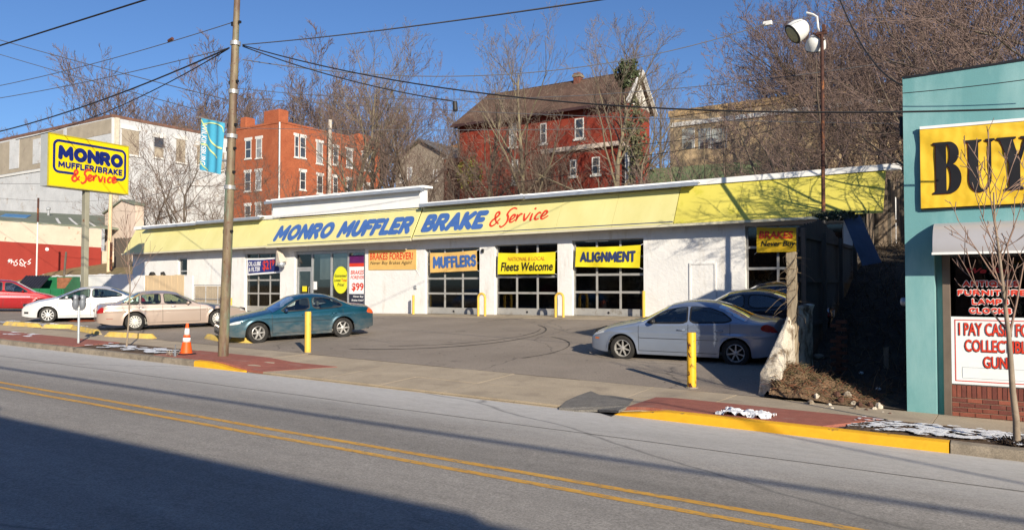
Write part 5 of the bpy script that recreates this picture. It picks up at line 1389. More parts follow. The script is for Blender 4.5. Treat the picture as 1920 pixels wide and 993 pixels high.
# electrical boxes on the hidden side wall
q = PY(1688, 240, YS + 0.8)
tag(MB().bev(X0 - 0.12, X0 - 0.002, YS + 0.6, YS + 0.9, q.z - 0.16, q.z + 0.16, 0.01).build("junction_box", M_black), "dark box high on the side wall of the teal shop", "box")
q = PY(1690, 565, YS + 0.6)
o = MB(); o.lathe([(0.07, 0), (0.07, 0.10), (0.05, 0.12), (0, 0.13)], 14, (X0 - 0.002, YS + 0.45, q.z), (-1, 0, 0)); tag(o.build("gas_meter", M_steel), "small round meter low on the side wall of the teal shop", "meter")
# display props inside the window
M_disp = mat("display_grey", (0.25, 0.26, 0.25), 0.8)
tag(MB().tube([(fx1 + 0.05, yF + 0.4, 1.0), (fx1 + 0.16, yF + 0.45, 1.55)], 0.015, 6).build("display_stick", mat("pale_wood", (0.5, 0.4, 0.28), 0.7)), "pale stick leaning inside the shop window at its left edge", "stick")
tag(MB().box(fx1 + 0.10, fx1 + 0.42, yF + 0.9, yF + 0.93, 1.75, 2.1).build("framed_picture", M_disp), "grey framed picture inside the dark shop window", "picture")
# ============================================================ CARS
def lerp_pts(P, x):
    if x <= P[0][0]: return P[0][1]
    for (a, b), (c, d) in zip(P, P[1:]):
        if x <= c:
            if c - a < 1e-9: return d
            return b + (d - b) * (x - a) / (c - a)
    return P[-1][1]
def smooth_pts(P, step=0.02, rad=3):
    """piecewise profile resampled and lightly rounded"""
    x0, x1 = P[0][0], P[-1][0]; n = int((x1 - x0) / step)
    xs = [x0 + (x1 - x0) * i / n for i in range(n + 1)]; ys = [lerp_pts(P, x) for x in xs]
    for _ in range(rad):
        ys = [ys[0]] + [(ys[i - 1] + 2 * ys[i] + ys[i + 1]) / 4 for i in range(1, n)] + [ys[-1]]
    return list(zip(xs, ys))
def in_poly(P, x, y):
    c = False; j = len(P) - 1
    for i in range(len(P)):
        if (P[i][1] > y) != (P[j][1] > y) and x < (P[j][0] - P[i][0]) * (y - P[i][1]) / (P[j][1] - P[i][1] + 1e-12) + P[i][0]: c = not c
        j = i
    return c
def dense(P, step=0.04):
    out = []
    for i in range(len(P)):
        a, b = P[i], P[(i + 1) % len(P)]; n = max(1, int(math.hypot(b[0] - a[0], b[1] - a[1]) / step))
        for k in range(n): out.append((a[0] + (b[0] - a[0]) * k / n, a[1] + (b[1] - a[1]) * k / n))
    return out
def round_poly(P, it=2, r=0.25):
    for _ in range(it):
        Q = []
        for i in range(len(P)):
            a, b = P[i], P[(i + 1) % len(P)]
            Q += [(a[0] + (b[0] - a[0]) * r, a[1] + (b[1] - a[1]) * r), (b[0] - (b[0] - a[0]) * r, b[1] - (b[1] - a[1]) * r)]
        P = Q
    return P
M_tyre = mat("tyre_rubber", (0.022, 0.021, 0.020), 0.85, 0.3, 8, stain=(0.09, 0.08, 0.065), stain_sc=5, stain_lo=0.55, stain_hi=0.8)
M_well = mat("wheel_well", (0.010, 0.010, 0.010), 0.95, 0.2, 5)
M_cglass = glass_mat("car_glass", (0.70, 0.78, 0.76), 0.06, 0.01, 0.7)
M_cglass_d = glass_mat("dark_car_glass", (0.30, 0.34, 0.38), 0.07, 0.01, 0.9)
M_rubber = mat("black_trim", (0.015, 0.015, 0.016), 0.5, 0.2, 5)
M_chrome = mat("chrome", (0.60, 0.60, 0.60), 0.18, 0.05, 5, metal=0.95)
M_alloy = mat("alloy_wheel", (0.50, 0.49, 0.47), 0.38, 0.12, 8, metal=0.5)
M_lens_c = mat("headlamp_lens", (0.62, 0.64, 0.64), 0.12, 0.12, 12, metal=0.3, coat=0.5)
M_lens_r = mat("tail_lamp_lens", (0.30, 0.012, 0.010), 0.15, 0.2, 10, coat=0.5)
M_lens_a = mat("amber_marker", (0.65, 0.16, 0.02), 0.25, 0.1, 10)
M_lens_or = mat("orange_lamp_lens", (0.60, 0.09, 0.02), 0.2, 0.1, 10, coat=0.4)
M_plate = mat("number_plate", (0.60, 0.60, 0.56), 0.5, 0.1, 10)
def paint(name, c, metal=0.35, rough=0.32, dirt=None, coat=0.6):
    t = NT(name); b = t.ramp(t.noise(1.0, 3, 0.5, (1, 1, 1), True), 0.3, 0.7, tuple(x * 0.93 for x in c) + (1,), tuple(min(1, x * 1.06) for x in c) + (1,))
    if dirt:
        tc = t.tc; sx = t.new("ShaderNodeSeparateXYZ"); t.link(tc.outputs["Object"], sx.inputs[0])
        mr = t.new("ShaderNodeMapRange"); t.link(sx.outputs["Z"], mr.inputs[0]); mr.inputs[1].default_value = dirt[1]; mr.inputs[2].default_value = 0.12; mr.inputs[3].default_value = 0; mr.inputs[4].default_value = dirt[2]
        m_ = t.new("ShaderNodeMath", operation='MULTIPLY'); t.link(mr.outputs[0], m_.inputs[0]); t.link(t.ramp(t.noise(3.5, 7, 0.7, (1, 1, 2), True), 0.25, 0.6), m_.inputs[1])
        b = t.mix(m_.outputs[0], b, dirt[0] + (1,))
        r = t.new("ShaderNodeMapRange"); t.link(m_.outputs[0], r.inputs[0]); r.inputs[3].default_value = rough; r.inputs[4].default_value = 0.7; t.link(r.outputs[0], t.b.inputs["Roughness"])
    else: t.b.inputs["Roughness"].default_value = rough
    t.base(b); t.b.inputs["Metallic"].default_value = metal
    t.b.inputs["Coat Weight"].default_value = coat; t.b.inputs["Coat Roughness"].default_value = 0.04
    return t.m

def make_wheel(par, x, ysgn, W2, R, rimR, spokes, style, steer=0.0, mrim=None):
    """tyre at track half width W2 (outer face), local car coordinates"""
    M = Matrix.Translation(Vector((x, ysgn * (W2 - 0.105), R))) @ Matrix.Rotation(steer, 4, 'Z')
    ax = M.to_3x3() @ Vector((0, ysgn, 0)); o = M.translation
    t = MB().lathe([(rimR * 0.98, -0.095), (R * 0.93, -0.105), (R, -0.08), (R, 0.075), (R * 0.985, 0.09), (R * 0.93, 0.10), (rimR * 1.06, 0.098), (rimR, 0.085)], 36, o, ax, cap=False).build("wheel", M_tyre, par, smooth='auto', local=True)
    mr = mrim or M_alloy
    MB().lathe([(rimR * 0.96, -0.05), (rimR * 1.0, 0.083), (rimR * 0.95, 0.088), (rimR * 0.88, 0.06), (rimR * 0.86, -0.02)], 32, o, ax, cap=False).build("rim", mr, t, smooth='auto', local=True)
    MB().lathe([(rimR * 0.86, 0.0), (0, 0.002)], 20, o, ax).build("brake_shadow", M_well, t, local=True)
    a = ax.orthogonal().normalized(); b = ax.cross(a)
    mb = MB()
    mb.lathe([(rimR * 0.26, 0.03), (rimR * 0.24, 0.075), (rimR * 0.12, 0.085), (0, 0.086)], 16, o, ax)
    for k in range(spokes):
        an = 2 * pi * k / spokes + 0.3; d = a * cos(an) + b * sin(an); n = ax.cross(d)
        wi, wo = {'star': (0.20, 0.13), 'wide': (0.30, 0.20), 'slot': (0.20, 0.22), 'thin': (0.16, 0.17)}[style]
        r0, r1 = rimR * 0.2, rimR * 0.93
        P = []
        for (r, w, h0, h1) in ((r0, wi, 0.04, 0.078), (r1, wo, 0.045, 0.072)):
            w = w * rimR / 2 
            P.append((o + d * r - n * w + ax * h0, o + d * r + n * w + ax * h0, o + d * r + n * w * 0.8 + ax * h1, o + d * r - n * w * 0.8 + ax * h1))
        mb.add(list(P[0]) + list(P[1]), [(0, 1, 5, 4), (1, 2, 6, 5), (2, 3, 7, 6), (3, 0, 4, 7), (0, 3, 2, 1), (4, 5, 6, 7)])
    mb.build("spokes", mr, t, smooth='auto', local=True)
    return t

def car(name, label, cat, front, rear, c):
    """front, rear: where the near-side wheels touch the ground (world XY); near side is local side c['side']"""
    f = Vector(front[:2]).to_3d(); r = Vector(rear[:2]).to_3d()
    d = (r - f).normalized()                       # local +x runs rearwards
    L, W, Hh, wb, fo, R = c['L'], c['W'], c['H'], c['wb'], c['fo'], c['R']
    side = c.get('side', 1)                        # +1: local +y faces the viewer
    ly = Vector((-d.y, d.x, 0))                    # local +y
    if side > 0 and ly.y > 0 or side < 0 and ly.y < 0: pass
    # ground tilt
    zf_, zr_ = lot(f.x, f.y), lot(r.x, r.y)
    mid = f + d * (wb / 2) - ly * side * (W / 2 - 0.105)
    t = bpy.data.objects.new(name, None); COL.objects.link(t)
    t.empty_display_size = 0.3
    tag(t, label, cat, c.get('group'))
    lxv = (d * wb + Vector((0, 0, zr_ - zf_))).normalized()
    crs = lot(mid.x - ly.x * 0.7, mid.y - ly.y * 0.7), lot(mid.x + ly.x * 0.7, mid.y + ly.y * 0.7)
    lyv = Vector((ly.x * 1.4, ly.y * 1.4, crs[1] - crs[0])).normalized(); lzv = lxv.cross(lyv).normalized(); lyv = lzv.cross(lxv)
    Mx = Matrix((lxv, lyv, lzv)).transposed().to_4x4()
    org = mid - lxv * (fo + wb / 2); org.z = (zf_ + zr_) / 2 - lxv.z * (fo + wb / 2) + 0.0
    # shift so that the origin lies under the front of the car on the centre line
    Mx.translation = org; t.matrix_world = Mx
    t.location = org; t.rotation_euler = Mx.to_euler()
    top = smooth_pts(c['top'], 0.02, 4); belt = smooth_pts(c['belt'], 0.02, 6)
    xf, xr = fo, fo + wb; ra = R + 0.055
    sill = 0.19
    def zt(x): return lerp_pts(top, x)
    def zbelt(x): return min(lerp_pts(belt, x), zt(x) - 0.012)
    def hw(x):
        a = W / 2; e = 1.0
        k = c.get('nose', 0.85)
        if x < k: q = (k - x) / k; e -= c.get('nw', 0.20) * q ** 2.6
        k2 = c.get('tail', 0.7)
        if x > L - k2: q = (x - (L - k2)) / k2; e -= c.get('tw', 0.16) * q ** 2.6
        rr = 0.07
        if x < rr: e -= 0.10 * (1 - math.sqrt(max(0, 1 - (1 - x / rr) ** 2)))
        if x > L - rr: e -= 0.10 * (1 - math.sqrt(max(0, 1 - (1 - (L - x) / rr) ** 2)))
        return a * e
    def zlow(x):
        z = sill
        if x < xf - ra: z = sill + 0.02 + 0.08 * ((xf - ra - x) / (xf - ra)) ** 2
        if x > xr + ra: z = sill + 0.03 + 0.12 * ((x - xr - ra) / (L - xr - ra)) ** 2
        for xc in (xf, xr):
            q = abs(x - xc)
            if q < ra: z = max(z, R + math.sqrt(ra * ra - q * q))
        return z
    tumble = c.get('tumble', 0.42)
    crown = c.get('crown', 0.07)
    def section(x, v):
        """v in 0..3: lower side, upper side, top"""
        w = hw(x); b = zbelt(x); T = zt(x); zl = zlow(x)
        cabin = smooth(0.08, 0.25, T - b)
        zrail = b + max(0.0, (T - b - 0.03 - crown * cabin)) * (0.35 + 0.65 * cabin)
        if v <= 1:
            z = zl + (b - zl) * v
            s = (z - 0.55) / 0.45
            y = w * (1 - 0.035 * s * s * (1.0 if s > 0 else 0.9))
            lip = 0.018 * math.exp(-((z - c.get('crease', 0.62)) / 0.03) ** 2)
            for xc in (xf, xr):   # flared arch
                q = math.hypot(x - xc, max(0, z - R)); y += 0.014 * math.exp(-((q - ra) / 0.05) ** 2) if abs(x - xc) < ra + .12 else 0
            return Vector((x, y + lip * 0.5, z))
        s1 = (b - 0.55) / 0.45; yb = w * (1 - 0.035 * s1 * s1)
        sh = 0.025
        if v <= 2:
            k = v - 1; z = b + (zrail - b) * k
            y = yb - sh * smooth(0, 0.12, k) * cabin - (z - b) * tumble * (1 + 0.12 * k)
            return Vector((x, y, z))
        yr = yb - sh * cabin - (zrail - b) * tumble * 1.12
        k = v - 2; y = yr * (1 - k)
        pw = 2.6
        z = zrail + (T - zrail) * (1 - (1 - k) ** pw)
        return Vector((x, y, z))
    # stations
    xs = sorted(set([0.0, 0.012, 0.03, 0.055, 0.085] + [0.11 + 0.027 * i for i in range(int((L - 0.22) / 0.027))] + [L - 0.085, L - 0.055, L - 0.03, L - 0.012, L]))
    xs = [x for i, x in enumerate(xs) if i == 0 or x - xs[i - 1] > 0.004]
    NA, NB_, NC = 24, 16, 14
    vsr = [i / NA for i in range(NA + 1)] + [1 + i / NB_ for i in range(1, NB_ + 1)] + [2 + i / NC for i in range(1, NC + 1)]
    nv = len(vsr)
    P = [[section(x, v) for v in vsr] for x in xs]
    regions = c['regions']        # (name, key, polygon in side view (x, z), rows 'A','B','AB', material, label)
    tops = c['tops']              # (name, x0, x1, inset function of k, material): on the C rows
    buckets = {}
    def put(key, a, b, cc, dd, s):
        B = buckets.setdefault(key, ({}, [], []))
        idx = []
        for q in (a, b, cc, dd):
            kk = (q[0], q[1], s)
            if kk not in B[0]:
                B[0][kk] = len(B[1]); p = P[q[0]][q[1]]
                if q[1] == nv - 1: pass
                B[1].append((p.x, p.y * s, p.z))
            idx.append(B[0][kk])
        B[2].append(tuple(idx) if s > 0 else tuple(reversed(idx)))
    doorx = c['doors']            # x cuts of doors
    for i in range(len(xs) - 1):
        xm = (xs[i] + xs[i + 1]) / 2
        for j in range(nv - 1):
            vm = (vsr[j] + vsr[j + 1]) / 2
            pm = (P[i][j] + P[i + 1][j] + P[i][j + 1] + P[i + 1][j + 1]) / 4
            key = None
            row = 'A' if vm < 1 else ('B' if vm < 2 else 'C')
            if row in 'AB' or (row == 'C' and pm.z < c.get('lampz', 0.0)):
                for (nm, poly, rows) in regions:
                    if row in rows and in_poly(poly, pm.x, pm.z): key = nm; break
            if key is None and row == 'C':
                for (nm, xa, xb, yi) in tops:
                    if xa < xm < xb and abs(pm.y) < yi(pm.x, hw(xm)): key = nm; break
            for s in (1, -1):
                kk = key
                if kk is None:
                    kk = 'body'
                    if row in 'AB':
                        for di in range(len(doorx) - 1):
                            lo_, hi_ = doorx[di], doorx[di + 1]
                            if lo_ < xm < hi_ and pm.z > sill + 0.08 and not (abs(xm - xr) < ra + 0.02 and pm.z < R + ra) and (row == 'A' or (pm.z < zt(xm) - 0.10)):
                                kk = 'door%d' % di
                        if kk == 'body' and row == 'A' and pm.z < c.get('bumpz', 0.50) and (xm < xf - ra - 0.02 or xm > xr + ra + 0.02): kk = 'bumperF' if xm < L / 2 else 'bumperR'
                    elif c['hood'][0] < xm < c['hood'][1]: kk = 'hood'
                    elif c['trunk'][0] < xm < c['trunk'][1]: kk = 'trunk'
                if kk in ('windshield', 'rearglass', 'body', 'hood', 'trunk', 'bumperF', 'bumperR', 'roofglass'): kk2 = kk
                else: kk2 = kk + ('L' if s > 0 else 'R')
                put(kk2, (i, j), (i + 1, j), (i + 1, j + 1), (i, j + 1), s)
    # end caps
    for (i, key) in ((0, 'bumperF'), (len(xs) - 1, 'bumperR')):
        B = buckets.setdefault(key, ({}, [], []))
        ring = [P[i][j] for j in range(nv)]; pts = [(p.x, p.y, p.z) for p in ring] + [(p.x, -p.y, p.z) for p in reversed(ring[:-1])]
        o_ = len(B[1]); B[1].extend(pts); n = len(pts)
        ids = list(range(o_, o_ + n)); B[2].append(tuple(ids if i == 0 else reversed(ids)))
    pm_ = c['paint']; gm = c.get('glass', M_cglass)
    names = {'body': ('body', pm_), 'hood': ('hood', pm_), 'trunk': ('boot_lid', pm_), 'bumperF': ('bumper', c.get('bumperm', pm_)), 'bumperR': ('bumper', c.get('bumperm', pm_)),
             'windshield': ('windscreen', gm), 'rearglass': ('rear_window', gm)}
    objs = {}
    for key, B in buckets.items():
        base = key[:-1] if key[-1] in 'LR' and key[:-1] not in ('bumpe',) and key not in names else key
        if key in names: nm, m_ = names[key]
        elif base.startswith('door'): nm, m_ = 'door', pm_
        elif base.startswith('win'): nm, m_ = 'window', gm
        elif base.startswith('head'): nm, m_ = 'headlight', M_lens_c
        elif base.startswith('tail'): nm, m_ = 'taillight', c.get('tailm', M_lens_r)
        elif base.startswith('mark'): nm, m_ = 'side_marker', c.get('markm', M_lens_a)
        elif base.startswith('black'): nm, m_ = 'pillar_trim', M_rubber
        else: nm, m_ = base, pm_
        mb = MB(); mb.v = B[1]; mb.f = B[2]
        objs[key] = mb.build(nm, m_, t, smooth=True, local=True)
    # ribbons over edges: window surrounds, panel gaps, side mouldings
    def surf_at(x, z, s, off):
        # find v for z
        i = min(range(len(xs)), key=lambda k: abs(xs[k] - x))
        lo, hi = 0.0, 2.0
        a, b_ = section(x, 0).z, section(x, 2).z
        z = max(a, min(b_, z))
        for _ in range(22):
            m_ = (lo + hi) / 2
            if section(x, m_).z < z: lo = m_
            else: hi = m_
        p = section(x, lo); return Vector((p.x, (p.y + off) * s, p.z + off * 0.3))
    def ribbon(poly, w, m_, name_, s, off=0.006, closed=True, par=t):
        D = dense(poly, 0.04) if closed else poly
        mb = MB(); L1 = []; L2 = []; n = len(D)
        for i in range(n):
            a = D[i - 1] if (i > 0 or closed) else D[i]; b_ = D[(i + 1) % n] if (closed or i < n - 1) else D[i]
            dx, dz = b_[0] - a[0], b_[1] - a[1]; l = math.hypot(dx, dz) or 1
            L1.append(surf_at(D[i][0] - dz / l * w / 2, D[i][1] + dx / l * w / 2, s, off)); L2.append(surf_at(D[i][0] + dz / l * w / 2, D[i][1] - dx / l * w / 2, s, off))
        fs = [(i, (i + 1) % n, n + (i + 1) % n, n + i) for i in range(n if closed else n - 1)]
        mb.add(L1 + L2, fs); return mb.build(name_, m_, par, local=True)
    for s in (1, -1):
        for (nm, poly, rows) in regions:
            if nm.startswith(('head', 'tail', 'mark')): ribbon(poly, 0.022, pm_, 'lamp_surround', s, 0.004)
            if nm.startswith('win'): ribbon(poly, 0.034, c.get('trimm', M_rubber), 'window_trim', s, par=objs.get(nm + ('L' if s > 0 else 'R'), t))
        gm_ = M_rubber
        if s == side:
            for dx_ in doorx:
                pts = [(dx_ + c.get('cutlean', 0) * (z - 0.5), z) for z in np.linspace(sill + 0.09, lerp_pts(belt, dx_), 12)]
                pts = [(x_, z_) for x_, z_ in pts if not (abs(x_ - xr) < ra + 0.03 and z_ < R + ra + 0.02)]
                if len(pts) > 1: ribbon(pts, 0.010, gm_, 'door_gap', s, 0.003, False)
            pts = [(x_, sill + 0.085) for x_ in np.linspace(doorx[0], min(doorx[-1], xr - ra), 30)]; ribbon(pts, 0.010, gm_, 'door_gap', s, 0.003, False)
            if c.get('mould'):
                zc = c['mould']; pts = [(x_, zc) for x_ in np.linspace(doorx[0] + 0.03, min(doorx[-1] - 0.03, xr - ra - 0.02), 40)]
                ribbon(pts, 0.035, c.get('mouldm', pm_), 'side_moulding', s, 0.016, False); ribbon([(a_, b_ - 0.024) for a_, b_ in pts], 0.008, M_rubber, 'side_moulding', s, 0.008, False)
        # arch lips
        for xc in (xf, xr):
            pts = [(xc + (ra + 0.010) * cos(a_), R + (ra + 0.010) * sin(a_)) for a_ in np.linspace(0.0, pi, 26)]
            ribbon(pts, 0.022, pm_, 'arch_lip', s, 0.012, False)
        # wheel-arch liners
        for xc in (xf, xr):
            mb = MB(); n = 16; v_ = []
            for k in range(n + 1):
                a_ = -0.25 + (pi + 0.5) * k / n
                for yy in (W / 2 - 0.035 - (0.02 if xc == xf else 0.0), W / 2 - 0.36): v_.append((xc + ra * 0.995 * cos(a_), s * yy, R + ra * 0.995 * sin(a_)))
            mb.add(v_, [(2 * k, 2 * k + 1, 2 * k + 3, 2 * k + 2) for k in range(n)])
            mb.add([(xc - ra - .02, s * (W / 2 - 0.36), 0.2), (xc + ra + .02, s * (W / 2 - 0.36), 0.2), (xc + ra + .02, s * (W / 2 - 0.36), R + ra), (xc - ra - .02, s * (W / 2 - 0.36), R + ra)], [(0, 1, 2, 3)])
            mb.build("wheel_arch_liner", M_well, t, local=True)
        for xc, st in ((xf, c.get('steer', 0.0)), (xr, 0)):
            make_wheel(t, xc, s, W / 2 - 0.01, R, c['rim'], c['spokes'], c['style'], st, c.get('rimm'))
        # handles, mirrors
        for hx in c['handles']:
            p = surf_at(hx, c['hz'], s, 0.0); q = surf_at(hx + 0.16, c['hz'], s, 0.0); e = Vector((0, 0.028 * s, 0))
            MB().tube([p, p + e * 1.0 + Vector((.02, 0, 0)), q + e * 1.0 - Vector((.02, 0, 0)), q], 0.012, 6).build("door_handle", c.get('handlem', pm_), t, smooth=True, local=True)
        mx, mz = c['mirror']; p = surf_at(mx, mz - 0.03, s, 0.0)
        g = MB().grid(lambda u, v: tuple(p + Vector((0.03 + 0.055 * cos(2 * pi * u) * sin(pi * v) ** 0.7, s * (0.10 + 0.085 * -cos(pi * v)), 0.05 + 0.062 * sin(2 * pi * u) * sin(pi * v) ** 0.6))), 16, 8)
        mo = g.build("mirror", c.get('mirrorm', pm_), t, smooth=True, local=True)
        MB().tube([p, p + Vector((0.02, s * 0.06, 0.03))], 0.02, 6).build("mirror_stem", M_rubber, mo, local=True)
    # underbody, interior
    MB().bev(xf + 0.1, xr - 0.1, -W / 2 + 0.10, W / 2 - 0.10, 0.16, 0.22, 0.01).box(0.18, xf - ra, -W / 2 + 0.22, W / 2 - 0.22, 0.22, 0.26).box(xr + ra, L - 0.15, -W / 2 + 0.20, W / 2 - 0.20, 0.24, 0.28).box(xf - 0.3, xf + 0.3, -W / 2 + 0.37, W / 2 - 0.37, 0.2, 0.6).box(xr - 0.3, xr + 0.3, -W / 2 + 0.37, W / 2 - 0.37, 0.2, 0.6).build("underbody", M_well, t, local=True)
    im = c.get('inm', mat("upholstery", (0.14, 0.135, 0.125), 0.9, 0.1, 5))
    bz = lerp_pts(belt, fo + wb / 2)
    xw = c['cabin'][0]; xe = c['cabin'][1]
    mb = MB().box(xw + 0.15, xe - 0.1, -W / 2 + 0.09, W / 2 - 0.09, 0.23, 0.30)
    mb.build("cabin_floor", im, t, local=True)
    MB().grid(lambda u, v: (xw + 0.02 + 0.50 * u, (-W / 2 + 0.12) + (W - 0.24) * v, bz - 0.10 + 0.07 * sin(pi * min(1, u * 1.1)) - 0.2 * u * u), 6, 4).build("dashboard", M_rubber, t, local=True)
    for s in (1, -1):
        sx = xw + 1.18
        so = MB().bev(sx - 0.45, sx + 0.05, s * 0.37 - 0.24, s * 0.37 + 0.24, 0.30, 0.55, 0.04)
        so.hexa([(sx, s * .37 - .23, .5), (sx + .14, s * .37 - .23, .5), (sx + .14, s * .37 + .23, .5), (sx, s * .37 + .23, .5), (sx + .17, s * .37 - .20, bz + 0.10), (sx + .26, s * .37 - .20, bz + 0.10), (sx + .26, s * .37 + .20, bz + 0.10), (sx + .17, s * .37 + .20, bz + 0.10)])
        so = so.build("seat", im, t, smooth='auto', local=True)
        MB().grid(lambda u, v: (sx + .24 + 0.05 * sin(pi * v) * cos(2 * pi * u), s * 0.37 + 0.13 * -cos(pi * v), bz + 0.20 + 0.09 * sin(pi * v) ** 0.5 * sin(2 * pi * u)), 12, 6).build("headrest", im, so, smooth=True, local=True)
    sx = xw + 1.18 + 0.85
    MB().bev(sx - 0.42, sx + 0.12, -0.62, 0.62, 0.30, 0.58, 0.04).hexa([(sx + .05, -.62, .5), (sx + .2, -.62, .5), (sx + .2, .62, .5), (sx + .05, .62, .5), (sx + .2, -.55, bz + .06), (sx + .3, -.55, bz + .06), (sx + .3, .55, bz + .06), (sx + .2, .55, bz + .06)]).build("rear_seat", im, t, smooth='auto', local=True)
    MB().box(sx + 0.3, c['cabin'][2], -W / 2 + 0.14, W / 2 - 0.14, bz - 0.06, bz - 0.03).build("parcel_shelf", im, t, local=True)
    # driver is on the car's left: local -y when facing forward (-x)
    c0 = Vector((xw + 0.60, -0.37, bz - 0.03)); A_ = Vector((-0.85, 0, 0.5)).normalized(); a_ = A_.orthogonal().normalized(); b_ = A_.cross(a_)
    MB().tube([c0 + (a_ * cos(k * pi / 10) + b_ * sin(k * pi / 10)) * 0.185 for k in range(21)], 0.014, 6, False).build("steering_wheel", M_rubber, t, smooth=True, local=True)
    # front grille, plate, lower intake
    if c.get('grille'):
        z0, z1, yw, m_ = c['grille']
        mb = MB()
        for k in range(4):
            zz = z0 + (z1 - z0) * (k + 0.5) / 4; mb.box(-0.012, 0.02, -yw, yw, zz - 0.008, zz + 0.008)
        MB().box(-0.004, 0.03, -yw - 0.02, yw + 0.02, z0 - 0.01, z1 + 0.01).build("grille", M_rubber, t, local=True); mb.build("grille_bar", m_, t, local=True)
    MB().box(-0.006, 0.03, -0.55, 0.55, 0.28, 0.37).build("lower_intake", M_rubber, t, local=True)
    MB().box(L - 0.015, L + 0.012, -0.155, 0.155, c.get('platez', 0.72), c.get('platez', 0.72) + 0.155).build("number_plate", M_plate, t, local=True)
    return t, surf_at, ribbon

def sedan_regions(A, roof, C, belt, dlo, cuts, q=None):
    pass
# ---- silver compact sedan (right) ----
silver = dict(L=4.43, W=1.71, H=1.42, wb=2.667, fo=0.86, R=0.305, rim=0.205, spokes=7, style='star', side=-1,
    top=[(0, 0.52), (0.03, 0.62), (0.12, 0.70), (0.45, 0.82), (1.12, 0.955), (1.30, 1.00), (1.95, 1.345), (2.25, 1.405), (2.60, 1.425), (2.95, 1.40), (3.3, 1.29), (3.80, 1.065), (4.0, 1.035), (4.33, 1.02), (4.41, 0.93), (4.43, 0.80)],
    belt=[(0, 0.50), (0.15, 0.62), (0.6, 0.74), (1.2, 0.865), (2.4, 0.925), (3.6, 0.975), (4.2, 0.965), (4.43, 0.78)],
    regions=[('win1', round_poly([(1.44, 0.925), (2.44, 0.955), (2.42, 1.33), (2.16, 1.315), (1.82, 1.17)], 2, 0.10), 'B'),
             ('win2', round_poly([(2.50, 0.96), (3.30, 0.985), (3.46, 1.04), (3.20, 1.22), (2.92, 1.31), (2.50, 1.34)], 2, 0.13), 'B'),
             ('head', [(0.02, 0.56), (0.40, 0.66), (0.44, 0.78), (0.10, 0.72), (0.02, 0.66)], 'AB'),
             ('mark', [(0.14, 0.50), (0.26, 0.50), (0.26, 0.56), (0.14, 0.56)], 'A'),
             ('tail', round_poly([(4.10, 0.80), (4.40, 0.76), (4.44, 0.80), (4.44, 0.98), (4.18, 0.99), (4.05, 0.90)], 2, 0.25), 'AB')],
    tops=[('windshield', 1.32, 1.97, lambda x, w: w * 0.965 - 0.05 - 0.22 * smooth(1.3, 2.0, x)), ('rearglass', 3.10, 3.76, lambda x, w: w * 0.94 - 0.03 - 0.24 * (1 - smooth(3.1, 3.8, x)))],
    doors=[1.28, 2.47, 3.42], hood=(0.14, 1.25), trunk=(3.82, 4.33), handles=[2.22, 3.10], hz=0.80, mirror=(1.62, 0.96), mould=0.60, cabin=(1.35, 3.5, 3.72),
    paint=paint("silver_blue_paint", (0.29, 0.35, 0.46), 0.55, 0.30, ((0.22, 0.20, 0.18), 0.5, 0.35)), mirrorm=M_rubber, glass=M_cglass_d, grille=(0.60, 0.68, 0.35, M_chrome), crease=0.70, group="cars parked at the right of the lot")
car("parked_car", "silver compact sedan with star wheels at the right of the lot, half in shade", "car", (-7.88, 17.02), (-5.23, 17.24), silver)
# ---- two dark cars parked behind it ----
dark1 = dict(silver); dark1.update(paint=paint("black_paint_car", (0.018, 0.02, 0.03), 0.4, 0.22), L=4.70, wb=2.75, fo=0.95, W=1.78, side=-1, mould=None, rim=0.20, spokes=5, style='wide',
    top=[(0, 0.52), (0.03, 0.64), (0.12, 0.74), (0.5, 0.86), (1.25, 0.98), (1.42, 1.02), (2.10, 1.38), (2.45, 1.44), (2.80, 1.455), (3.15, 1.43), (3.5, 1.33), (4.02, 1.12), (4.25, 1.09), (4.58, 1.06), (4.67, 0.95), (4.70, 0.8)],
    belt=[(0, 0.50), (0.15, 0.66), (0.6, 0.78), (1.3, 0.90), (2.6, 0.95), (3.8, 1.0), (4.4, 0.99), (4.70, 0.80)],
    regions=[('win1', round_poly([(1.66, 0.97), (2.58, 0.985), (2.56, 1.34), (2.30, 1.33), (1.98, 1.20)], 2, 0.18), 'B'),
             ('win2', round_poly([(2.68, 0.99), (3.46, 1.03), (3.62, 1.09), (3.38, 1.25), (3.08, 1.33), (2.68, 1.35)], 2, 0.2), 'B'),
             ('head', [(0.02, 0.60), (0.40, 0.68), (0.44, 0.80), (0.10, 0.74), (0.02, 0.68)], 'AB'), ('mark', [(0.14, 0.50), (0.26, 0.50), (0.26, 0.56), (0.14, 0.56)], 'A'),
             ('tail', round_poly([(4.34, 0.80), (4.66, 0.76), (4.71, 0.80), (4.71, 1.0), (4.42, 1.03), (4.30, 0.93)], 2, 0.25), 'AB')],
    tops=[('windshield', 1.44, 2.12, lambda x, w: w * 0.965 - 0.05 - 0.22 * smooth(1.4, 2.1, x)), ('rearglass', 3.30, 3.98, lambda x, w: w * 0.94 - 0.03 - 0.24 * (1 - smooth(3.3, 4.0, x)))],
    doors=[1.42, 2.63, 3.62], hood=(0.14, 1.38), trunk=(4.04, 4.56), handles=[2.38, 3.28], hz=0.84, mirror=(1.78, 1.0), cabin=(1.5, 3.7, 3.95))
car("parked_car", "black sedan directly behind the silver compact sedan, its roof showing", "car", (-7.55, 20.2), (-4.85, 20.5), dark1)
dark2 = dict(dark1); dark2.update(paint=paint("dark_blue_paint_car", (0.03, 0.045, 0.10), 0.4, 0.22))
car("parked_car", "dark blue sedan behind the black sedan, furthest back at the right of the lot", "car", (-7.6, 23.1), (-4.9, 23.4), dark2)

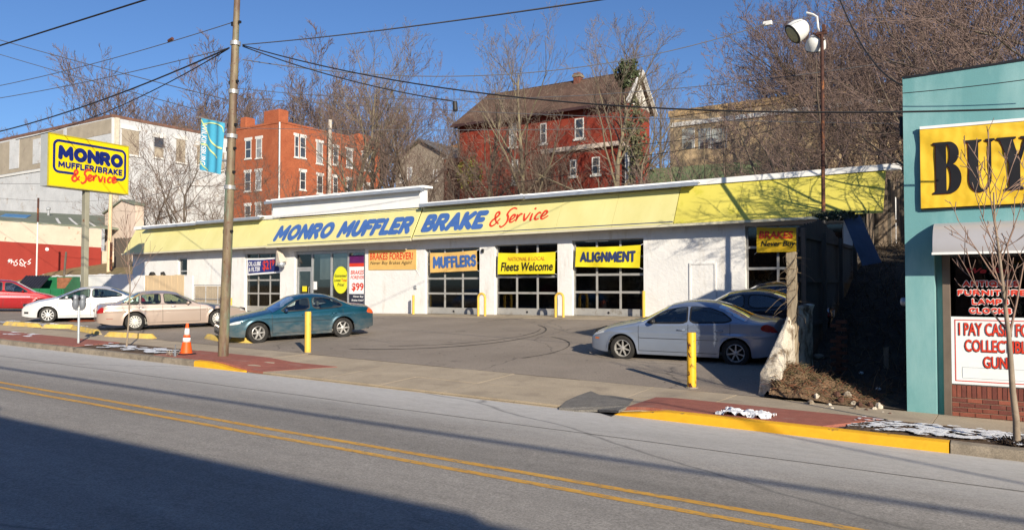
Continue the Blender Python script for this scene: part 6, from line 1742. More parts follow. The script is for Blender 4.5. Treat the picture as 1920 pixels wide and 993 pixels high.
# ---- teal sedan ----
teal = dict(L=4.66, W=1.755, H=1.42, wb=2.62, fo=0.98, R=0.315, rim=0.205, spokes=6, style='wide', side=-1, steer=0.22,
    top=[(0, 0.50), (0.03, 0.62), (0.12, 0.69), (0.5, 0.80), (1.20, 0.93), (1.42, 0.97), (2.12, 1.335), (2.45, 1.395), (2.80, 1.41), (3.15, 1.385), (3.45, 1.30), (3.98, 1.055), (4.15, 1.03), (4.52, 0.99), (4.62, 0.92), (4.66, 0.76)],
    belt=[(0, 0.48), (0.15, 0.61), (0.6, 0.72), (1.3, 0.85), (2.6, 0.90), (3.8, 0.945), (4.4, 0.93), (4.66, 0.74)],
    regions=[('win1', round_poly([(1.62, 0.915), (2.56, 0.94), (2.56, 1.30), (2.34, 1.295), (2.02, 1.16)], 2, 0.15), 'B'),
             ('win2', round_poly([(2.66, 0.945), (3.36, 0.97), (3.62, 1.01), (3.52, 1.12), (3.25, 1.25), (3.0, 1.30), (2.66, 1.31)], 2, 0.2), 'B'),
             ('head', round_poly([(0.03, 0.56), (0.50, 0.60), (0.50, 0.70), (0.30, 0.715), (0.03, 0.67)], 1, 0.2), 'AB'),
             ('tail', round_poly([(4.36, 0.76), (4.64, 0.70), (4.67, 0.72), (4.67, 0.92), (4.46, 0.95)], 2, 0.2), 'AB')],
    tops=[('windshield', 1.44, 2.14, lambda x, w: w * 0.965 - 0.05 - 0.22 * smooth(1.4, 2.1, x)), ('rearglass', 3.28, 3.94, lambda x, w: w * 0.94 - 0.03 - 0.24 * (1 - smooth(3.3, 4.0, x)))],
    doors=[1.40, 2.61, 3.60], hood=(0.14, 1.38), trunk=(4.0, 4.50), handles=[2.30, 3.24], hz=0.79, mirror=(1.78, 0.93), mould=0.62, cabin=(1.5, 3.7, 3.90),
    paint=paint("teal_paint", (0.006, 0.072, 0.115), 0.45, 0.25, ((0.16, 0.145, 0.13), 0.85, 0.80)), tailm=M_lens_or, mirrorm=paint("teal_mirror", (0.015, 0.04, 0.11)), grille=(0.56, 0.64, 0.34, M_chrome), crease=0.74, platez=0.6, bumpz=0.46)
car("parked_car", "dark teal sedan with six spoke wheels parked nose to the street behind the plain bollard", "car", (-18.95, 15.14), (-17.81, 17.49), teal)
# ---- beige sedan ----
beige = dict(L=5.08, W=1.88, H=1.41, wb=2.81, fo=1.08, R=0.325, rim=0.215, spokes=14, style='slot', side=1,
    top=[(0, 0.50), (0.03, 0.62), (0.12, 0.68), (0.6, 0.80), (1.55, 0.93), (1.75, 0.965), (2.45, 1.33), (2.75, 1.385), (3.1, 1.40), (3.5, 1.385), (3.75, 1.33), (4.30, 1.04), (4.42, 1.00), (4.92, 0.96), (5.03, 0.90), (5.08, 0.74)],
    belt=[(0, 0.48), (0.15, 0.60), (0.7, 0.72), (1.6, 0.85), (2.8, 0.895), (4.1, 0.92), (4.8, 0.90), (5.08, 0.72)],
    regions=[('win1', round_poly([(1.95, 0.92), (2.92, 0.935), (2.94, 1.30), (2.64, 1.29), (2.38, 1.18)], 2, 0.12), 'B'),
             ('win2', round_poly([(3.05, 0.94), (3.70, 0.95), (3.66, 1.285), (3.05, 1.305)], 2, 0.12), 'B'),
             ('win3', round_poly([(3.76, 0.95), (4.16, 0.955), (3.94, 1.13), (3.74, 1.26)], 2, 0.12), 'B'),
             ('head', [(0.02, 0.58), (0.30, 0.60), (0.30, 0.70), (0.02, 0.67)], 'AB'),
             ('tail', round_poly([(4.86, 0.66), (5.07, 0.64), (5.09, 0.66), (5.09, 0.86), (4.86, 0.88)], 1, 0.2), 'AB'),
             ('mark', [(4.58, 0.44), (4.80, 0.44), (4.80, 0.475), (4.58, 0.475)], 'A')],
    tops=[('windshield', 1.78, 2.46, lambda x, w: w * 0.965 - 0.05 - 0.22 * smooth(1.7, 2.45, x)), ('rearglass', 3.68, 4.26, lambda x, w: w * 0.94 - 0.03 - 0.24 * (1 - smooth(3.7, 4.3, x)))],
    doors=[1.72, 2.99, 4.02], hood=(0.14, 1.70), trunk=(4.32, 4.90), handles=[2.55, 3.60], hz=0.83, mirror=(2.12, 0.93), mould=None, cabin=(1.85, 4.05, 4.25),
    paint=paint("champagne_paint", (0.50, 0.40, 0.335), 0.45, 0.28), handlem=M_chrome, markm=M_lens_r, inm=mat("light_upholstery", (0.32, 0.31, 0.29), 0.9, 0.1, 5),
    rimm=mat("silver_hub_cap", (0.62, 0.61, 0.57), 0.4, 0.08, 8, metal=0.3), glass=glass_mat("green_tinted_glass", (0.62, 0.75, 0.68), 0.06, 0.01, 0.6), grille=(0.56, 0.66, 0.40, M_chrome), crease=0.72, platez=0.62)
car("parked_car", "champagne beige older sedan between the white sedan and the teal one", "car", (-24.93, 18.12), (-26.12, 15.57), beige)
# ---- white silver sedan at the left ----
whitec = dict(silver); whitec.update(L=4.55, W=1.76, wb=2.60, fo=0.95, R=0.315, rim=0.225, spokes=10, style='thin', side=-1, mould=None,
    top=[(0, 0.52), (0.03, 0.66), (0.12, 0.76), (0.5, 0.90), (1.08, 1.02), (1.22, 1.06), (1.98, 1.40), (2.30, 1.455), (2.65, 1.47), (3.0, 1.45), (3.35, 1.36), (3.92, 1.14), (4.1, 1.12), (4.45, 1.09), (4.52, 0.97), (4.55, 0.8)],
    belt=[(0, 0.50), (0.15, 0.66), (0.6, 0.80), (1.2, 0.92), (2.5, 0.98), (3.7, 1.03), (4.3, 1.01), (4.55, 0.80)],
    regions=[('win1', round_poly([(1.30, 0.955), (1.62, 0.965), (2.44, 0.995), (2.44, 1.36), (2.18, 1.35), (1.78, 1.20)], 2, 0.14), 'B'),
             ('win2', round_poly([(2.54, 1.0), (3.30, 1.03), (3.68, 1.08), (3.45, 1.22), (3.1, 1.33), (2.54, 1.37)], 2, 0.16), 'B'),
             ('head', round_poly([(0.03, 0.62), (0.30, 0.66), (0.62, 0.80), (0.58, 0.845), (0.20, 0.78), (0.03, 0.72)], 1, 0.2), 'AB'), ('mark', [(0.10, 0.36), (0.28, 0.36), (0.28, 0.46), (0.10, 0.46)], 'A'),
             ('tail', round_poly([(4.20, 0.80), (4.54, 0.76), (4.56, 0.80), (4.56, 1.0), (4.30, 1.02)], 2, 0.25), 'AB')],
    tops=[('windshield', 1.24, 2.0, lambda x, w: w * 0.965 - 0.05 - 0.24 * smooth(1.2, 2.0, x)), ('rearglass', 3.18, 3.88, lambda x, w: w * 0.94 - 0.03 - 0.24 * (1 - smooth(3.2, 3.9, x)))],
    doors=[1.30, 2.49, 3.42], hood=(0.14, 1.18), trunk=(3.94, 4.42), handles=[2.25, 3.15], hz=0.86, mirror=(1.60, 1.0), cabin=(1.35, 3.5, 3.8), steer=0.0, markm=M_rubber,
    paint=paint("pearl_silver_paint", (0.66, 0.66, 0.66), 0.25, 0.28), glass=glass_mat("clear_car_glass", (0.55, 0.66, 0.62), 0.06, 0.01, 0.6), mirrorm=None, rimm=mat("bright_wheel", (0.68, 0.68, 0.67), 0.35, 0.06, 6, metal=0.3), grille=(0.66, 0.74, 0.38, M_rubber), crease=0.80, group=None)
whitec['mirrorm'] = whitec['paint']; whitec['trimm'] = M_rubber
car("parked_car", "white silver sedan with ten spoke wheels parked nose to the street behind the pole sign", "car", (-32.81, 15.87), (-31.3, 17.99), whitec)
# ---- dark red van, cut by the left edge ----
redv = dict(beige); redv.update(L=4.85, W=1.90, wb=2.85, fo=0.95, R=0.33, rim=0.21, spokes=5, style='wide', side=1,
    top=[(0, 0.52), (0.03, 0.70), (0.12, 0.80), (0.5, 0.95), (1.0, 1.06), (1.15, 1.10), (2.05, 1.62), (2.35, 1.70), (3.2, 1.74), (4.2, 1.72), (4.55, 1.66), (4.72, 1.30), (4.78, 1.05), (4.83, 0.9), (4.85, 0.75)],
    belt=[(0, 0.50), (0.15, 0.70), (0.6, 0.86), (1.2, 1.0), (2.8, 1.06), (4.3, 1.08), (4.7, 1.0), (4.85, 0.72)],
    regions=[('win1', round_poly([(1.50, 1.05), (2.60, 1.08), (2.60, 1.56), (2.30, 1.55), (1.95, 1.36)], 2, 0.12), 'B'),
             ('win2', round_poly([(2.72, 1.09), (3.60, 1.11), (3.58, 1.58), (2.72, 1.585)], 2, 0.10), 'B'),
             ('win3', round_poly([(3.70, 1.11), (4.45, 1.13), (4.36, 1.55), (3.70, 1.575)], 2, 0.12), 'B'),
             ('head', [(0.02, 0.62), (0.40, 0.68), (0.40, 0.80), (0.02, 0.74)], 'AB'), ('tail', [(4.60, 0.8), (4.86, 0.8), (4.86, 1.1), (4.64, 1.15)], 'AB')],
    tops=[('windshield', 1.18, 2.06, lambda x, w: w * 0.965 - 0.05 - 0.26 * smooth(1.2, 2.1, x)), ('rearglass', 4.58, 4.74, lambda x, w: w * 0.7)],
    doors=[1.40, 2.66, 3.66], hood=(0.14, 1.10), trunk=(4.79, 4.80), handles=[2.40, 2.85], hz=0.94, mirror=(1.75, 1.08), cabin=(1.35, 4.4, 4.3), tumble=0.30, mould=0.80,
    paint=paint("dark_red_paint", (0.34, 0.008, 0.012), 0.35, 0.25), glass=M_cglass_d, handlem=M_chrome, rimm=M_alloy, markm=M_lens_a, mouldm=M_chrome)
car("parked_car", "dark red van cut off by the left edge of the photo", "car", (-44.7, 21.2), (-45.9, 18.6), redv)
# ============================================================ LEFT BANK, LOW WALLS, DUMPSTER
M_grass = mat("dry_grass_bank", (0.22, 0.17, 0.085), 0.95, 0.3, 1.5, stain=(0.16, 0.15, 0.06), stain_sc=0.9, bump=0.8, bsc=14, bdist=0.06, grain=0.35, gsc=20)
def bankz(X, Y):
    k = smooth(25.3, 29.0, Y) if X < -53 else smooth(27.05, 27.3, Y)
    base = lot(X, 25.3)
    return base + (2.15 + 0.155 * (Y - 27.3) - base + 0.5 * smooth(28, 34, Y)) * k + 0.05 * noise.noise(Vector((X * 0.8, Y * 0.8, 2)))
struct(MB().grid(lambda u, v: (-74.9 + 29.7 * u, 25.25 + 22 * v, bankz(-74.9 + 29.7 * u, 25.25 + 22 * v)), 90, 90).build("grass_bank", M_grass, smooth=True))
snow(-66, -54, 27.5, 31.5, 0.45, 0.015, 2.0, bankz, 0.5, 130, 60)
t = thing("block_wall", (-49, 26.9, 1.0), "low white block wall running left from the shop below the grass bank", "wall")
zt1 = 2.87
x = -53.2
while x < -45.6:
    for r in range(9):
        z0 = 0.9 + r * 0.22
        if z0 + 0.2 > zt1 + 0.05: break
        off = 0.2 if r % 2 else 0.0
    x += 10
MB().box(-53.2, -45.4, 26.85, 27.05, 0.5, zt1 - 0.08).build("wall", M_white, t)
for i in range(20): MB().box(-53.25 + 0.395 * i, -53.25 + 0.395 * i + 0.388, 26.82, 27.08, zt1 - 0.078, zt1).build("coping_block", M_cap, t)
t = thing("board_fence", (-40, 25.5, 0.9), "short pale new board fence in front of the white shop wall", "fence")
M_newwood = mat("new_pine", (0.62, 0.47, 0.29), 0.8, 0.12, 3, stretch=(8, 8, 0.5))
a, b = PY(272, 516, 25.5).x, PY(345, 516, 25.5).x
n = 13
for i in range(n):
    xx = a + (b - a) * i / n
    MB().box(xx, xx + (b - a) / n - 0.012, 25.5 + 0.006 * (i % 2), 25.53, 0.7, 2.74 + rnd.uniform(-.02, .02)).build("board", M_newwood, t)
MB().box(a, b, 25.53, 25.58, 2.4, 2.5).box(a, b, 25.53, 25.58, 1.2, 1.3).build("rail", M_newwood, t)
MB().box(b + 0.02, b + 0.75, 25.5, 25.6, 0.7, 2.68).build("end_panel", M_white, t)
MB().box(-45.3, a - 0.05, 25.48, 25.6, 0.6, 2.75).build("side_panel", M_white, t)
for i, (px_, dx_) in enumerate(((281, 0.0), (303, 0.0))):
    q = PY(px_ + 3, 514, 25.9)
    o = MB().lathe([(0.20, -0.10), (0.30, -0.11), (0.335, -0.07), (0.335, 0.07), (0.30, 0.11), (0.20, 0.10), (0.20, -0.10)], 28, (q.x, 25.95, 2.62), (0.25 + i * 0.3, 1, 0.35 * i))
    tag(o.build("tyre", M_tyre, smooth='auto'), "old black tyre showing above the pale board fence, %s one" % ("left" if i == 0 else "right"), "tyre", "tyres behind the pale fence")
# railing
t = thing("railing", (-35, 25, 0.9), "thin metal railing with pale slats before the left garage door", "railing")
a, b = PY(364, 535, 25.0), PY(432, 533, 25.0)
for z in (2.18, 1.45): MB().tube([(a.x, 25, z), (b.x, 25, z)], 0.02, 6).build("rail", M_alu, t)
for i in range(4): xx = a.x + (b.x - a.x) * i / 3; MB().tube([(xx, 25, 0.7), (xx, 25, 2.2)], 0.025, 6).build("post", M_alu, t)
for i in range(22): xx = a.x + 0.05 + (b.x - a.x - 0.1) * i / 22; MB().box(xx, xx + 0.115, 25.03, 25.045, 0.8, 2.12).build("slat", M_walk, t)
# dumpster
def atw(x, y, w):
    r = ray(x, y); k = w / FPX
    return Vector((r[0] * k, r[1] * k, CAMZ + r[2] * k))
D0 = atw(90, 580, 49); D0.z = lot(D0.x, D0.y)
t = thing("dumpster", D0, "green steel dumpster with black ribbed lid, one lid open showing a rusty inside", "dumpster")
Ud = Vector((RX, RY, 0)); Vd = Vector((-RY, RX, 0))
def Dm(u, v, z): return D0 + Ud * u + Vd * v + Vector((0, 0, z))
M_dgreen = mat("dumpster_green", (0.012, 0.13, 0.05), 0.5, 0.15, 2, stain=(0.10, 0.05, 0.03), stain_sc=4, stain_lo=0.68)
M_lid = mat("black_lid", (0.022, 0.022, 0.032), 0.5, 0.15, 4)
M_rin = mat("rust_inside", (0.22, 0.09, 0.045), 0.9, 0.35, 4)
hw_ = 1.55
sec = [(-0.95, 0.0), (0.8, 0.0), (0.8, 2.05), (0.1, 2.05), (-0.75, 1.35), (-0.95, 1.3)]
mb = MB()
for sgn in (-1, 1): mb.prism(sec, 0.04, lambda a_, b_, w_, s=sgn: Dm(s * hw_ + w_ - 0.02, a_, b_))
mb.hexa([Dm(-hw_, -.95, 0), Dm(hw_, -.95, 0), Dm(hw_, -.91, 0), Dm(-hw_, -.91, 0), Dm(-hw_, -.95, 1.3), Dm(hw_, -.95, 1.3), Dm(hw_, -.91, 1.3), Dm(-hw_, -.91, 1.3)])
mb.hexa([Dm(-hw_, .76, 0), Dm(hw_, .76, 0), Dm(hw_, .80, 0), Dm(-hw_, .80, 0), Dm(-hw_, .76, 2.05), Dm(hw_, .76, 2.05), Dm(hw_, .80, 2.05), Dm(-hw_, .80, 2.05)])
mb.build("bin", M_dgreen, t)
MB().hexa([Dm(-hw_ + .05, -.9, 0.05), Dm(hw_ - .05, -.9, 0.05), Dm(hw_ - .05, .75, 0.05), Dm(-hw_ + .05, .75, 0.05), Dm(-hw_ + .05, -.9, 0.8), Dm(hw_ - .05, -.9, 0.8), Dm(hw_ - .05, .75, 1.0), Dm(-hw_ + .05, .75, 1.0)]).build("refuse", M_rin, t)
mb = MB()
for i in range(9):
    u0 = -hw_ + 0.02 + i * 0.175
    mb.hexa([Dm(u0 + d_, v_, z_) for d_, v_, z_ in ((0, -0.97, 1.31), (0.15, -0.97, 1.31), (0.15, 0.12, 2.07), (0, 0.12, 2.07), (0.02, -0.99, 1.37), (0.13, -0.99, 1.37), (0.13, 0.10, 2.13), (0.02, 0.10, 2.13))])
mb.hexa([Dm(-hw_, -.96, 1.30), Dm(0.05, -.96, 1.30), Dm(0.05, .12, 2.06), Dm(-hw_, .12, 2.06), Dm(-hw_, -.96, 1.33), Dm(0.05, -.96, 1.33), Dm(0.05, .12, 2.09), Dm(-hw_, .12, 2.09)])
mb.build("lid", M_lid, t)
MB().hexa([Dm(0.1, 0.76, 1.0), Dm(hw_ - .05, .76, 1.0), Dm(hw_ - .05, .755, 1.0), Dm(0.1, .755, 1.0), Dm(0.1, 0.76, 2.0), Dm(hw_ - .05, .76, 2.0), Dm(hw_ - .05, .755, 2.0), Dm(0.1, .755, 2.0)]).build("inner_back", M_rin, t)
mb = MB()
for i in range(5):
    u0 = -1.4 + i * 0.68; mb.hexa([Dm(u0, -1.0, 0.1), Dm(u0 + .08, -1.0, 0.1), Dm(u0 + .08, -.951, 0.1), Dm(u0, -.951, 0.1), Dm(u0, -1.0, 1.25), Dm(u0 + .08, -1.0, 1.25), Dm(u0 + .08, -.951, 1.25), Dm(u0, -.951, 1.25)])
mb.build("rib", M_dgreen, t)['kind'] = 'stuff'

# ============================================================ BACKDROP BUILDINGS
def window_unit(par, O, U, w, h, glass, frame_m, sill_m=None, depth=0.12, lintel=None, mullion=True, proud=0.03):
    """window lying on a wall: O lower left corner, U along the wall, outward normal to the viewer"""
    U = Vector(U).normalized(); N = U.cross(Vector((0, 0, 1))); Z = Vector((0, 0, 1)); O = Vector(O)
    def P(u, z, n): return O + U * u + Z * z + N * n
    def bar(u0, u1, z0, z1, n0, n1, mb): mb.hexa([P(u0, z0, n1), P(u1, z0, n1), P(u1, z0, n0), P(u0, z0, n0), P(u0, z1, n1), P(u1, z1, n1), P(u1, z1, n0), P(u0, z1, n0)])
    fr = MB(); f = 0.09
    bar(0, f, 0, h, 0.0, proud, fr); bar(w - f, w, 0, h, 0.0, proud, fr); bar(f, w - f, 0, f, 0.0, proud, fr); bar(f, w - f, h - f, h, 0.0, proud, fr)
    if mullion: bar(f, w - f, h * 0.5 - 0.035, h * 0.5 + 0.035, 0.0, proud - 0.005, fr)
    o = fr.build("window", frame_m, par)
    g = MB(); bar(f, w - f, f, h - f, 0.001, 0.010, g); g.build("pane", glass, o)
    if sill_m: 
        s_ = MB(); bar(-0.12, w + 0.12, -0.14, -0.002, 0.0, proud + 0.06, s_); s_.build("sill", sill_m, o)
    if lintel:
        s_ = MB(); bar(-0.15, w + 0.15, h + 0.002, h + 0.30, 0.0, proud + 0.02, s_); s_.build("lintel", lintel, o)
    return o
M_wglass = mat("far_glass", (0.05, 0.06, 0.075), 0.12, 0.4, 0.6, spec=0.8)
M_wglass2 = mat("curtained_glass", (0.28, 0.29, 0.30), 0.3, 0.3, 0.8)
M_trimw = mat("white_window_trim", (0.66, 0.65, 0.62), 0.7, 0.06, 3)

# white three storey warehouse, far left
def whitewash():
    t_ = NT("whitewashed_brick")
    c_ = t_.ramp(t_.noise(0.5, 6, 0.65), 0.3, 0.7, (0.50, 0.515, 0.53, 1), (0.66, 0.67, 0.68, 1))
    s_ = t_.ramp(t_.noise(0.9, 9, 0.75), 0.56, 0.66); c_ = t_.mix(s_, c_, (0.42, 0.36, 0.31, 1))
    br = t_.new("ShaderNodeTexBrick"); br.inputs["Scale"].default_value = 3.2
    mp = t_.coord((1, 1, 1)); cx = t_.new("ShaderNodeSeparateXYZ"); t_.link(mp, cx.inputs[0]); ad = t_.new("ShaderNodeMath", operation='ADD'); t_.link(cx.outputs[0], ad.inputs[0]); t_.link(cx.outputs[1], ad.inputs[1])
    cb = t_.new("ShaderNodeCombineXYZ"); t_.link(ad.outputs[0], cb.inputs[0]); t_.link(cx.outputs[2], cb.inputs[1]); t_.link(cb.outputs[0], br.inputs["Vector"])
    br.inputs["Color1"].default_value = (1, 1, 1, 1); br.inputs["Color2"].default_value = (0.88, 0.88, 0.88, 1); br.inputs["Mortar"].default_value = (0.8, 0.8, 0.8, 1)
    t_.base(t_.mix(1.0, c_, br.outputs["Color"], 'MULTIPLY')); t_.b.inputs["Roughness"].default_value = 0.9
    return t_.m
M_ww = whitewash()
M_tan = mat("tan_board", (0.36, 0.31, 0.24), 0.85, 0.12, 0.8, stain=(0.30, 0.25, 0.2), stain_sc=1)
M_coping = mat("terracotta_coping", (0.17, 0.09, 0.065), 0.85, 0.3, 1.2, stain=(0.07, 0.05, 0.045), stain_sc=0.4)
WYc, WXc = 50.0, PY(210, 215, 50).x
WZ = PY(210, 215, 50).z
t = thing("warehouse", (WXc, WYc, 4), "large white painted brick warehouse with boarded windows, behind the pole sign", "building")
WXl, WYr = -150.0, PX(458, 262, WXc).y
mb = MB(); mb.box(WXl, WXc, WYc, WYr, -2, WZ - 0.3); mb.build("wall", M_ww, t)
mb = MB(); mb.box(WXl, WXc + 0.05, WYc - 0.05, WYc + 0.5, WZ - 0.298, WZ + 0.05).box(WXc - 0.5, WXc + 0.05, WYc + 0.501, WYr + 0.05, WZ - 0.298, WZ + 0.05); mb.build("coping", M_coping, t)
# right face: X = WXc, windows boarded
def RF(x, y): q = PX(x, y, WXc); return q
for (xa, xb, ya, yb, kind) in ((228, 260, 241, 287, 'tan'), (289, 306, 257, 294, 'glass'), (330, 347, 260, 303, 'tan'), (369, 385, 272, 308, 'tan'), (408, 420, 285, 318, 'tan')):
    a, b = RF(xa, yb), RF(xb, yb); zt_2 = RF(xa, ya).z; z0 = a.z
    o = MB().box(WXc + 0.001, WXc + 0.04, a.y, b.y, z0, zt_2)
    w_ = o.build("window", M_tan if kind == 'tan' else M_wglass, t)
    MB().box(WXc + 0.041, WXc + 0.10, a.y - 0.25, b.y + 0.25, zt_2 + 0.002, zt_2 + 0.55).build("lintel", M_trimw, w_)
    MB().box(WXc + 0.041, WXc + 0.16, a.y - 0.15, b.y + 0.15, z0 - 0.22, z0 - 0.002).build("sill", M_trimw, w_)
    if kind == 'glass':
        MB().box(WXc + 0.041, WXc + 0.07, a.y, b.y, (z0 + zt_2) / 2 - 0.08, (z0 + zt_2) / 2 + 0.02).box(WXc + 0.041, WXc + 0.06, a.y, b.y, z0, z0 + (zt_2 - z0) * 0.45).build("boarded_half", M_tan, w_)
MB().box(WXc + 0.001, WXc + 0.25, WYc + 0.3, WYc + 0.8, 10, WZ - 0.3).build("downpipe", mat("cream_pipe", (0.55, 0.50, 0.40), 0.7), t)
# left face: tan upper storey panels between white piers
Zt = WZ - 0.35
def LF(x, y): return PY(x, y, WYc)
MB().box(WXl, LF(118, 300).x, WYc - 0.03, WYc - 0.001, LF(60, 318).z, Zt - 0.2).build("upper_cladding", M_tan, t)
for (xa, xb, ya, yb) in ((18, 36, 265, 318), (62, 76, 262, 308)):
    MB().box(LF(xa, yb).x, LF(xb, yb).x, WYc - 0.07, WYc - 0.031, LF(xa, yb).z, LF(xa, ya).z).build("white_pier", M_ww, t)
MB().box(LF(125, 300).x, LF(208, 300).x, WYc - 0.03, WYc - 0.001, WZ - 2.2, Zt - 0.1).build("frieze", M_tan, t)
MB().box(WXl, LF(80, 310).x, WYc - 0.12, WYc - 0.071, LF(60, 320).z - 0.25, LF(60, 320).z).build("string_course", M_trimw, t)

# low garage with red dado, left edge
GX = -66.0
t = thing("low_garage", (GX, 30, 3), "low cream and red painted brick garage at the left edge with white graffiti", "building")
M_cream = mat("cream_brick_paint", (0.60, 0.50, 0.40), 0.9, 0.08, 1, stain=(0.30, 0.20, 0.13), stain_sc=1.4, stain_lo=0.64, stain_hi=0.70, bump=0.5, bsc=12)
M_redp = mat("red_wall_paint", (0.30, 0.035, 0.024), 0.8, 0.10, 1, stain=(0.27, 0.09, 0.065), stain_sc=1.0, stain_lo=0.62, stain_hi=0.8, bump=0.5, bsc=12)
zr1, zr2 = PX(0, 452, GX), PX(190, 464, GX)
def zred(Y): return zr1.z + (zr2.z - zr1.z) * (Y - zr1.y) / (zr2.y - zr1.y)
Y0g, Y1g = 14.0, PX(190, 464, GX).y
zt1_, zt2_ = PX(0, 414, GX), PX(190, 430, GX)
def ztp(Y): return zt1_.z + (zt2_.z - zt1_.z) * (Y - zt1_.y) / (zt2_.y - zt1_.y)
mb = MB(); mb.slab(lambda u, v: (GX, Y0g + (Y1g - Y0g) * u, 1.0 + (zred(Y0g + (Y1g - Y0g) * u) - 1.0) * v), 20, 1, (-0.4, 0, 0)); mb.build("red_dado", M_redp, t)
mb = MB(); mb.slab(lambda u, v: (GX - 0.012, Y0g + (Y1g - Y0g) * u, zred(Y0g + (Y1g - Y0g) * u) + 0.002 + (ztp(Y0g + (Y1g - Y0g) * u) + 0.10 * noise.noise(Vector((u * 30, 0, 0))) - zred(Y0g + (Y1g - Y0g) * u)) * v), 60, 1, (-0.4, 0, 0)); mb.build("upper_wall", M_cream, t)
M_groof = mat("green_grey_roof", (0.17, 0.19, 0.14), 0.8, 0.15, 0.6, stain=(0.25, 0.26, 0.22), stain_sc=0.8)
q1, q2, q3, q4 = Vector((GX - 0.45, Y0g, ztp(Y0g) - 0.15)), Vector((GX - 0.45, 42, ztp(42) + 0.35)), Vector((GX - 14, 46, 9.6)), Vector((GX - 14, Y0g, 8.7))
mb = MB(); mb.slab(lambda u, v: (q1 * (1 - u) + q2 * u) * (1 - v) + (q4 * (1 - u) + q3 * u) * v, 4, 4, (0, 0, -0.15)); mb.build("roof", M_groof, t)
def roofp(u, v, dz=0.0): return (q1 * (1 - u) + q2 * u) * (1 - v) + (q4 * (1 - u) + q3 * u) * v + Vector((0, 0, dz))
for (u0, v0, v1) in ((0.45, 0.25, 0.62), (0.52, 0.25, 0.7), (0.68, 0.05, 0.5), (0.73, 0.05, 0.6), (0.78, 0.02, 0.65), (0.88, 0.02, 0.8), (0.95, 0.02, 0.9)):
    mb = MB(); mb.slab(lambda u, v: roofp(u0 + 0.008 * u + 0.05 * v, v0 + (v1 - v0) * v, 0.012), 1, 2, (0, 0, 0.02)); mb.build("roof_seam", M_trimw, t)
MB().slab(lambda u, v: roofp(0.56 + 0.07 * u + 0.05 * v, 0.35 + 0.3 * v, 0.015), 1, 2, (0, 0, 0.03)).build("blue_sheet", mat("blue_tarp", (0.08, 0.22, 0.42), 0.6), t)
q = roofp(0.74, 0.75); MB().lathe([(0.10, 0), (0.10, 0.5), (0.2, 0.55), (0.2, 0.7), (0, 0.85)], 10, q).build("roof_vent", M_alu, t)
MB().box(GX - 14, GX - 0.45, Y0g, 41.5, 0, 5.2).build("core_wall", M_cream, t)
# graffiti: scrawled white strokes
Mg = lambda u, v, w=0.0: Vector((GX + 0.006 + w, u, v))
A_, B_ = PX(14, 478, GX), PX(60, 478, GX); mb = MB(); sc_ = (B_.y - A_.y) / 10.0; gz = PX(30, 492, GX).z
for g in ([(0.2, 1.6), (0.9, 2.6), (0.5, 1.2), (0.1, 0.7), (0.9, 1.4), (1.6, 2.5), (1.5, 0.4)], [(1.8, 2.4), (1.9, 1.3), (2.6, 1.4), (2.7, 0.3)], [(4.0, 2.3), (3.2, 1.6), (4.1, 0.6), (3.3, -0.4), (2.5, 0.0)],
          [(5.3, 1.0), (5.0, 0.1), (6.0, -0.4), (6.9, 0.4), (6.5, 1.8), (5.6, 2.6), (5.0, 1.7), (5.8, 0.7), (7.4, -0.9)], [(7.0, 1.1), (7.6, 1.3), (7.2, 0.8)], [(9.6, 2.8), (8.4, 1.5), (9.4, 1.2), (8.8, 0.4), (8.1, 0.6)]):
    stroke(mb, [tuple(c_[:2]) for c_ in catmull([(A_.y + a_ * sc_, gz + (b_ - 1) * sc_ * 0.95) for a_, b_ in g], 5)], 0.05, Mg, 0.0)
mb.build("graffiti", M_white2, t)
q = PX(88, 467, GX); MB().lathe([(0.14, 0), (0.14, 0.03), (0, 0.04)], 14, (GX + 0.003, q.y, q.z), (1, 0, 0)).build("wall_vent", M_cap, t)
# pinkish gable building beside it
t = thing("pink_shed", (-64, 40, 4), "pale pinkish gabled shed wall behind the wooden pole", "building")
a, b = PY(196, 460, 38), PY(249, 460, 38)
P_ = [(a.x, 2.5), (b.x + 0.3, 2.5), (b.x + 0.3, PY(249, 385, 38).z), ((a.x + b.x) / 2 + 0.6, PY(232, 376, 38).z), (a.x, PY(196, 402, 38).z)]
mb = MB(); mb.prism(P_, 0.8, lambda u, v, w: Vector((u, 38 + w, v))); mb.build("wall", mat("pinkish_render", (0.60, 0.49, 0.40), 0.9, 0.08, 1, stain=(0.42, 0.34, 0.28), stain_sc=0.8), t)
mb = MB(); zA, zB, zC = P_[4][1], P_[3][1], P_[2][1]
mb.slab(lambda u, v: (a.x - 0.2 + (P_[3][0] - a.x + 0.2) * u, 37.85 + 1.0 * v, zA + (zB - zA) * u + 0.02), 1, 1, (0, 0, 0.12)); mb.slab(lambda u, v: (P_[3][0] + 0.001 + (b.x + 0.4 - P_[3][0]) * u, 37.85 + 1.0 * v, zB + (zC - zB) * u + 0.02), 1, 1, (0, 0, 0.12)); mb.build("roof", M_groof, t)
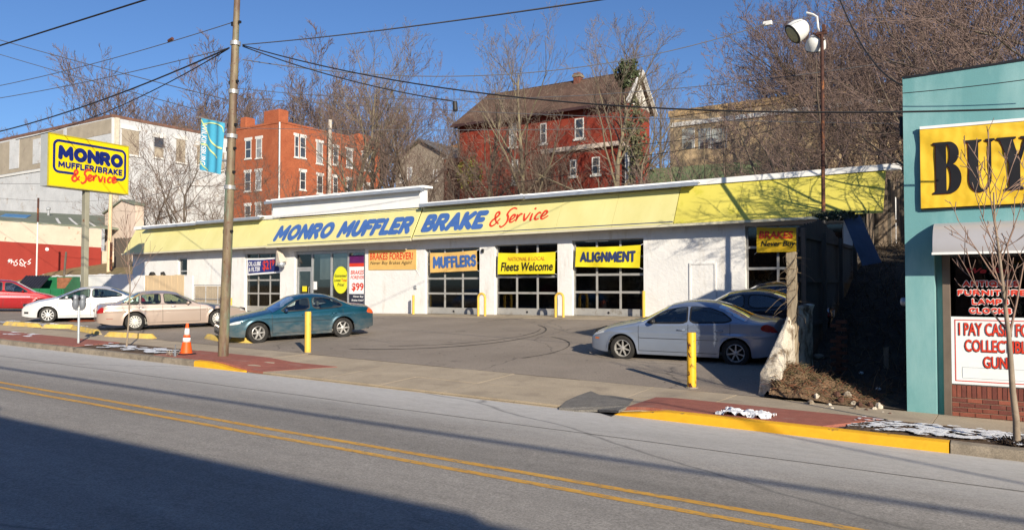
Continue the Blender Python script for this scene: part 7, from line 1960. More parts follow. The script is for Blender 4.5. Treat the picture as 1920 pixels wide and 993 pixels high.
# weathered fence and poles on the bank
t = thing("board_fence", (-60, 34, 3.6), "grey weathered board fence on the bank left of the shop", "fence")
a, b = PY(214, 460, 33.5), PY(247, 460, 33.5); n = 17
for i in range(n):
    xx = a.x + (b.x - a.x) * i / n; MB().box(xx, xx + (b.x - a.x) / n - 0.015, 33.5, 33.53, 2.5, PY(228, 446, 33.5).z + rnd.uniform(-.05, .05)).build("board", M_oldwood, t)
for (px_, yb, yt, r, Y, m_, lab, nm) in ((207, 496, 362, 0.16, 32.0, M_newwood, "stout pale wooden pole at the end of the red wall", "wooden_pole"), (71, 512, 371, 0.055, 27.6, M_trimw, "thin white and rusty pipe pole before the red graffiti wall", "pipe_pole"), (123, 505, 472, 0.09, 30.5, M_oldwood, "short grey stub post before the red wall", "stub_post")):
    a, b = PY(px_ - 3, yb, Y), PY(px_ + 1, yt, Y); a.z = min(a.z, bankz(a.x, Y)) - 0.2
    t = thing(nm, (a.x, Y, a.z), lab, "pole")
    MB().tube([a, a + (b - a) * 0.7, b], [r, r * 0.92, r * 0.85], 10).build("shaft", m_, t, smooth='auto')
    if nm == "pipe_pole": c_ = b + Vector((0, 0, 1.0)); MB().tube([b - (b - a) * 0.25, b], r * 1.3, 8).build("rusty_sleeve", M_rust, t)
    if nm == "wooden_pole": MB().box(a.x + 0.17, a.x + 0.30, Y - 0.05, Y + 0.1, a.z + 0.3, a.z + 2.4).build("brace", M_rust, t)

# red brick apartment house
def brickmat(name, c1, c2, stainc=None):
    t_ = NT(name); c_ = t_.ramp(t_.noise(0.8, 6, 0.65), 0.3, 0.7, c1 + (1,), c2 + (1,))
    g_ = t_.ramp(t_.noise(6, 5, 0.8, (1, 1, 3)), 0.3, 0.7, (0.75,) * 3 + (1,), (1.2,) * 3 + (1,)); c_ = t_.mix(1.0, c_, g_, 'MULTIPLY')
    br = t_.new("ShaderNodeTexBrick"); br.inputs["Scale"].default_value = 4.0
    cx = t_.new("ShaderNodeSeparateXYZ"); t_.link(t_.coord((1, 1, 1)), cx.inputs[0]); ad = t_.new("ShaderNodeMath", operation='ADD'); t_.link(cx.outputs[0], ad.inputs[0]); t_.link(cx.outputs[1], ad.inputs[1])
    cb = t_.new("ShaderNodeCombineXYZ"); t_.link(ad.outputs[0], cb.inputs[0]); t_.link(cx.outputs[2], cb.inputs[1]); t_.link(cb.outputs[0], br.inputs["Vector"])
    br.inputs["Color1"].default_value = (1.05, 1.05, 1.05, 1); br.inputs["Color2"].default_value = (0.8, 0.8, 0.8, 1); br.inputs["Mortar"].default_value = (0.9, 0.85, 0.8, 1)
    c_ = t_.mix(1.0, c_, br.outputs["Color"], 'MULTIPLY')
    if stainc: c_ = t_.mix(t_.ramp(t_.noise(0.7, 7, 0.7), 0.56, 0.7), c_, stainc + (1,))
    t_.base(c_); t_.b.inputs["Roughness"].default_value = 0.92; return t_.m
M_rbrick = brickmat("red_brick", (0.33, 0.085, 0.035), (0.44, 0.13, 0.055))
BY = 57.0; BX = PY(527, 232, BY).x; BZ = PY(527, 230, BY).z
t = thing("brick_apartments", (BX, BY, 8), "three storey orange red brick apartment house with white windows, behind the tall parapet", "building")
BXl = PY(438, 247, BY).x; BYr = PX(712, 271, BX).y
mb = MB(); mb.box(BXl, BX, BY, BYr, 2, BZ); mb.build("wall", M_rbrick, t)
MB().box(BXl - 0.05, BX + 0.06, BY - 0.06, BY + 0.3, BZ + 0.002, BZ + 0.22).box(BX - 0.3, BX + 0.06, BY + 0.301, BYr + 0.06, BZ + 0.002, BZ + 0.22).build("coping", M_rbrick, t)
for (xa, xb, ya, yb) in ((460, 471, 264, 298), (480, 491, 261, 297), (459, 470, 324, 359), (479, 490, 322, 357), (459, 470, 386, 420), (479, 490, 384, 419)):
    a, b = PY(xa, yb, BY), PY(xb, yb, BY); h = PY(xa, ya, BY).z - a.z
    window_unit(t, (a.x, BY - 0.001, a.z), (1, 0, 0), b.x - a.x, h, M_wglass2 if xa > 475 else M_wglass, M_trimw, M_trimw, lintel=M_trimw)
for (xa, xb, ya, yb) in ((552, 560, 254, 294), (562, 573, 256, 295), (593, 605, 266, 306), (624, 634, 275, 308), (649, 661, 280, 313), (678, 687, 287, 318), (688, 697, 288, 320), (562, 573, 321, 355), (594, 605, 328, 362), (624, 633, 331, 362), (650, 660, 336, 360), (680, 695, 345, 364)):
    a, b = PX(xa, yb, BX), PX(xb, yb, BX); h = PX(xa, ya, BX).z - a.z
    window_unit(t, (BX + 0.001, a.y, a.z), (0, 1, 0), b.y - a.y, h, M_wglass2 if xa % 2 else M_wglass, M_trimw, M_trimw, lintel=M_trimw)
ch = thing  # chimneys are parts of the house
for (x0, x1, yt, Yc_) in ((494, 523, 209, BY + 1.5), (450, 461, 221, BY + 3)):
    a, b = PY(x0, 240, Yc_), PY(x1, 240, Yc_); MB().bev(a.x, b.x, Yc_, Yc_ + 1.4, BZ - 0.5, PY(x0, yt, Yc_).z, 0.08).build("chimney", M_rbrick, t)
a = PX(672, 255, BX - 1.5); MB().bev(BX - 3.0, BX - 1.4, a.y, a.y + 2.2, BZ - 0.3, PX(672, 250, BX - 1.5).z, 0.08).build("chimney", M_rbrick, t)
a = PX(536, 300, BX); MB().tube([(BX + 0.12, a.y - 1.0, BZ), (BX + 0.12, a.y - 1.0, 6)], 0.09, 6).build("downpipe", M_trimw, t)
a, b = PX(617, 360, BX + 1.0), PX(619, 225, BX + 1.0); MB().tube([(BX + 1.0, a.y, 6), (BX + 1.0, b.y, b.z)], 0.22, 10).build("flue", mat("pale_flue", (0.50, 0.46, 0.40), 0.8, 0.25, 3, stain=(0.3, 0.16, 0.1), stain_sc=3), t)

# dark red house with gable roof
M_rhouse = brickmat("painted_red_brick", (0.20, 0.022, 0.011), (0.28, 0.042, 0.020), (0.17, 0.05, 0.028))
M_shing = mat("old_shingles", (0.105, 0.062, 0.045), 0.92, 0.25, 0.9, stain=(0.26, 0.20, 0.16), stain_sc=1.8, stain_lo=0.6, stain_hi=0.72, bump=0.4, bsc=10, grain=0.3, gsc=9)
HY = 50.0; HXl = PY(862, 240, HY).x; HXr = PY(1172, 200, HY).x; EZ = 15.35
t = thing("red_house", ((HXl + HXr) / 2, HY, 9), "dark red brick house with brown shingle roof and small chimney, above the garage doors", "house")
HD = 4.4
mb = MB(); mb.box(HXl, HXr, HY, HY + HD, 5, EZ); mb.build("wall", M_rhouse, t)
RY_ = HY + HD / 2; RZ = EZ + 2.55
# main roof with hipped left end
rl = HXl + 1.2
def quad(pts, N, m, nm, par): 
    mb = MB(); P4 = [Vector(p_) for p_ in pts]; mb.slab(lambda u, v: (P4[0] * (1 - u) + P4[1] * u) * (1 - v) + (P4[3] * (1 - u) + P4[2] * u) * v, 10, 6, N); return mb.build(nm, m, par)
e0, e1 = HXl - 0.5, HXr + 0.35
quad([(e0, HY - 0.5, EZ - 0.25), (e1, HY - 0.5, EZ - 0.25), (e1, RY_, RZ), (rl, RY_, RZ)], (0, 0.05, 0.16), M_shing, "roof", t)
quad([(e1, HY + HD + 0.5, EZ - 0.25), (e0, HY + HD + 0.5, EZ - 0.25), (rl, RY_ + 0.001, RZ), (e1, RY_ + 0.001, RZ)], (0, -0.05, 0.16), M_shing, "roof", t)
mb = MB(); mb.add([(e0, HY + HD + 0.5, EZ - 0.24), (e0, HY - 0.5, EZ - 0.24), (rl, RY_, RZ + 0.01)], [(0, 1, 2)]); mb.build("hip_roof", M_shing, t)
MB().add([(HXr, HY, EZ), (HXr, HY + HD, EZ), (HXr, RY_, RZ - 0.15), (HXr - 0.3, HY, EZ), (HXr - 0.3, HY + HD, EZ), (HXr - 0.3, RY_, RZ - 0.15)], [(0, 1, 2), (5, 4, 3), (0, 2, 5, 3), (1, 4, 5, 2)]).build("gable", mat("white_gable_boards", (0.62, 0.60, 0.56), 0.8, 0.12, 3, stretch=(1, 1, 6)), t)
for s_ in (0, 1):
    y0_, y1_ = (HY - 0.5, RY_) if s_ == 0 else (HY + HD + 0.5, RY_)
    mb = MB(); mb.tube([(e1 + 0.02, y0_, EZ - 0.25), (e1 + 0.02, y1_, RZ)], 0.16, 4); mb.build("bargeboard", M_trimw, t)
MB().box(e0, e1, HY - 0.62, HY - 0.505, EZ - 0.32, EZ - 0.12).build("gutter", mat("dark_gutter", (0.06, 0.03, 0.03), 0.6), t)
a, b = PY(1078, 170, RY_), PY(1090, 170, RY_); cz = PY(1084, 138, RY_).z
MB().bev(a.x, b.x, RY_ - 0.3, RY_ + 0.3, RZ - 0.6, cz, 0.03).build("chimney", mat("brown_chimney_brick", (0.16, 0.06, 0.04), 0.9, 0.25, 4), t); MB().box(a.x - 0.06, b.x + 0.06, RY_ - 0.36, RY_ + 0.36, cz - 0.32, cz - 0.12).build("chimney_cap", M_kerb, t)
for (xa, xb, ya, yb, gl) in ((1078, 1095, 223, 261, 0), (1013, 1025, 232, 270, 0), (955, 969, 233, 276, 1), (1069, 1081, 300, 331, 0), (1110, 1125, 295, 328, 0), (960, 972, 300, 345, 1)):
    Yw = HY if ya < 290 and xa < 1200 else HY - 0.7
    if xa in (955, 960, 1013): Yw = HY
    if xa == 960: pass
    a, b = PY(xa, yb, Yw), PY(xb, yb, Yw); h = PY(xa, ya, Yw).z - a.z
    window_unit(t, (a.x, Yw - 0.001, a.z), (1, 0, 0), b.x - a.x, h, M_wglass2 if gl else M_wglass, M_trimw, M_trimw)
# lower bay with white cornice
a, b = PY(1020, 300, HY - 0.7), PY(1162, 300, HY - 0.7); cz1 = PY(1120, 278, HY - 0.7).z
mb = MB(); mb.box(a.x, b.x, HY - 0.7, HY - 0.001, 5, cz1); mb.build("bay", M_rhouse, t)
MB().box(a.x - 0.15, b.x + 0.15, HY - 0.95, HY - 0.002, cz1 + 0.002, cz1 + 0.32).build("cornice", mat("peeling_cornice", (0.60, 0.50, 0.42), 0.8, 0.25, 3), t)
MB().box(b.x + 0.0, b.x + 0.001 + 0.9, HY - 0.35, HY - 0.003, 5, cz1 - 0.1).build("porch_side", M_dark, t)
MB().box(b.x + 0.35, b.x + 0.60, HY - 0.6, HY - 0.36, 5, cz1).build("porch_post", M_trimw, t)
# flat roof beige office, right
M_bb = brickmat("beige_brick", (0.46, 0.34, 0.20), (0.56, 0.43, 0.27), (0.38, 0.25, 0.14))
OY = 60.0; a, b = PY(1256, 222, OY), PY(1470, 200, OY)
t = thing("beige_office", (a.x, OY, 12), "flat roofed beige brick office with a long grey window band, right of the red house", "building")
ozt = a.z + 0.1
mb = MB(); mb.box(a.x, a.x + 22, OY, OY + 12, 7, ozt); mb.build("wall", M_bb, t)
MB().box(a.x - 0.1, a.x + 22.1, OY - 0.1, OY + 0.4, ozt + 0.002, ozt + 0.5).build("parapet", mat("tan_parapet", (0.50, 0.34, 0.17), 0.9, 0.2, 1), t)
zc_ = PY(1300, 232, OY).z
MB().box(a.x - 0.05, a.x + 22.05, OY - 0.12, OY - 0.002, zc_ - 0.1, zc_ + 0.25).build("string_course", M_trimw, t)
M_slit = mat("corrugated_grey", (0.36, 0.39, 0.38), 0.6, 0.1, 3)
for (xa, xb) in ((1279, 1303), (1305, 1310), (1310, 1334), (1335, 1364)):
    if xb - xa < 8: continue
    c_, d_ = PY(xa, 280, OY), PY(xb, 280, OY); h = PY(xa, 242, OY).z - c_.z
    w_ = MB().box(c_.x, d_.x, OY - 0.03, OY - 0.001, c_.z, c_.z + h).build("window", M_slit, t)
    MB().box(c_.x + 0.15, d_.x - 0.25, OY - 0.05, OY - 0.031, c_.z + 0.02, c_.z + 0.52).build("pane", M_wglass, w_)
    MB().box(d_.x - 0.08, d_.x, OY - 0.07, OY - 0.032, c_.z, c_.z + h).build("mullion", M_trimw, w_)
# green sheet fence below it
t = thing("green_fence", (-20, 47, 9), "faded green solid fence above the roof line below the beige office", "fence")
M_gf = mat("faded_green_sheet", (0.15, 0.19, 0.10), 0.8, 0.15, 0.7, stain=(0.10, 0.16, 0.09), stain_sc=0.5)
xx = 1214
while xx < 1424:
    c_, d_ = PY(xx, 345, 46.5), PY(xx + 24, 345, 46.5); zt_g = PY(xx, 317 - (xx - 1214) * 0.075, 46.5).z
    MB().box(c_.x, d_.x - 0.02, 46.5, 46.56, 6.5, zt_g).build("panel", M_gf, t); xx += 24
MB().box(PY(1214, 345, 46.5).x, PY(1424, 345, 46.5).x, 46.57, 46.65, 6.5, 9.2).build("rail", M_oldwood, t)
# grey stone house and orange roof behind, between the two red buildings
M_gstone = brickmat("grey_stone", (0.24, 0.20, 0.16), (0.38, 0.33, 0.26))
SY = 66.0; a, b = PY(742, 340, SY), PY(838, 340, SY)
t = thing("stone_house", (a.x, SY, 9), "small grey stone house with a pointed roof between the two red brick buildings", "house")
ez = PY(760, 300, SY).z; rz = PY(795, 262, SY).z
mb = MB(); mb.prism([(a.x, 7), (b.x, 7), (b.x, ez), ((a.x + b.x) / 2, rz - 0.2), (a.x, ez)], 7, lambda u, v, w: Vector((u, SY + w, v))); mb.build("wall", M_gstone, t)
xm = (a.x + b.x) / 2
for s_ in (-1, 1):
    xo = a.x - 0.4 if s_ < 0 else b.x + 0.4
    mb = MB(); mb.slab(lambda u, v: (xo + (xm - xo) * u, SY - 0.4 + 7.8 * v, ez - 0.2 + (rz - ez + 0.2) * u), 2, 2, (0, 0, 0.15)); mb.build("roof", mat("slate%d" % s_, (0.11, 0.105, 0.11), 0.85, 0.2, 1), t)
for (xa, xb, ya, yb) in ((750, 757, 318, 342), (764, 773, 314, 342), (812, 820, 318, 340)):
    c_, d_ = PY(xa, yb, SY), PY(xb, yb, SY); window_unit(t, (c_.x, SY - 0.001, c_.z), (1, 0, 0), d_.x - c_.x, PY(xa, ya, SY).z - c_.z, M_wglass2, M_trimw, M_trimw)
SY2 = 72.0; a, b = PY(785, 300, SY2), PY(880, 300, SY2)
t = thing("orange_roof_house", (a.x, SY2, 9), "house with a rusty orange roof half hidden behind the dark red house", "house")
ez = PY(800, 300, SY2).z; rz = PY(860, 256, SY2).z
mb = MB(); mb.box(a.x, b.x, SY2, SY2 + 8, 6, ez); mb.build("wall", M_cream, t)
quad([(a.x - 0.4, SY2 - 0.4, ez - 0.2), (b.x + 0.4, SY2 - 0.4, ez - 0.2), (b.x - 1, SY2 + 4, rz), (a.x + 3, SY2 + 4, rz)], (0, 0, 0.15), mat("rusty_orange_roof", (0.38, 0.19, 0.08), 0.9, 0.2, 1), "roof", t)
# small porch with white gable left of the red house
PY_ = 52.0; a, b = PY(832, 330, PY_), PY(862, 330, PY_)
t = thing("porch", (a.x, PY_, 8), "small red porch with a white gable at the left end of the dark red house", "porch")
zt_p = PY(850, 288, PY_).z
MB().box(a.x, b.x, PY_, PY_ + 2, 6, zt_p - 0.4).build("wall", M_rhouse, t)
MB().add([(a.x - 0.3, PY_ - 0.1, zt_p - 0.4), (b.x + 0.2, PY_ - 0.1, zt_p - 0.4), (b.x, PY_ - 0.1, zt_p + 0.35), (a.x - 0.3, PY_ + 2, zt_p - 0.4), (b.x + 0.2, PY_ + 2, zt_p - 0.4), (b.x, PY_ + 2, zt_p + 0.35)], [(0, 1, 2), (5, 4, 3), (0, 2, 5, 3), (0, 3, 4, 1), (1, 4, 5, 2)]).build("gable", M_trimw, t)
# street lamp on the hill and little roof things
q = PY(1400, 192, 70)
t = thing("hill_street_lamp", (q.x + 1, 70, 12), "small white street lamp head above the beige office", "street lamp")
MB().tube([(q.x + 1.6, 70, 12), (q.x + 1.6, 70, q.z - 0.6), (q.x + 1.2, 70, q.z - 0.2), (q.x + 0.5, 70, q.z)], 0.07, 6).build("pole", M_alu, t)
MB().lathe([(0.10, 0), (0.30, 0.15), (0.30, 0.5), (0.12, 0.75), (0, 0.78)], 12, (q.x + 0.5, 70, q.z), (-1, 0, -0.1)).build("lamp_head", M_cap, t, smooth='auto')

# ============================================================ ROW ACROSS THE STREET (behind the camera; throws the shade on the road)
M_opp = brickmat("opposite_brick", (0.22, 0.12, 0.08), (0.30, 0.17, 0.11))
def shopfront(x0, x1, h, lab):
    t = thing("opposite_shop", ((x0 + x1) / 2, -3, 0), lab, "building")
    zg = zroad((x0 + x1) / 2)
    wl_ = MB(); z0 = zg - 0.4
    wl_.box(x0, x1, -3.3, -3.0, 3.1 + zg, h).box(x0, x0 + 0.4, -3.3, -3.0, z0, 3.099 + zg).box(x1 - 0.4, x1, -3.3, -3.0, z0, 3.099 + zg).box(x0 + 0.401, x1 - 0.401, -3.3, -3.0, z0, 0.6 + zg)
    wl_.box(x0, x1, -13, -3.301, z0, h - 0.5); wl_.build("wall", M_opp, t)
    MB().box(x0 - 0.02, x1 + 0.02, -3.4, -2.85, h + 0.002, h + 0.18).build("coping", M_kerb, t)
    MB().box(x0 + 0.401, x1 - 0.401, -3.2, -3.18, 0.61 + zg, 3.09 + zg).build("window", M_glass, t)
shopfront(8.02, 24, 5.62, "low brick shop across the street, right of the camera")
shopfront(-1.3, 8.0, 5.72, "low brick shop across the street behind the camera")
shopfront(-14, -1.32, 5.95, "taller brick shop across the street behind and left of the camera")
shopfront(-40, -14.02, 5.6, "long brick shop across the street far to the left of the camera")
struct(strip(-3.0, -2.2, lambda X, Y: zroad(X) + 0.14, ny=1).build("opposite_pavement", M_walk))
# ============================================================ TREES
def gen_tree(seed, H=10.0, r0=0.17, spread=0.5, first=0.25, kids=(9, 7, 6, 4), up=0.25, wob=0.10, rmin=0.0045):
    rg = random.Random(seed); segs = []
    def branch(p, d, L, r, lvl):
        n = (9, 6, 5, 4, 3)[lvl]
        pts = [p]; dd = d.copy(); rs_ = [r]
        for i in range(n):
            dd = dd + Vector((rg.gauss(0, wob), rg.gauss(0, wob), rg.gauss(0, wob * 0.6) + up * (0.10 if lvl else 0.05)))
            dd.normalize(); pts.append(pts[-1] + dd * (L / n)); rs_.append(max(rmin, r * (1 - 0.82 * (i + 1) / n)))
        for i in range(n): segs.append((pts[i], pts[i + 1], rs_[i], rs_[i + 1], lvl))
        if lvl >= len(kids): return
        k = kids[lvl]
        for c in range(k):
            lo = first if lvl == 0 else 0.18
            tt = lo + (1.0 - lo) * ((c + rg.random()) / k)
            i = min(n - 1, int(tt * n)); f = tt * n - i
            q = pts[i] + (pts[i + 1] - pts[i]) * f
            ax = (pts[i + 1] - pts[i]).normalized(); o = ax.orthogonal().normalized(); b = ax.cross(o)
            an = rg.uniform(0, 2 * pi) if lvl else c * 2.4 + rg.uniform(-.5, .5)
            ang = rg.uniform(0.45, 0.95) * (1.0 if lvl else 0.9 + spread * 0.5)
            nd = ax * cos(ang) + (o * cos(an) + b * sin(an)) * sin(ang)
            nd.z += up * 0.5
            ll = L * (0.62 if lvl == 0 else 0.52) * (1 - 0.45 * (tt - lo)) * rg.uniform(0.7, 1.15) * (0.6 + spread if lvl == 0 else 1.0)
            branch(q, nd.normalized(), ll, max(rmin * 1.3, rs_[i] * rg.uniform(0.42, 0.62)), lvl + 1)
    branch(Vector((0, 0, -0.3)), Vector((rg.gauss(0, 0.03), rg.gauss(0, 0.03), 1)).normalized(), H, r0, 0)
    return segs
def segs_to_mesh(name, segs, m, n):
    if not segs: return None
    A = np.array([[s[0][:], s[1][:]] for s in segs]); R = np.array([[s[2], s[3]] for s in segs])
    d = A[:, 1] - A[:, 0]; d /= np.maximum(np.linalg.norm(d, axis=1, keepdims=True), 1e-9)
    ref = np.where(np.abs(d[:, 2:3]) > 0.9, np.array([[1.0, 0, 0]]), np.array([[0, 0, 1.0]]))
    a = np.cross(d, ref); a /= np.linalg.norm(a, axis=1, keepdims=True); b = np.cross(d, a)
    N = len(segs); V = np.zeros((N, 2 * n, 3))
    for k in range(n):
        t_ = 2 * pi * k / n; o = a * cos(t_) + b * sin(t_)
        V[:, k] = A[:, 0] + o * R[:, 0:1]; V[:, n + k] = A[:, 1] + o * R[:, 1:2]
    F = np.zeros((N, n, 4), dtype=np.int64); base = (np.arange(N) * 2 * n)[:, None]
    for k in range(n):
        F[:, k, 0] = base[:, 0] + k; F[:, k, 1] = base[:, 0] + (k + 1) % n; F[:, k, 2] = base[:, 0] + n + (k + 1) % n; F[:, k, 3] = base[:, 0] + n + k
    V = V.reshape(-1, 3); F = F.reshape(-1, 4)
    me = bpy.data.meshes.new(name); me.vertices.add(len(V)); me.vertices.foreach_set("co", V.ravel())
    me.loops.add(len(F) * 4); me.loops.foreach_set("vertex_index", F.ravel()); me.polygons.add(len(F))
    me.polygons.foreach_set("loop_start", np.arange(len(F)) * 4); me.polygons.foreach_set("loop_total", np.full(len(F), 4))
    me.materials.append(m); me.polygons.foreach_set("use_smooth", np.ones(len(F), dtype=bool)); me.update(calc_edges=True); me.validate()
    return me
def barkmat(name, c1, c2):
    return mat(name, c1, 0.92, 0.3, 2.5, stain=c2, stain_sc=1.8, stain_lo=0.5, stain_hi=0.65, bump=0.5, bsc=14, stretch=(2, 2, 0.4))
M_bark = barkmat("bark", (0.16, 0.13, 0.09), (0.24, 0.21, 0.12))
M_barkd = barkmat("dark_bark", (0.11, 0.085, 0.065), (0.17, 0.14, 0.10))
M_twig = mat("twigs", (0.165, 0.115, 0.098), 0.95, 0.2, 0.6)
M_twigg = mat("grey_twigs", (0.20, 0.155, 0.12), 0.95, 0.2, 0.6)
M_twigd = mat("brown_twigs", (0.16, 0.11, 0.085), 0.95, 0.2, 0.6)
VAR = {}
def variant(key, bark, twig, **k):
    s = gen_tree(**k); cut = 1
    zm = max(max(q[1].z, q[0].z) for q in s) * 0.93
    VAR[key] = (segs_to_mesh("trunk", [q for q in s if q[4] <= cut], bark, 7), segs_to_mesh("crown", [q for q in s if q[4] > cut], twig, 3), zm)
for i in range(3): variant("tall%d" % i, M_bark, M_twigg, seed=10 + i, H=10, r0=0.17, spread=0.30, first=0.22, kids=(13, 7, 5, 3), up=0.35, rmin=0.0055)
for i in range(3): variant("wide%d" % i, M_barkd, M_twig, seed=30 + i, H=9, r0=0.20, spread=0.60, first=0.22, kids=(11, 8, 6, 4), up=0.25, wob=0.13, rmin=0.007)
for i in range(2): variant("far%d" % i, M_barkd, M_twig, seed=90 + i, H=9, r0=0.16, spread=0.55, first=0.18, kids=(12, 8, 6, 4), up=0.40, wob=0.12, rmin=0.0095)
for i in range(2): variant("thin%d" % i, M_bark, M_twigg, seed=50 + i, H=10, r0=0.07, spread=0.10, first=0.18, kids=(14, 5, 3), up=0.5)
for i in range(2): variant("bush%d" % i, M_barkd, M_twigd, seed=70 + i, H=6, r0=0.09, spread=0.75, first=0.05, kids=(13, 8, 5, 3), up=0.35, wob=0.16)
def tree(key, x, Y, ytop, label, base=None, rz=None, group="bare trees on the hillside", wide=1.0, tilt=None, name="bare_tree"):
    tr, cr_, H = VAR[key]
    p = PY(x, 400, Y); p.z = hill(p.x, Y) if base is None else base
    top = PY(x, ytop, Y).z; s = (top - p.z) / H * 0.97
    t = thing(name, p, label, "tree", group, rz if rz is not None else rnd.uniform(0, 6.28))
    t.scale = (s * wide, s * wide, s)
    if tilt: t.rotation_euler = tilt
    for nm, me in (("trunk", tr), ("crown", cr_)):
        o = bpy.data.objects.new(nm, me); COL.objects.link(o); o.parent = t
    return t
L_ = [ # key, px, Y, ytop, label
    ("tall0", 655, 43, 62, "tall grey bare tree rising before the right part of the brick apartments"),
    ("tall1", 694, 46, 70, "slim bare tree at the right end of the brick apartments"),
    ("tall2", 752, 47, 150, "leaning bare tree in front of the small stone house"),
    ("wide0", 800, 45, 88, "wide crowned bare tree between the brick apartments and the dark red house"),
    ("tall0", 842, 50, 150, "bare tree touching the left corner of the dark red house"),
    ("tall1", 985, 42, 28, "tall forked bare tree in front of the middle of the dark red house"),
    ("tall0", 935, 44, 95, "bare tree before the left half of the dark red house"),
    ("wide2", 1030, 44, 190, "dark spreading tree before the middle windows of the red house"),
    ("tall2", 1184, 42, 5, "tall bare tree at the right gable of the dark red house"),
    ("tall0", 1212, 44, 30, "second tall bare tree just right of the white gable"),
    ("thin0", 1268, 42, 150, "thin young tree left of the beige office window band"),
    ("thin1", 1312, 42, 120, "thin young tree crossing the beige office window band"),
    ("thin0", 1352, 43, 170, "thin young tree right of the beige office window band"),
    ("thin1", 1395, 42, 140, "thin young tree before the right part of the beige office"),
    ("tall1", 1236, 47, 120, "bare tree in the gap between the red house and the beige office"),
    ("bush0", 300, 43, 232, "bare multi stem tree before the boarded windows of the white warehouse"),
    ("bush1", 352, 43, 225, "bare multi stem tree left of the sky blue banner"),
    ("bush0", 398, 44, 300, "bushy bare tree below the sky blue banner"),
    ("bush1", 262, 41, 335, "low bare tree at the left end of the shop roof"),
    ("bush0", 470, 43, 300, "bare bush before the left windows of the brick apartments"),
    ("bush1", 524, 42, 290, "bare bush rising over the tall centre parapet"),
    ("far1", 480, 80, 130, "far bare tree behind the left end of the brick apartments"),
    ("far0", 548, 82, 125, "far bare tree behind the middle of the brick apartments"),
    ("far0", 605, 84, 135, "far bare tree behind the right end of the brick apartments"),
    ("far1", 700, 80, 120, "far bare tree behind the stone house"),
    ("far0", 768, 82, 130, "far bare tree right of the stone house"),
    ("far0", 1060, 75, 120, "far bare tree showing above the red house roof"),
    ("far0", 160, 96, 192, "leftmost far bare tree above the warehouse roof"),
    ("far0", 215, 98, 172, "second far bare tree above the warehouse roof from the left"),
    ("far1", 272, 96, 160, "third far bare tree above the warehouse roof from the left"),
    ("far0", 330, 98, 148, "fourth far bare tree above the warehouse roof from the left"),
    ("far0", 388, 96, 138, "fifth far bare tree above the warehouse roof, next to the utility pole"),
    ("far1", 430, 94, 150, "far bare tree directly behind the utility pole"),
    ("wide2", 1505, 66, 60, "bare tree at the left edge of the woods on the right"),
    ("wide0", 1520, 63, 20, "bare tree behind the floodlights"),
    ("wide1", 1560, 62, -30, "bare tree right of the floodlight pole"),
    ("wide2", 1625, 42, -60, "bare tree above the right end of the yellow band"),
    ("wide0", 1700, 46, -120, "tall bare tree behind the left corner of the teal shop"),
    ("wide1", 1770, 40, -160, "tall bare tree behind the teal shop above the banner"),
    ("wide2", 1850, 44, -160, "tall bare tree behind the teal shop near the right edge"),
    ("wide0", 1915, 40, -180, "tall bare tree cut by the right edge of the photo"),
    ("bush0", 1475, 40, 215, "tangled bare bush above the roof right of the beige office"),
    ("bush1", 1500, 41, 160, "tangled bare bush above the roof left of the rusty pole"),
    ("bush0", 1565, 40, 170, "tangled bare bush above the roof right of the rusty pole"),
    ("bush1", 1630, 38, 150, "tangled bare bush above the right end of the yellow band"),
    ("bush0", 1680, 40, 110, "tangled bare bush behind the corner of the teal shop"),
    ("far1", 1540, 66, 40, "far bare tree deep in the woods on the right"),
    ("far0", 1660, 68, 10, "far bare tree deep in the woods left of the teal shop"),
    ("far1", 1800, 66, 0, "far bare tree deep in the woods over the teal shop"),
    ("far0", 1900, 66, 0, "far bare tree deep in the woods at the right edge"),
]
L_ += [
    ("bush0", 890, 43, 255, "tangled bush in front of the left end of the dark red house"),
    ("bush1", 930, 42, 240, "tangled bush over the lower left wall of the dark red house"),
    ("bush0", 975, 43, 225, "tangled bush round the forked tree before the red house"),
    ("bush1", 1015, 42, 262, "tangled bush left of the lower bay of the red house"),
    ("bush0", 1048, 43, 285, "low tangled bush at the left edge of the white cornice"),
    ("bush1", 860, 42, 290, "low tangled bush at the left corner of the dark red house"),
    ("bush0", 805, 42, 275, "tangled bush in front of the stone house"),
    ("bush1", 735, 42, 265, "tangled bush just right of the tall parapet"),
    ("bush0", 640, 43, 255, "tangled bush over the lower windows of the brick apartments"),
    ("far0", 1540, 66, 30, "dense bare tree left of the floodlights, deep in the woods"),
    ("far1", 1530, 66, -10, "dense bare tree straight behind the floodlights"),
    ("far0", 1590, 54, -60, "dense bare tree between the rusty pole and the leaning tree"),
    ("far1", 1650, 56, -90, "dense bare tree above the right end of the white roof cap"),
    ("far0", 1735, 54, -120, "dense bare tree above the left part of the teal parapet"),
    ("far1", 1830, 54, -120, "dense bare tree above the right part of the teal parapet"),
    ("far0", 1600, 62, 60, "low dense bare tree just right of the rusty pole"),
    ("far1", 1525, 62, 90, "low dense bare tree just left of the rusty pole"),
    ("far0", 120, 100, 212, "small far bare tree above the left part of the warehouse roof"),
    ("far1", 300, 104, 165, "far bare tree between the third and fourth above the warehouse"),
    ("far0", 360, 102, 150, "far bare tree just left of the sky blue banner top"),
    ("far1", 650, 90, 150, "far bare tree behind the right end of the brick apartments roof"),
    ("far0", 735, 92, 145, "far bare tree between the brick apartments and the stone house"),
    ("far1", 830, 90, 160, "far bare tree just left of the dark red house roof"),
    ("far0", 510, 92, 140, "far bare tree behind the big brick chimney"),
]
for k_, x_, Y_, yt_, lab_ in L_: tree(k_, x_, Y_, yt_, lab_)
# leaning tree in the woods
q = PY(1700, 300, 36)
t = tree("wide1", 1702, 34, -20, "thick mossy tree leaning left in front of the woods on the right", tilt=(0.1, -0.62, 0.6))
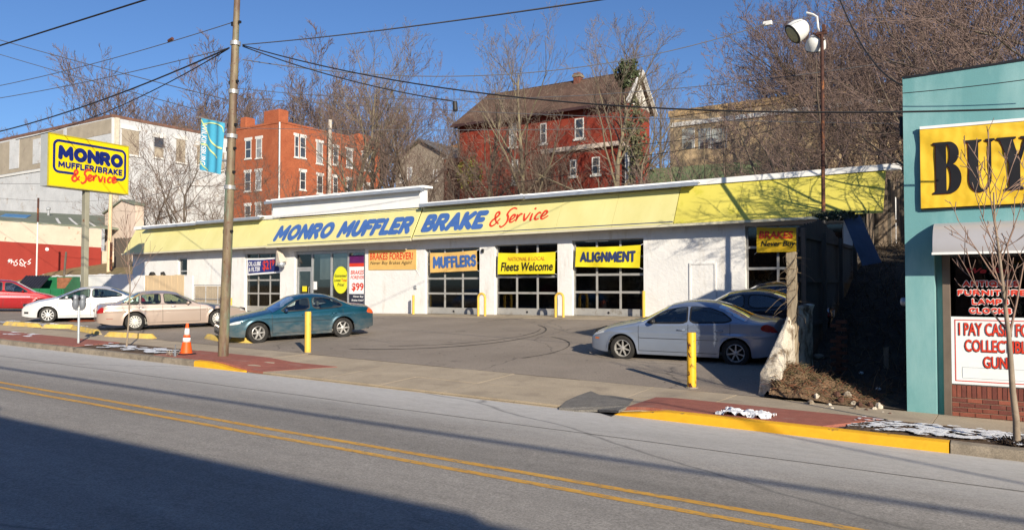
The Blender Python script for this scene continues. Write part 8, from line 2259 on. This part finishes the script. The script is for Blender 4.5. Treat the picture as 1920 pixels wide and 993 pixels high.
# evergreen ivy clump on the tree by the gable
M_ivy = mat("ivy_leaves", (0.05, 0.065, 0.028), 0.6, 0.35, 2)
def leaf_clump(c, r, n, seed, m, name, label, cat="ivy", size=0.12):
    rg = random.Random(seed); mb = MB()
    for i in range(n):
        d = Vector((rg.gauss(0, 1), rg.gauss(0, 1), rg.gauss(0, 1))); d.normalize(); k = rg.random() ** 0.4
        q = Vector(c) + Vector((d.x * r[0] * k, d.y * r[1] * k, d.z * r[2] * k))
        q += Vector((1, 1, 1)) * 0.3 * noise.noise(q * 1.3)
        a = Vector((rg.gauss(0, 1), rg.gauss(0, 1), rg.gauss(0, 1))).normalized(); b = a.orthogonal().normalized(); s = size * rg.uniform(0.6, 1.4)
        o = len(mb.v); mb.v.extend([tuple(q - a * s), tuple(q + b * s * 0.5), tuple(q + a * s), tuple(q - b * s * 0.5)]); mb.f.append((o, o + 1, o + 2, o + 3))
    return tag(mb.build(name, m), label, cat)
leaf_clump(PY(1176, 135, 42), (0.75, 0.7, 0.85), 900, 3, M_ivy, "ivy", "dark green ivy clump high on the tall tree by the white gable")
leaf_clump(PY(1192, 260, 42.5), (0.7, 0.6, 2.6), 900, 4, mat("dull_ivy", (0.10, 0.10, 0.05), 0.8, 0.35, 2), "ivy", "dull ivy wrapping the tree trunks right of the red house")
leaf_clump(PY(880, 330, 45), (1.1, 0.8, 1.4), 700, 5, mat("yellow_green_leaves", (0.20, 0.19, 0.03), 0.8, 0.3, 2), "ivy", "yellow green climber on the left corner of the red house")
leaf_clump(PY(1572, 398, 22.5), (0.8, 0.4, 0.14), 500, 6, mat("dark_ivy", (0.04, 0.05, 0.02), 0.7, 0.35, 3), "ivy", "dark ivy creeping over the top of the shaded fence", size=0.05)
# big tree behind the teal shop whose branches shade the right of the shop front
t = tree("wide1", 1980, 24.0, -330, "big bare tree standing behind the teal shop, casting branch shadows on the repair shop", base=1.0, rz=0.6, wide=1.1)
t.location = (4.2, 23.6, 0.6)
t = tree("wide2", 1980, 24.0, -300, "bare tree behind the rear of the teal shop to the right", base=1.0, rz=2.6, wide=1.1)
t.location = (8.5, 21.5, 0.4)
t = tree("wide0", 1872, 22.6, -150, "bare tree close behind the teal shop parapet, near the alley", base=1.0, rz=1.9, wide=1.25)
t.location = (0.4, 23.2, 1.0)
# brush on the slope behind the shop
def brush(x0, x1, y0, y1, n, h0, h1, seed, m, lab):
    rg = random.Random(seed); segs = []
    for i in range(n):
        X = rg.uniform(x0, x1); Y = rg.uniform(y0, y1); z = hill(X, Y) + 0.4 * noise.noise(Vector((X * .12, Y * .12, 3))) - 0.2; h = rg.uniform(h0, h1)
        p = Vector((X, Y, z)); d = Vector((rg.gauss(0, .18), rg.gauss(0, .18), 1)).normalized(); pts = [p]
        for k in range(4): d = (d + Vector((rg.gauss(0, .2), rg.gauss(0, .2), 0.0))).normalized(); pts.append(pts[-1] + d * h / 4)
        for k in range(4): segs.append((pts[k], pts[k + 1], 0.022 * (1 - k * .2), 0.022 * (1 - (k + 1) * .2), 0))
        for b_ in range(5):
            k = rg.randint(1, 3); e = pts[k] + Vector((rg.gauss(0, .4), rg.gauss(0, .4), rg.uniform(.1, .7))) * h * 0.22; segs.append((pts[k], e, 0.012, 0.006, 0))
    me = segs_to_mesh("brush", segs, m, 3); o = bpy.data.objects.new("brush", me); COL.objects.link(o); o['kind'] = 'stuff'; o['label'] = lab; return o
brush(-62, -2, 40.5, 47, 3800, 1.5, 5.0, 1, M_twigg, "tangle of dry stems on the slope behind the repair shop")
brush(-66, -46, 39.5, 43, 700, 1.0, 2.6, 2, M_twigd, "dry brush left of the repair shop roof")
brush(-14, 8, 33, 42, 1700, 1.5, 4.5, 3, M_twigd, "dense dry brush at the head of the alley and behind the teal shop")
# street saplings
def sapling(base, top, seed, label, kids=(12, 4, 2), r=0.035, spread=0.18, start=0.45, bare=0.0):
    rg = random.Random(seed); hh = (Vector(top) - Vector(base)).length; segs = gen_tree(seed, H=hh * 0.9, r0=r, spread=spread, first=start, kids=kids, up=0.45, wob=0.035)
    t = thing("street_sapling", base, label, "tree")
    tr = segs_to_mesh("trunk", [q for q in segs if q[4] == 0], mat("sapling_bark%d" % seed, (0.25, 0.20, 0.15), 0.8, 0.25, 6, stain=(0.22, 0.16, 0.12), stain_sc=5), 9)
    cr_ = segs_to_mesh("crown", [q for q in segs if q[4] > 0], mat("sapling_twig%d" % seed, (0.26, 0.17, 0.13), 0.8, 0.2, 6), 4)
    for nm, me in (("trunk", tr), ("crown", cr_)):
        o = bpy.data.objects.new(nm, me); COL.objects.link(o); o.parent = t
    t.location.z += 0.25
    return t
b = ground_hit(1907, 832, walkz, 12.0); Ys = b.y; tp = PY(1893, 300, Ys)
t = sapling(b, tp, 5, "slender bare street sapling at the right edge in front of the teal shop", r=0.045, kids=(10, 4, 2), spread=0.06, start=0.36)
mb = MB(); rg = random.Random(8)
for i in range(220):
    a_ = rg.uniform(0, 6.28); r_ = rg.uniform(0.02, 0.22); p0 = b + Vector((r_ * cos(a_), r_ * sin(a_), 0.0)); p1 = p0 + Vector((rg.gauss(0, .05), rg.gauss(0, .05), rg.uniform(0.01, 0.08)))
    mb.tube([p0, p1], [0.012, 0.006], 3, False)
o = mb.build("mulch_ring", mat("dark_mulch", (0.035, 0.022, 0.015), 0.95, 0.3, 9)); o['kind'] = 'stuff'; o['label'] = 'dark mulch round the foot of the right sapling'
b = ground_hit(237, 651, walkz, 12.0); tp = PY(246, 395, b.y)
sapling(b, tp, 9, "thin bare street sapling in the planting bed left of the cone", r=0.028, kids=(11, 3), spread=0.10, start=0.42)
# ============================================================ OVERHEAD WIRES
M_wire = mat("cable_black", (0.02, 0.02, 0.022), 0.6, 0.1, 5)
M_wireg = mat("cable_grey", (0.10, 0.10, 0.11), 0.6, 0.1, 5)
def wire(a, b, r, label, sag=0.0, m=None, n=24, grp="overhead cables"):
    """a, b: world points, straight span with sag"""
    a, b = Vector(a), Vector(b)
    pts = [a + (b - a) * (i / n) - Vector((0, 0, 4 * sag * (i / n) * (1 - i / n))) for i in range(n + 1)]
    c_ = (a + b) / 2
    o = MB().tube(pts, r, 5).build("overhead_cable", m or M_wire); return tag(o, label, "cable", grp)
P1 = pole_at(8.5); P2 = pole_at(9.0); P0 = pole_at(6.6)
def q(x, y, Y): return PY(x, y, Y)
wire(q(-80, 111, 10), q(330, -18, 10), 0.022, "thick cable crossing the upper left corner of the sky")
wire(q(-60, 172, 12.4), q(437, 42, 12.4), 0.012, "thin cable from the pole top to the left, with a dark splice", 0.15, M_wireg)
wire(q(-60, 193, 12.4), q(430, 90, 12.4), 0.012, "thin cable below the spliced one, from the pole to the left", 0.12, M_wireg)
wire(q(-60, 260, 12.4), q(430, 90, 12.4), 0.022, "thick sagging cable from the pole down to the left edge", 0.25)
wire(q(30, 262, 14.0), q(428, 92, 12.4), 0.015, "cable branching below the thick one left of the pole", 0.35)
wire(q(-60, 58, 14), q(430, 188, 14.5), 0.014, "cable falling from upper left to behind the pole at the banner", 0.05, M_wireg)
wire(q(-60, 84, 16), q(375, 207, 15.5), 0.014, "cable falling from upper left to above the blue banner", 0.05, M_wireg)
wire(q(455, 84, 12.4), q(1180, -8, 9.0), 0.013, "thin cable from the pole up to the top edge of the photo", 0.06, M_wireg)
wire(q(455, 85, 12.4), q(1990, 201, 12.9), 0.015, "thick black cable from the pole across the red house and teal shop", 0.62)
wire(q(455, 87, 12.4), q(850, 190, 14.5), 0.015, "cable from the pole to the black cable end", 0.15)
wire(q(455, 112, 12.4), q(1439, 44, 22.5), 0.013, "cable from the pole to the floodlights", 0.9, M_wireg)
wire(q(1439, 44, 22.5), q(1528, 30, 24.0), 0.012, "short cable between the cable box and the floodlights", 0.02, M_wireg)
wire(q(440, 165, 20), q(1700, 112, 26), 0.013, "thin cable running level above the red house ridge", 0.8, M_wireg)
wire(q(440, 183, 22), q(1700, 232, 30), 0.013, "thin cable crossing the red house roof", 0.2, M_wireg)
wire(q(440, 240, 24), q(1240, 240, 34), 0.014, "thin level cable across the brick apartments and red house", 0.1, M_wireg)
wire(q(1160, 296, 34), q(1460, 240, 34), 0.018, "cable slanting across the beige office", 0.2)
wire(q(1180, 272, 35), q(1460, 225, 35), 0.015, "upper cable slanting across the beige office", 0.2)
wire(q(880, 350, 37), q(1200, 300, 37), 0.015, "low cable slanting across the lower part of the red house", 0.2)
wire(q(1565, -25, 15.5), q(1692, 160, 13.9), 0.014, "cable dropping to the corner of the teal shop", 0.35)
wire(q(1692, 175, 13.9), q(1990, 140, 13.7), 0.007, "thin cable along the top of the teal wall", 0.02)
wire(q(-60, 344, 24), q(245, 344, 26), 0.012, "thin level cable behind the pole sign", 0.02, M_wireg)
wire(q(-60, 366, 27.5), q(76, 376, 27.6), 0.012, "thin cable to the rusty pipe pole", 0.05, M_wireg)
wire(q(76, 376, 27.6), q(205, 374, 32), 0.012, "thin cable between the pipe pole and the wooden pole", 0.1, M_wireg)
wire(q(210, 380, 32), q(430, 312, 20), 0.012, "thin cable from the wooden pole up behind the utility pole", 0.3, M_wireg)
# splice and dangling cable end
s = q(320, 75, 12.4); o = MB().tube([s - Vector((0.09, 0, 0.02)), s + Vector((0.09, 0, 0.02))], 0.045, 8).build("cable_splice", mat("splice_brown", (0.10, 0.04, 0.03), 0.6)); tag(o, "small dark splice on the thin cable left of the pole top", "cable splice")
s = q(853, 192, 14.5); o = MB().lathe([(0.05, 0), (0.06, 0.03), (0.06, 0.20), (0.045, 0.24), (0, 0.25)], 10, s + Vector((0, 0, 0.02)), (0.05, 0, -1)).build("cable_end_box", M_wire); tag(o, "black cylinder hanging from the cable before the red house roof", "cable box")
# heavy cables over the opposite pavement; they throw the soft lines on the road
sunv = Vector((sdx * cos(SUN_EL), sdy * cos(SUN_EL), sin(SUN_EL)))
wire((-70, -1.6, zroad(-70) + 7.1), (40, -1.6, zroad(40) + 7.1), 0.055, "heavy cable bundle over the far pavement behind the camera", 0)
def from_shadow(a, b, s): return Vector(a) + sunv * s, Vector(b) + sunv * s
A = ground_hit(1510, 824, lambda X, Y: zroad(X), 11); B = ground_hit(1915, 905, lambda X, Y: zroad(X), 9)
d = (B - A); a2, b2 = from_shadow(A - d * 1.5, B + d * 3, 17.5)
wire(a2, b2, 0.03, "service cable crossing the street behind the camera to the right", 0)
# climbing utility clutter on the pole
MB()
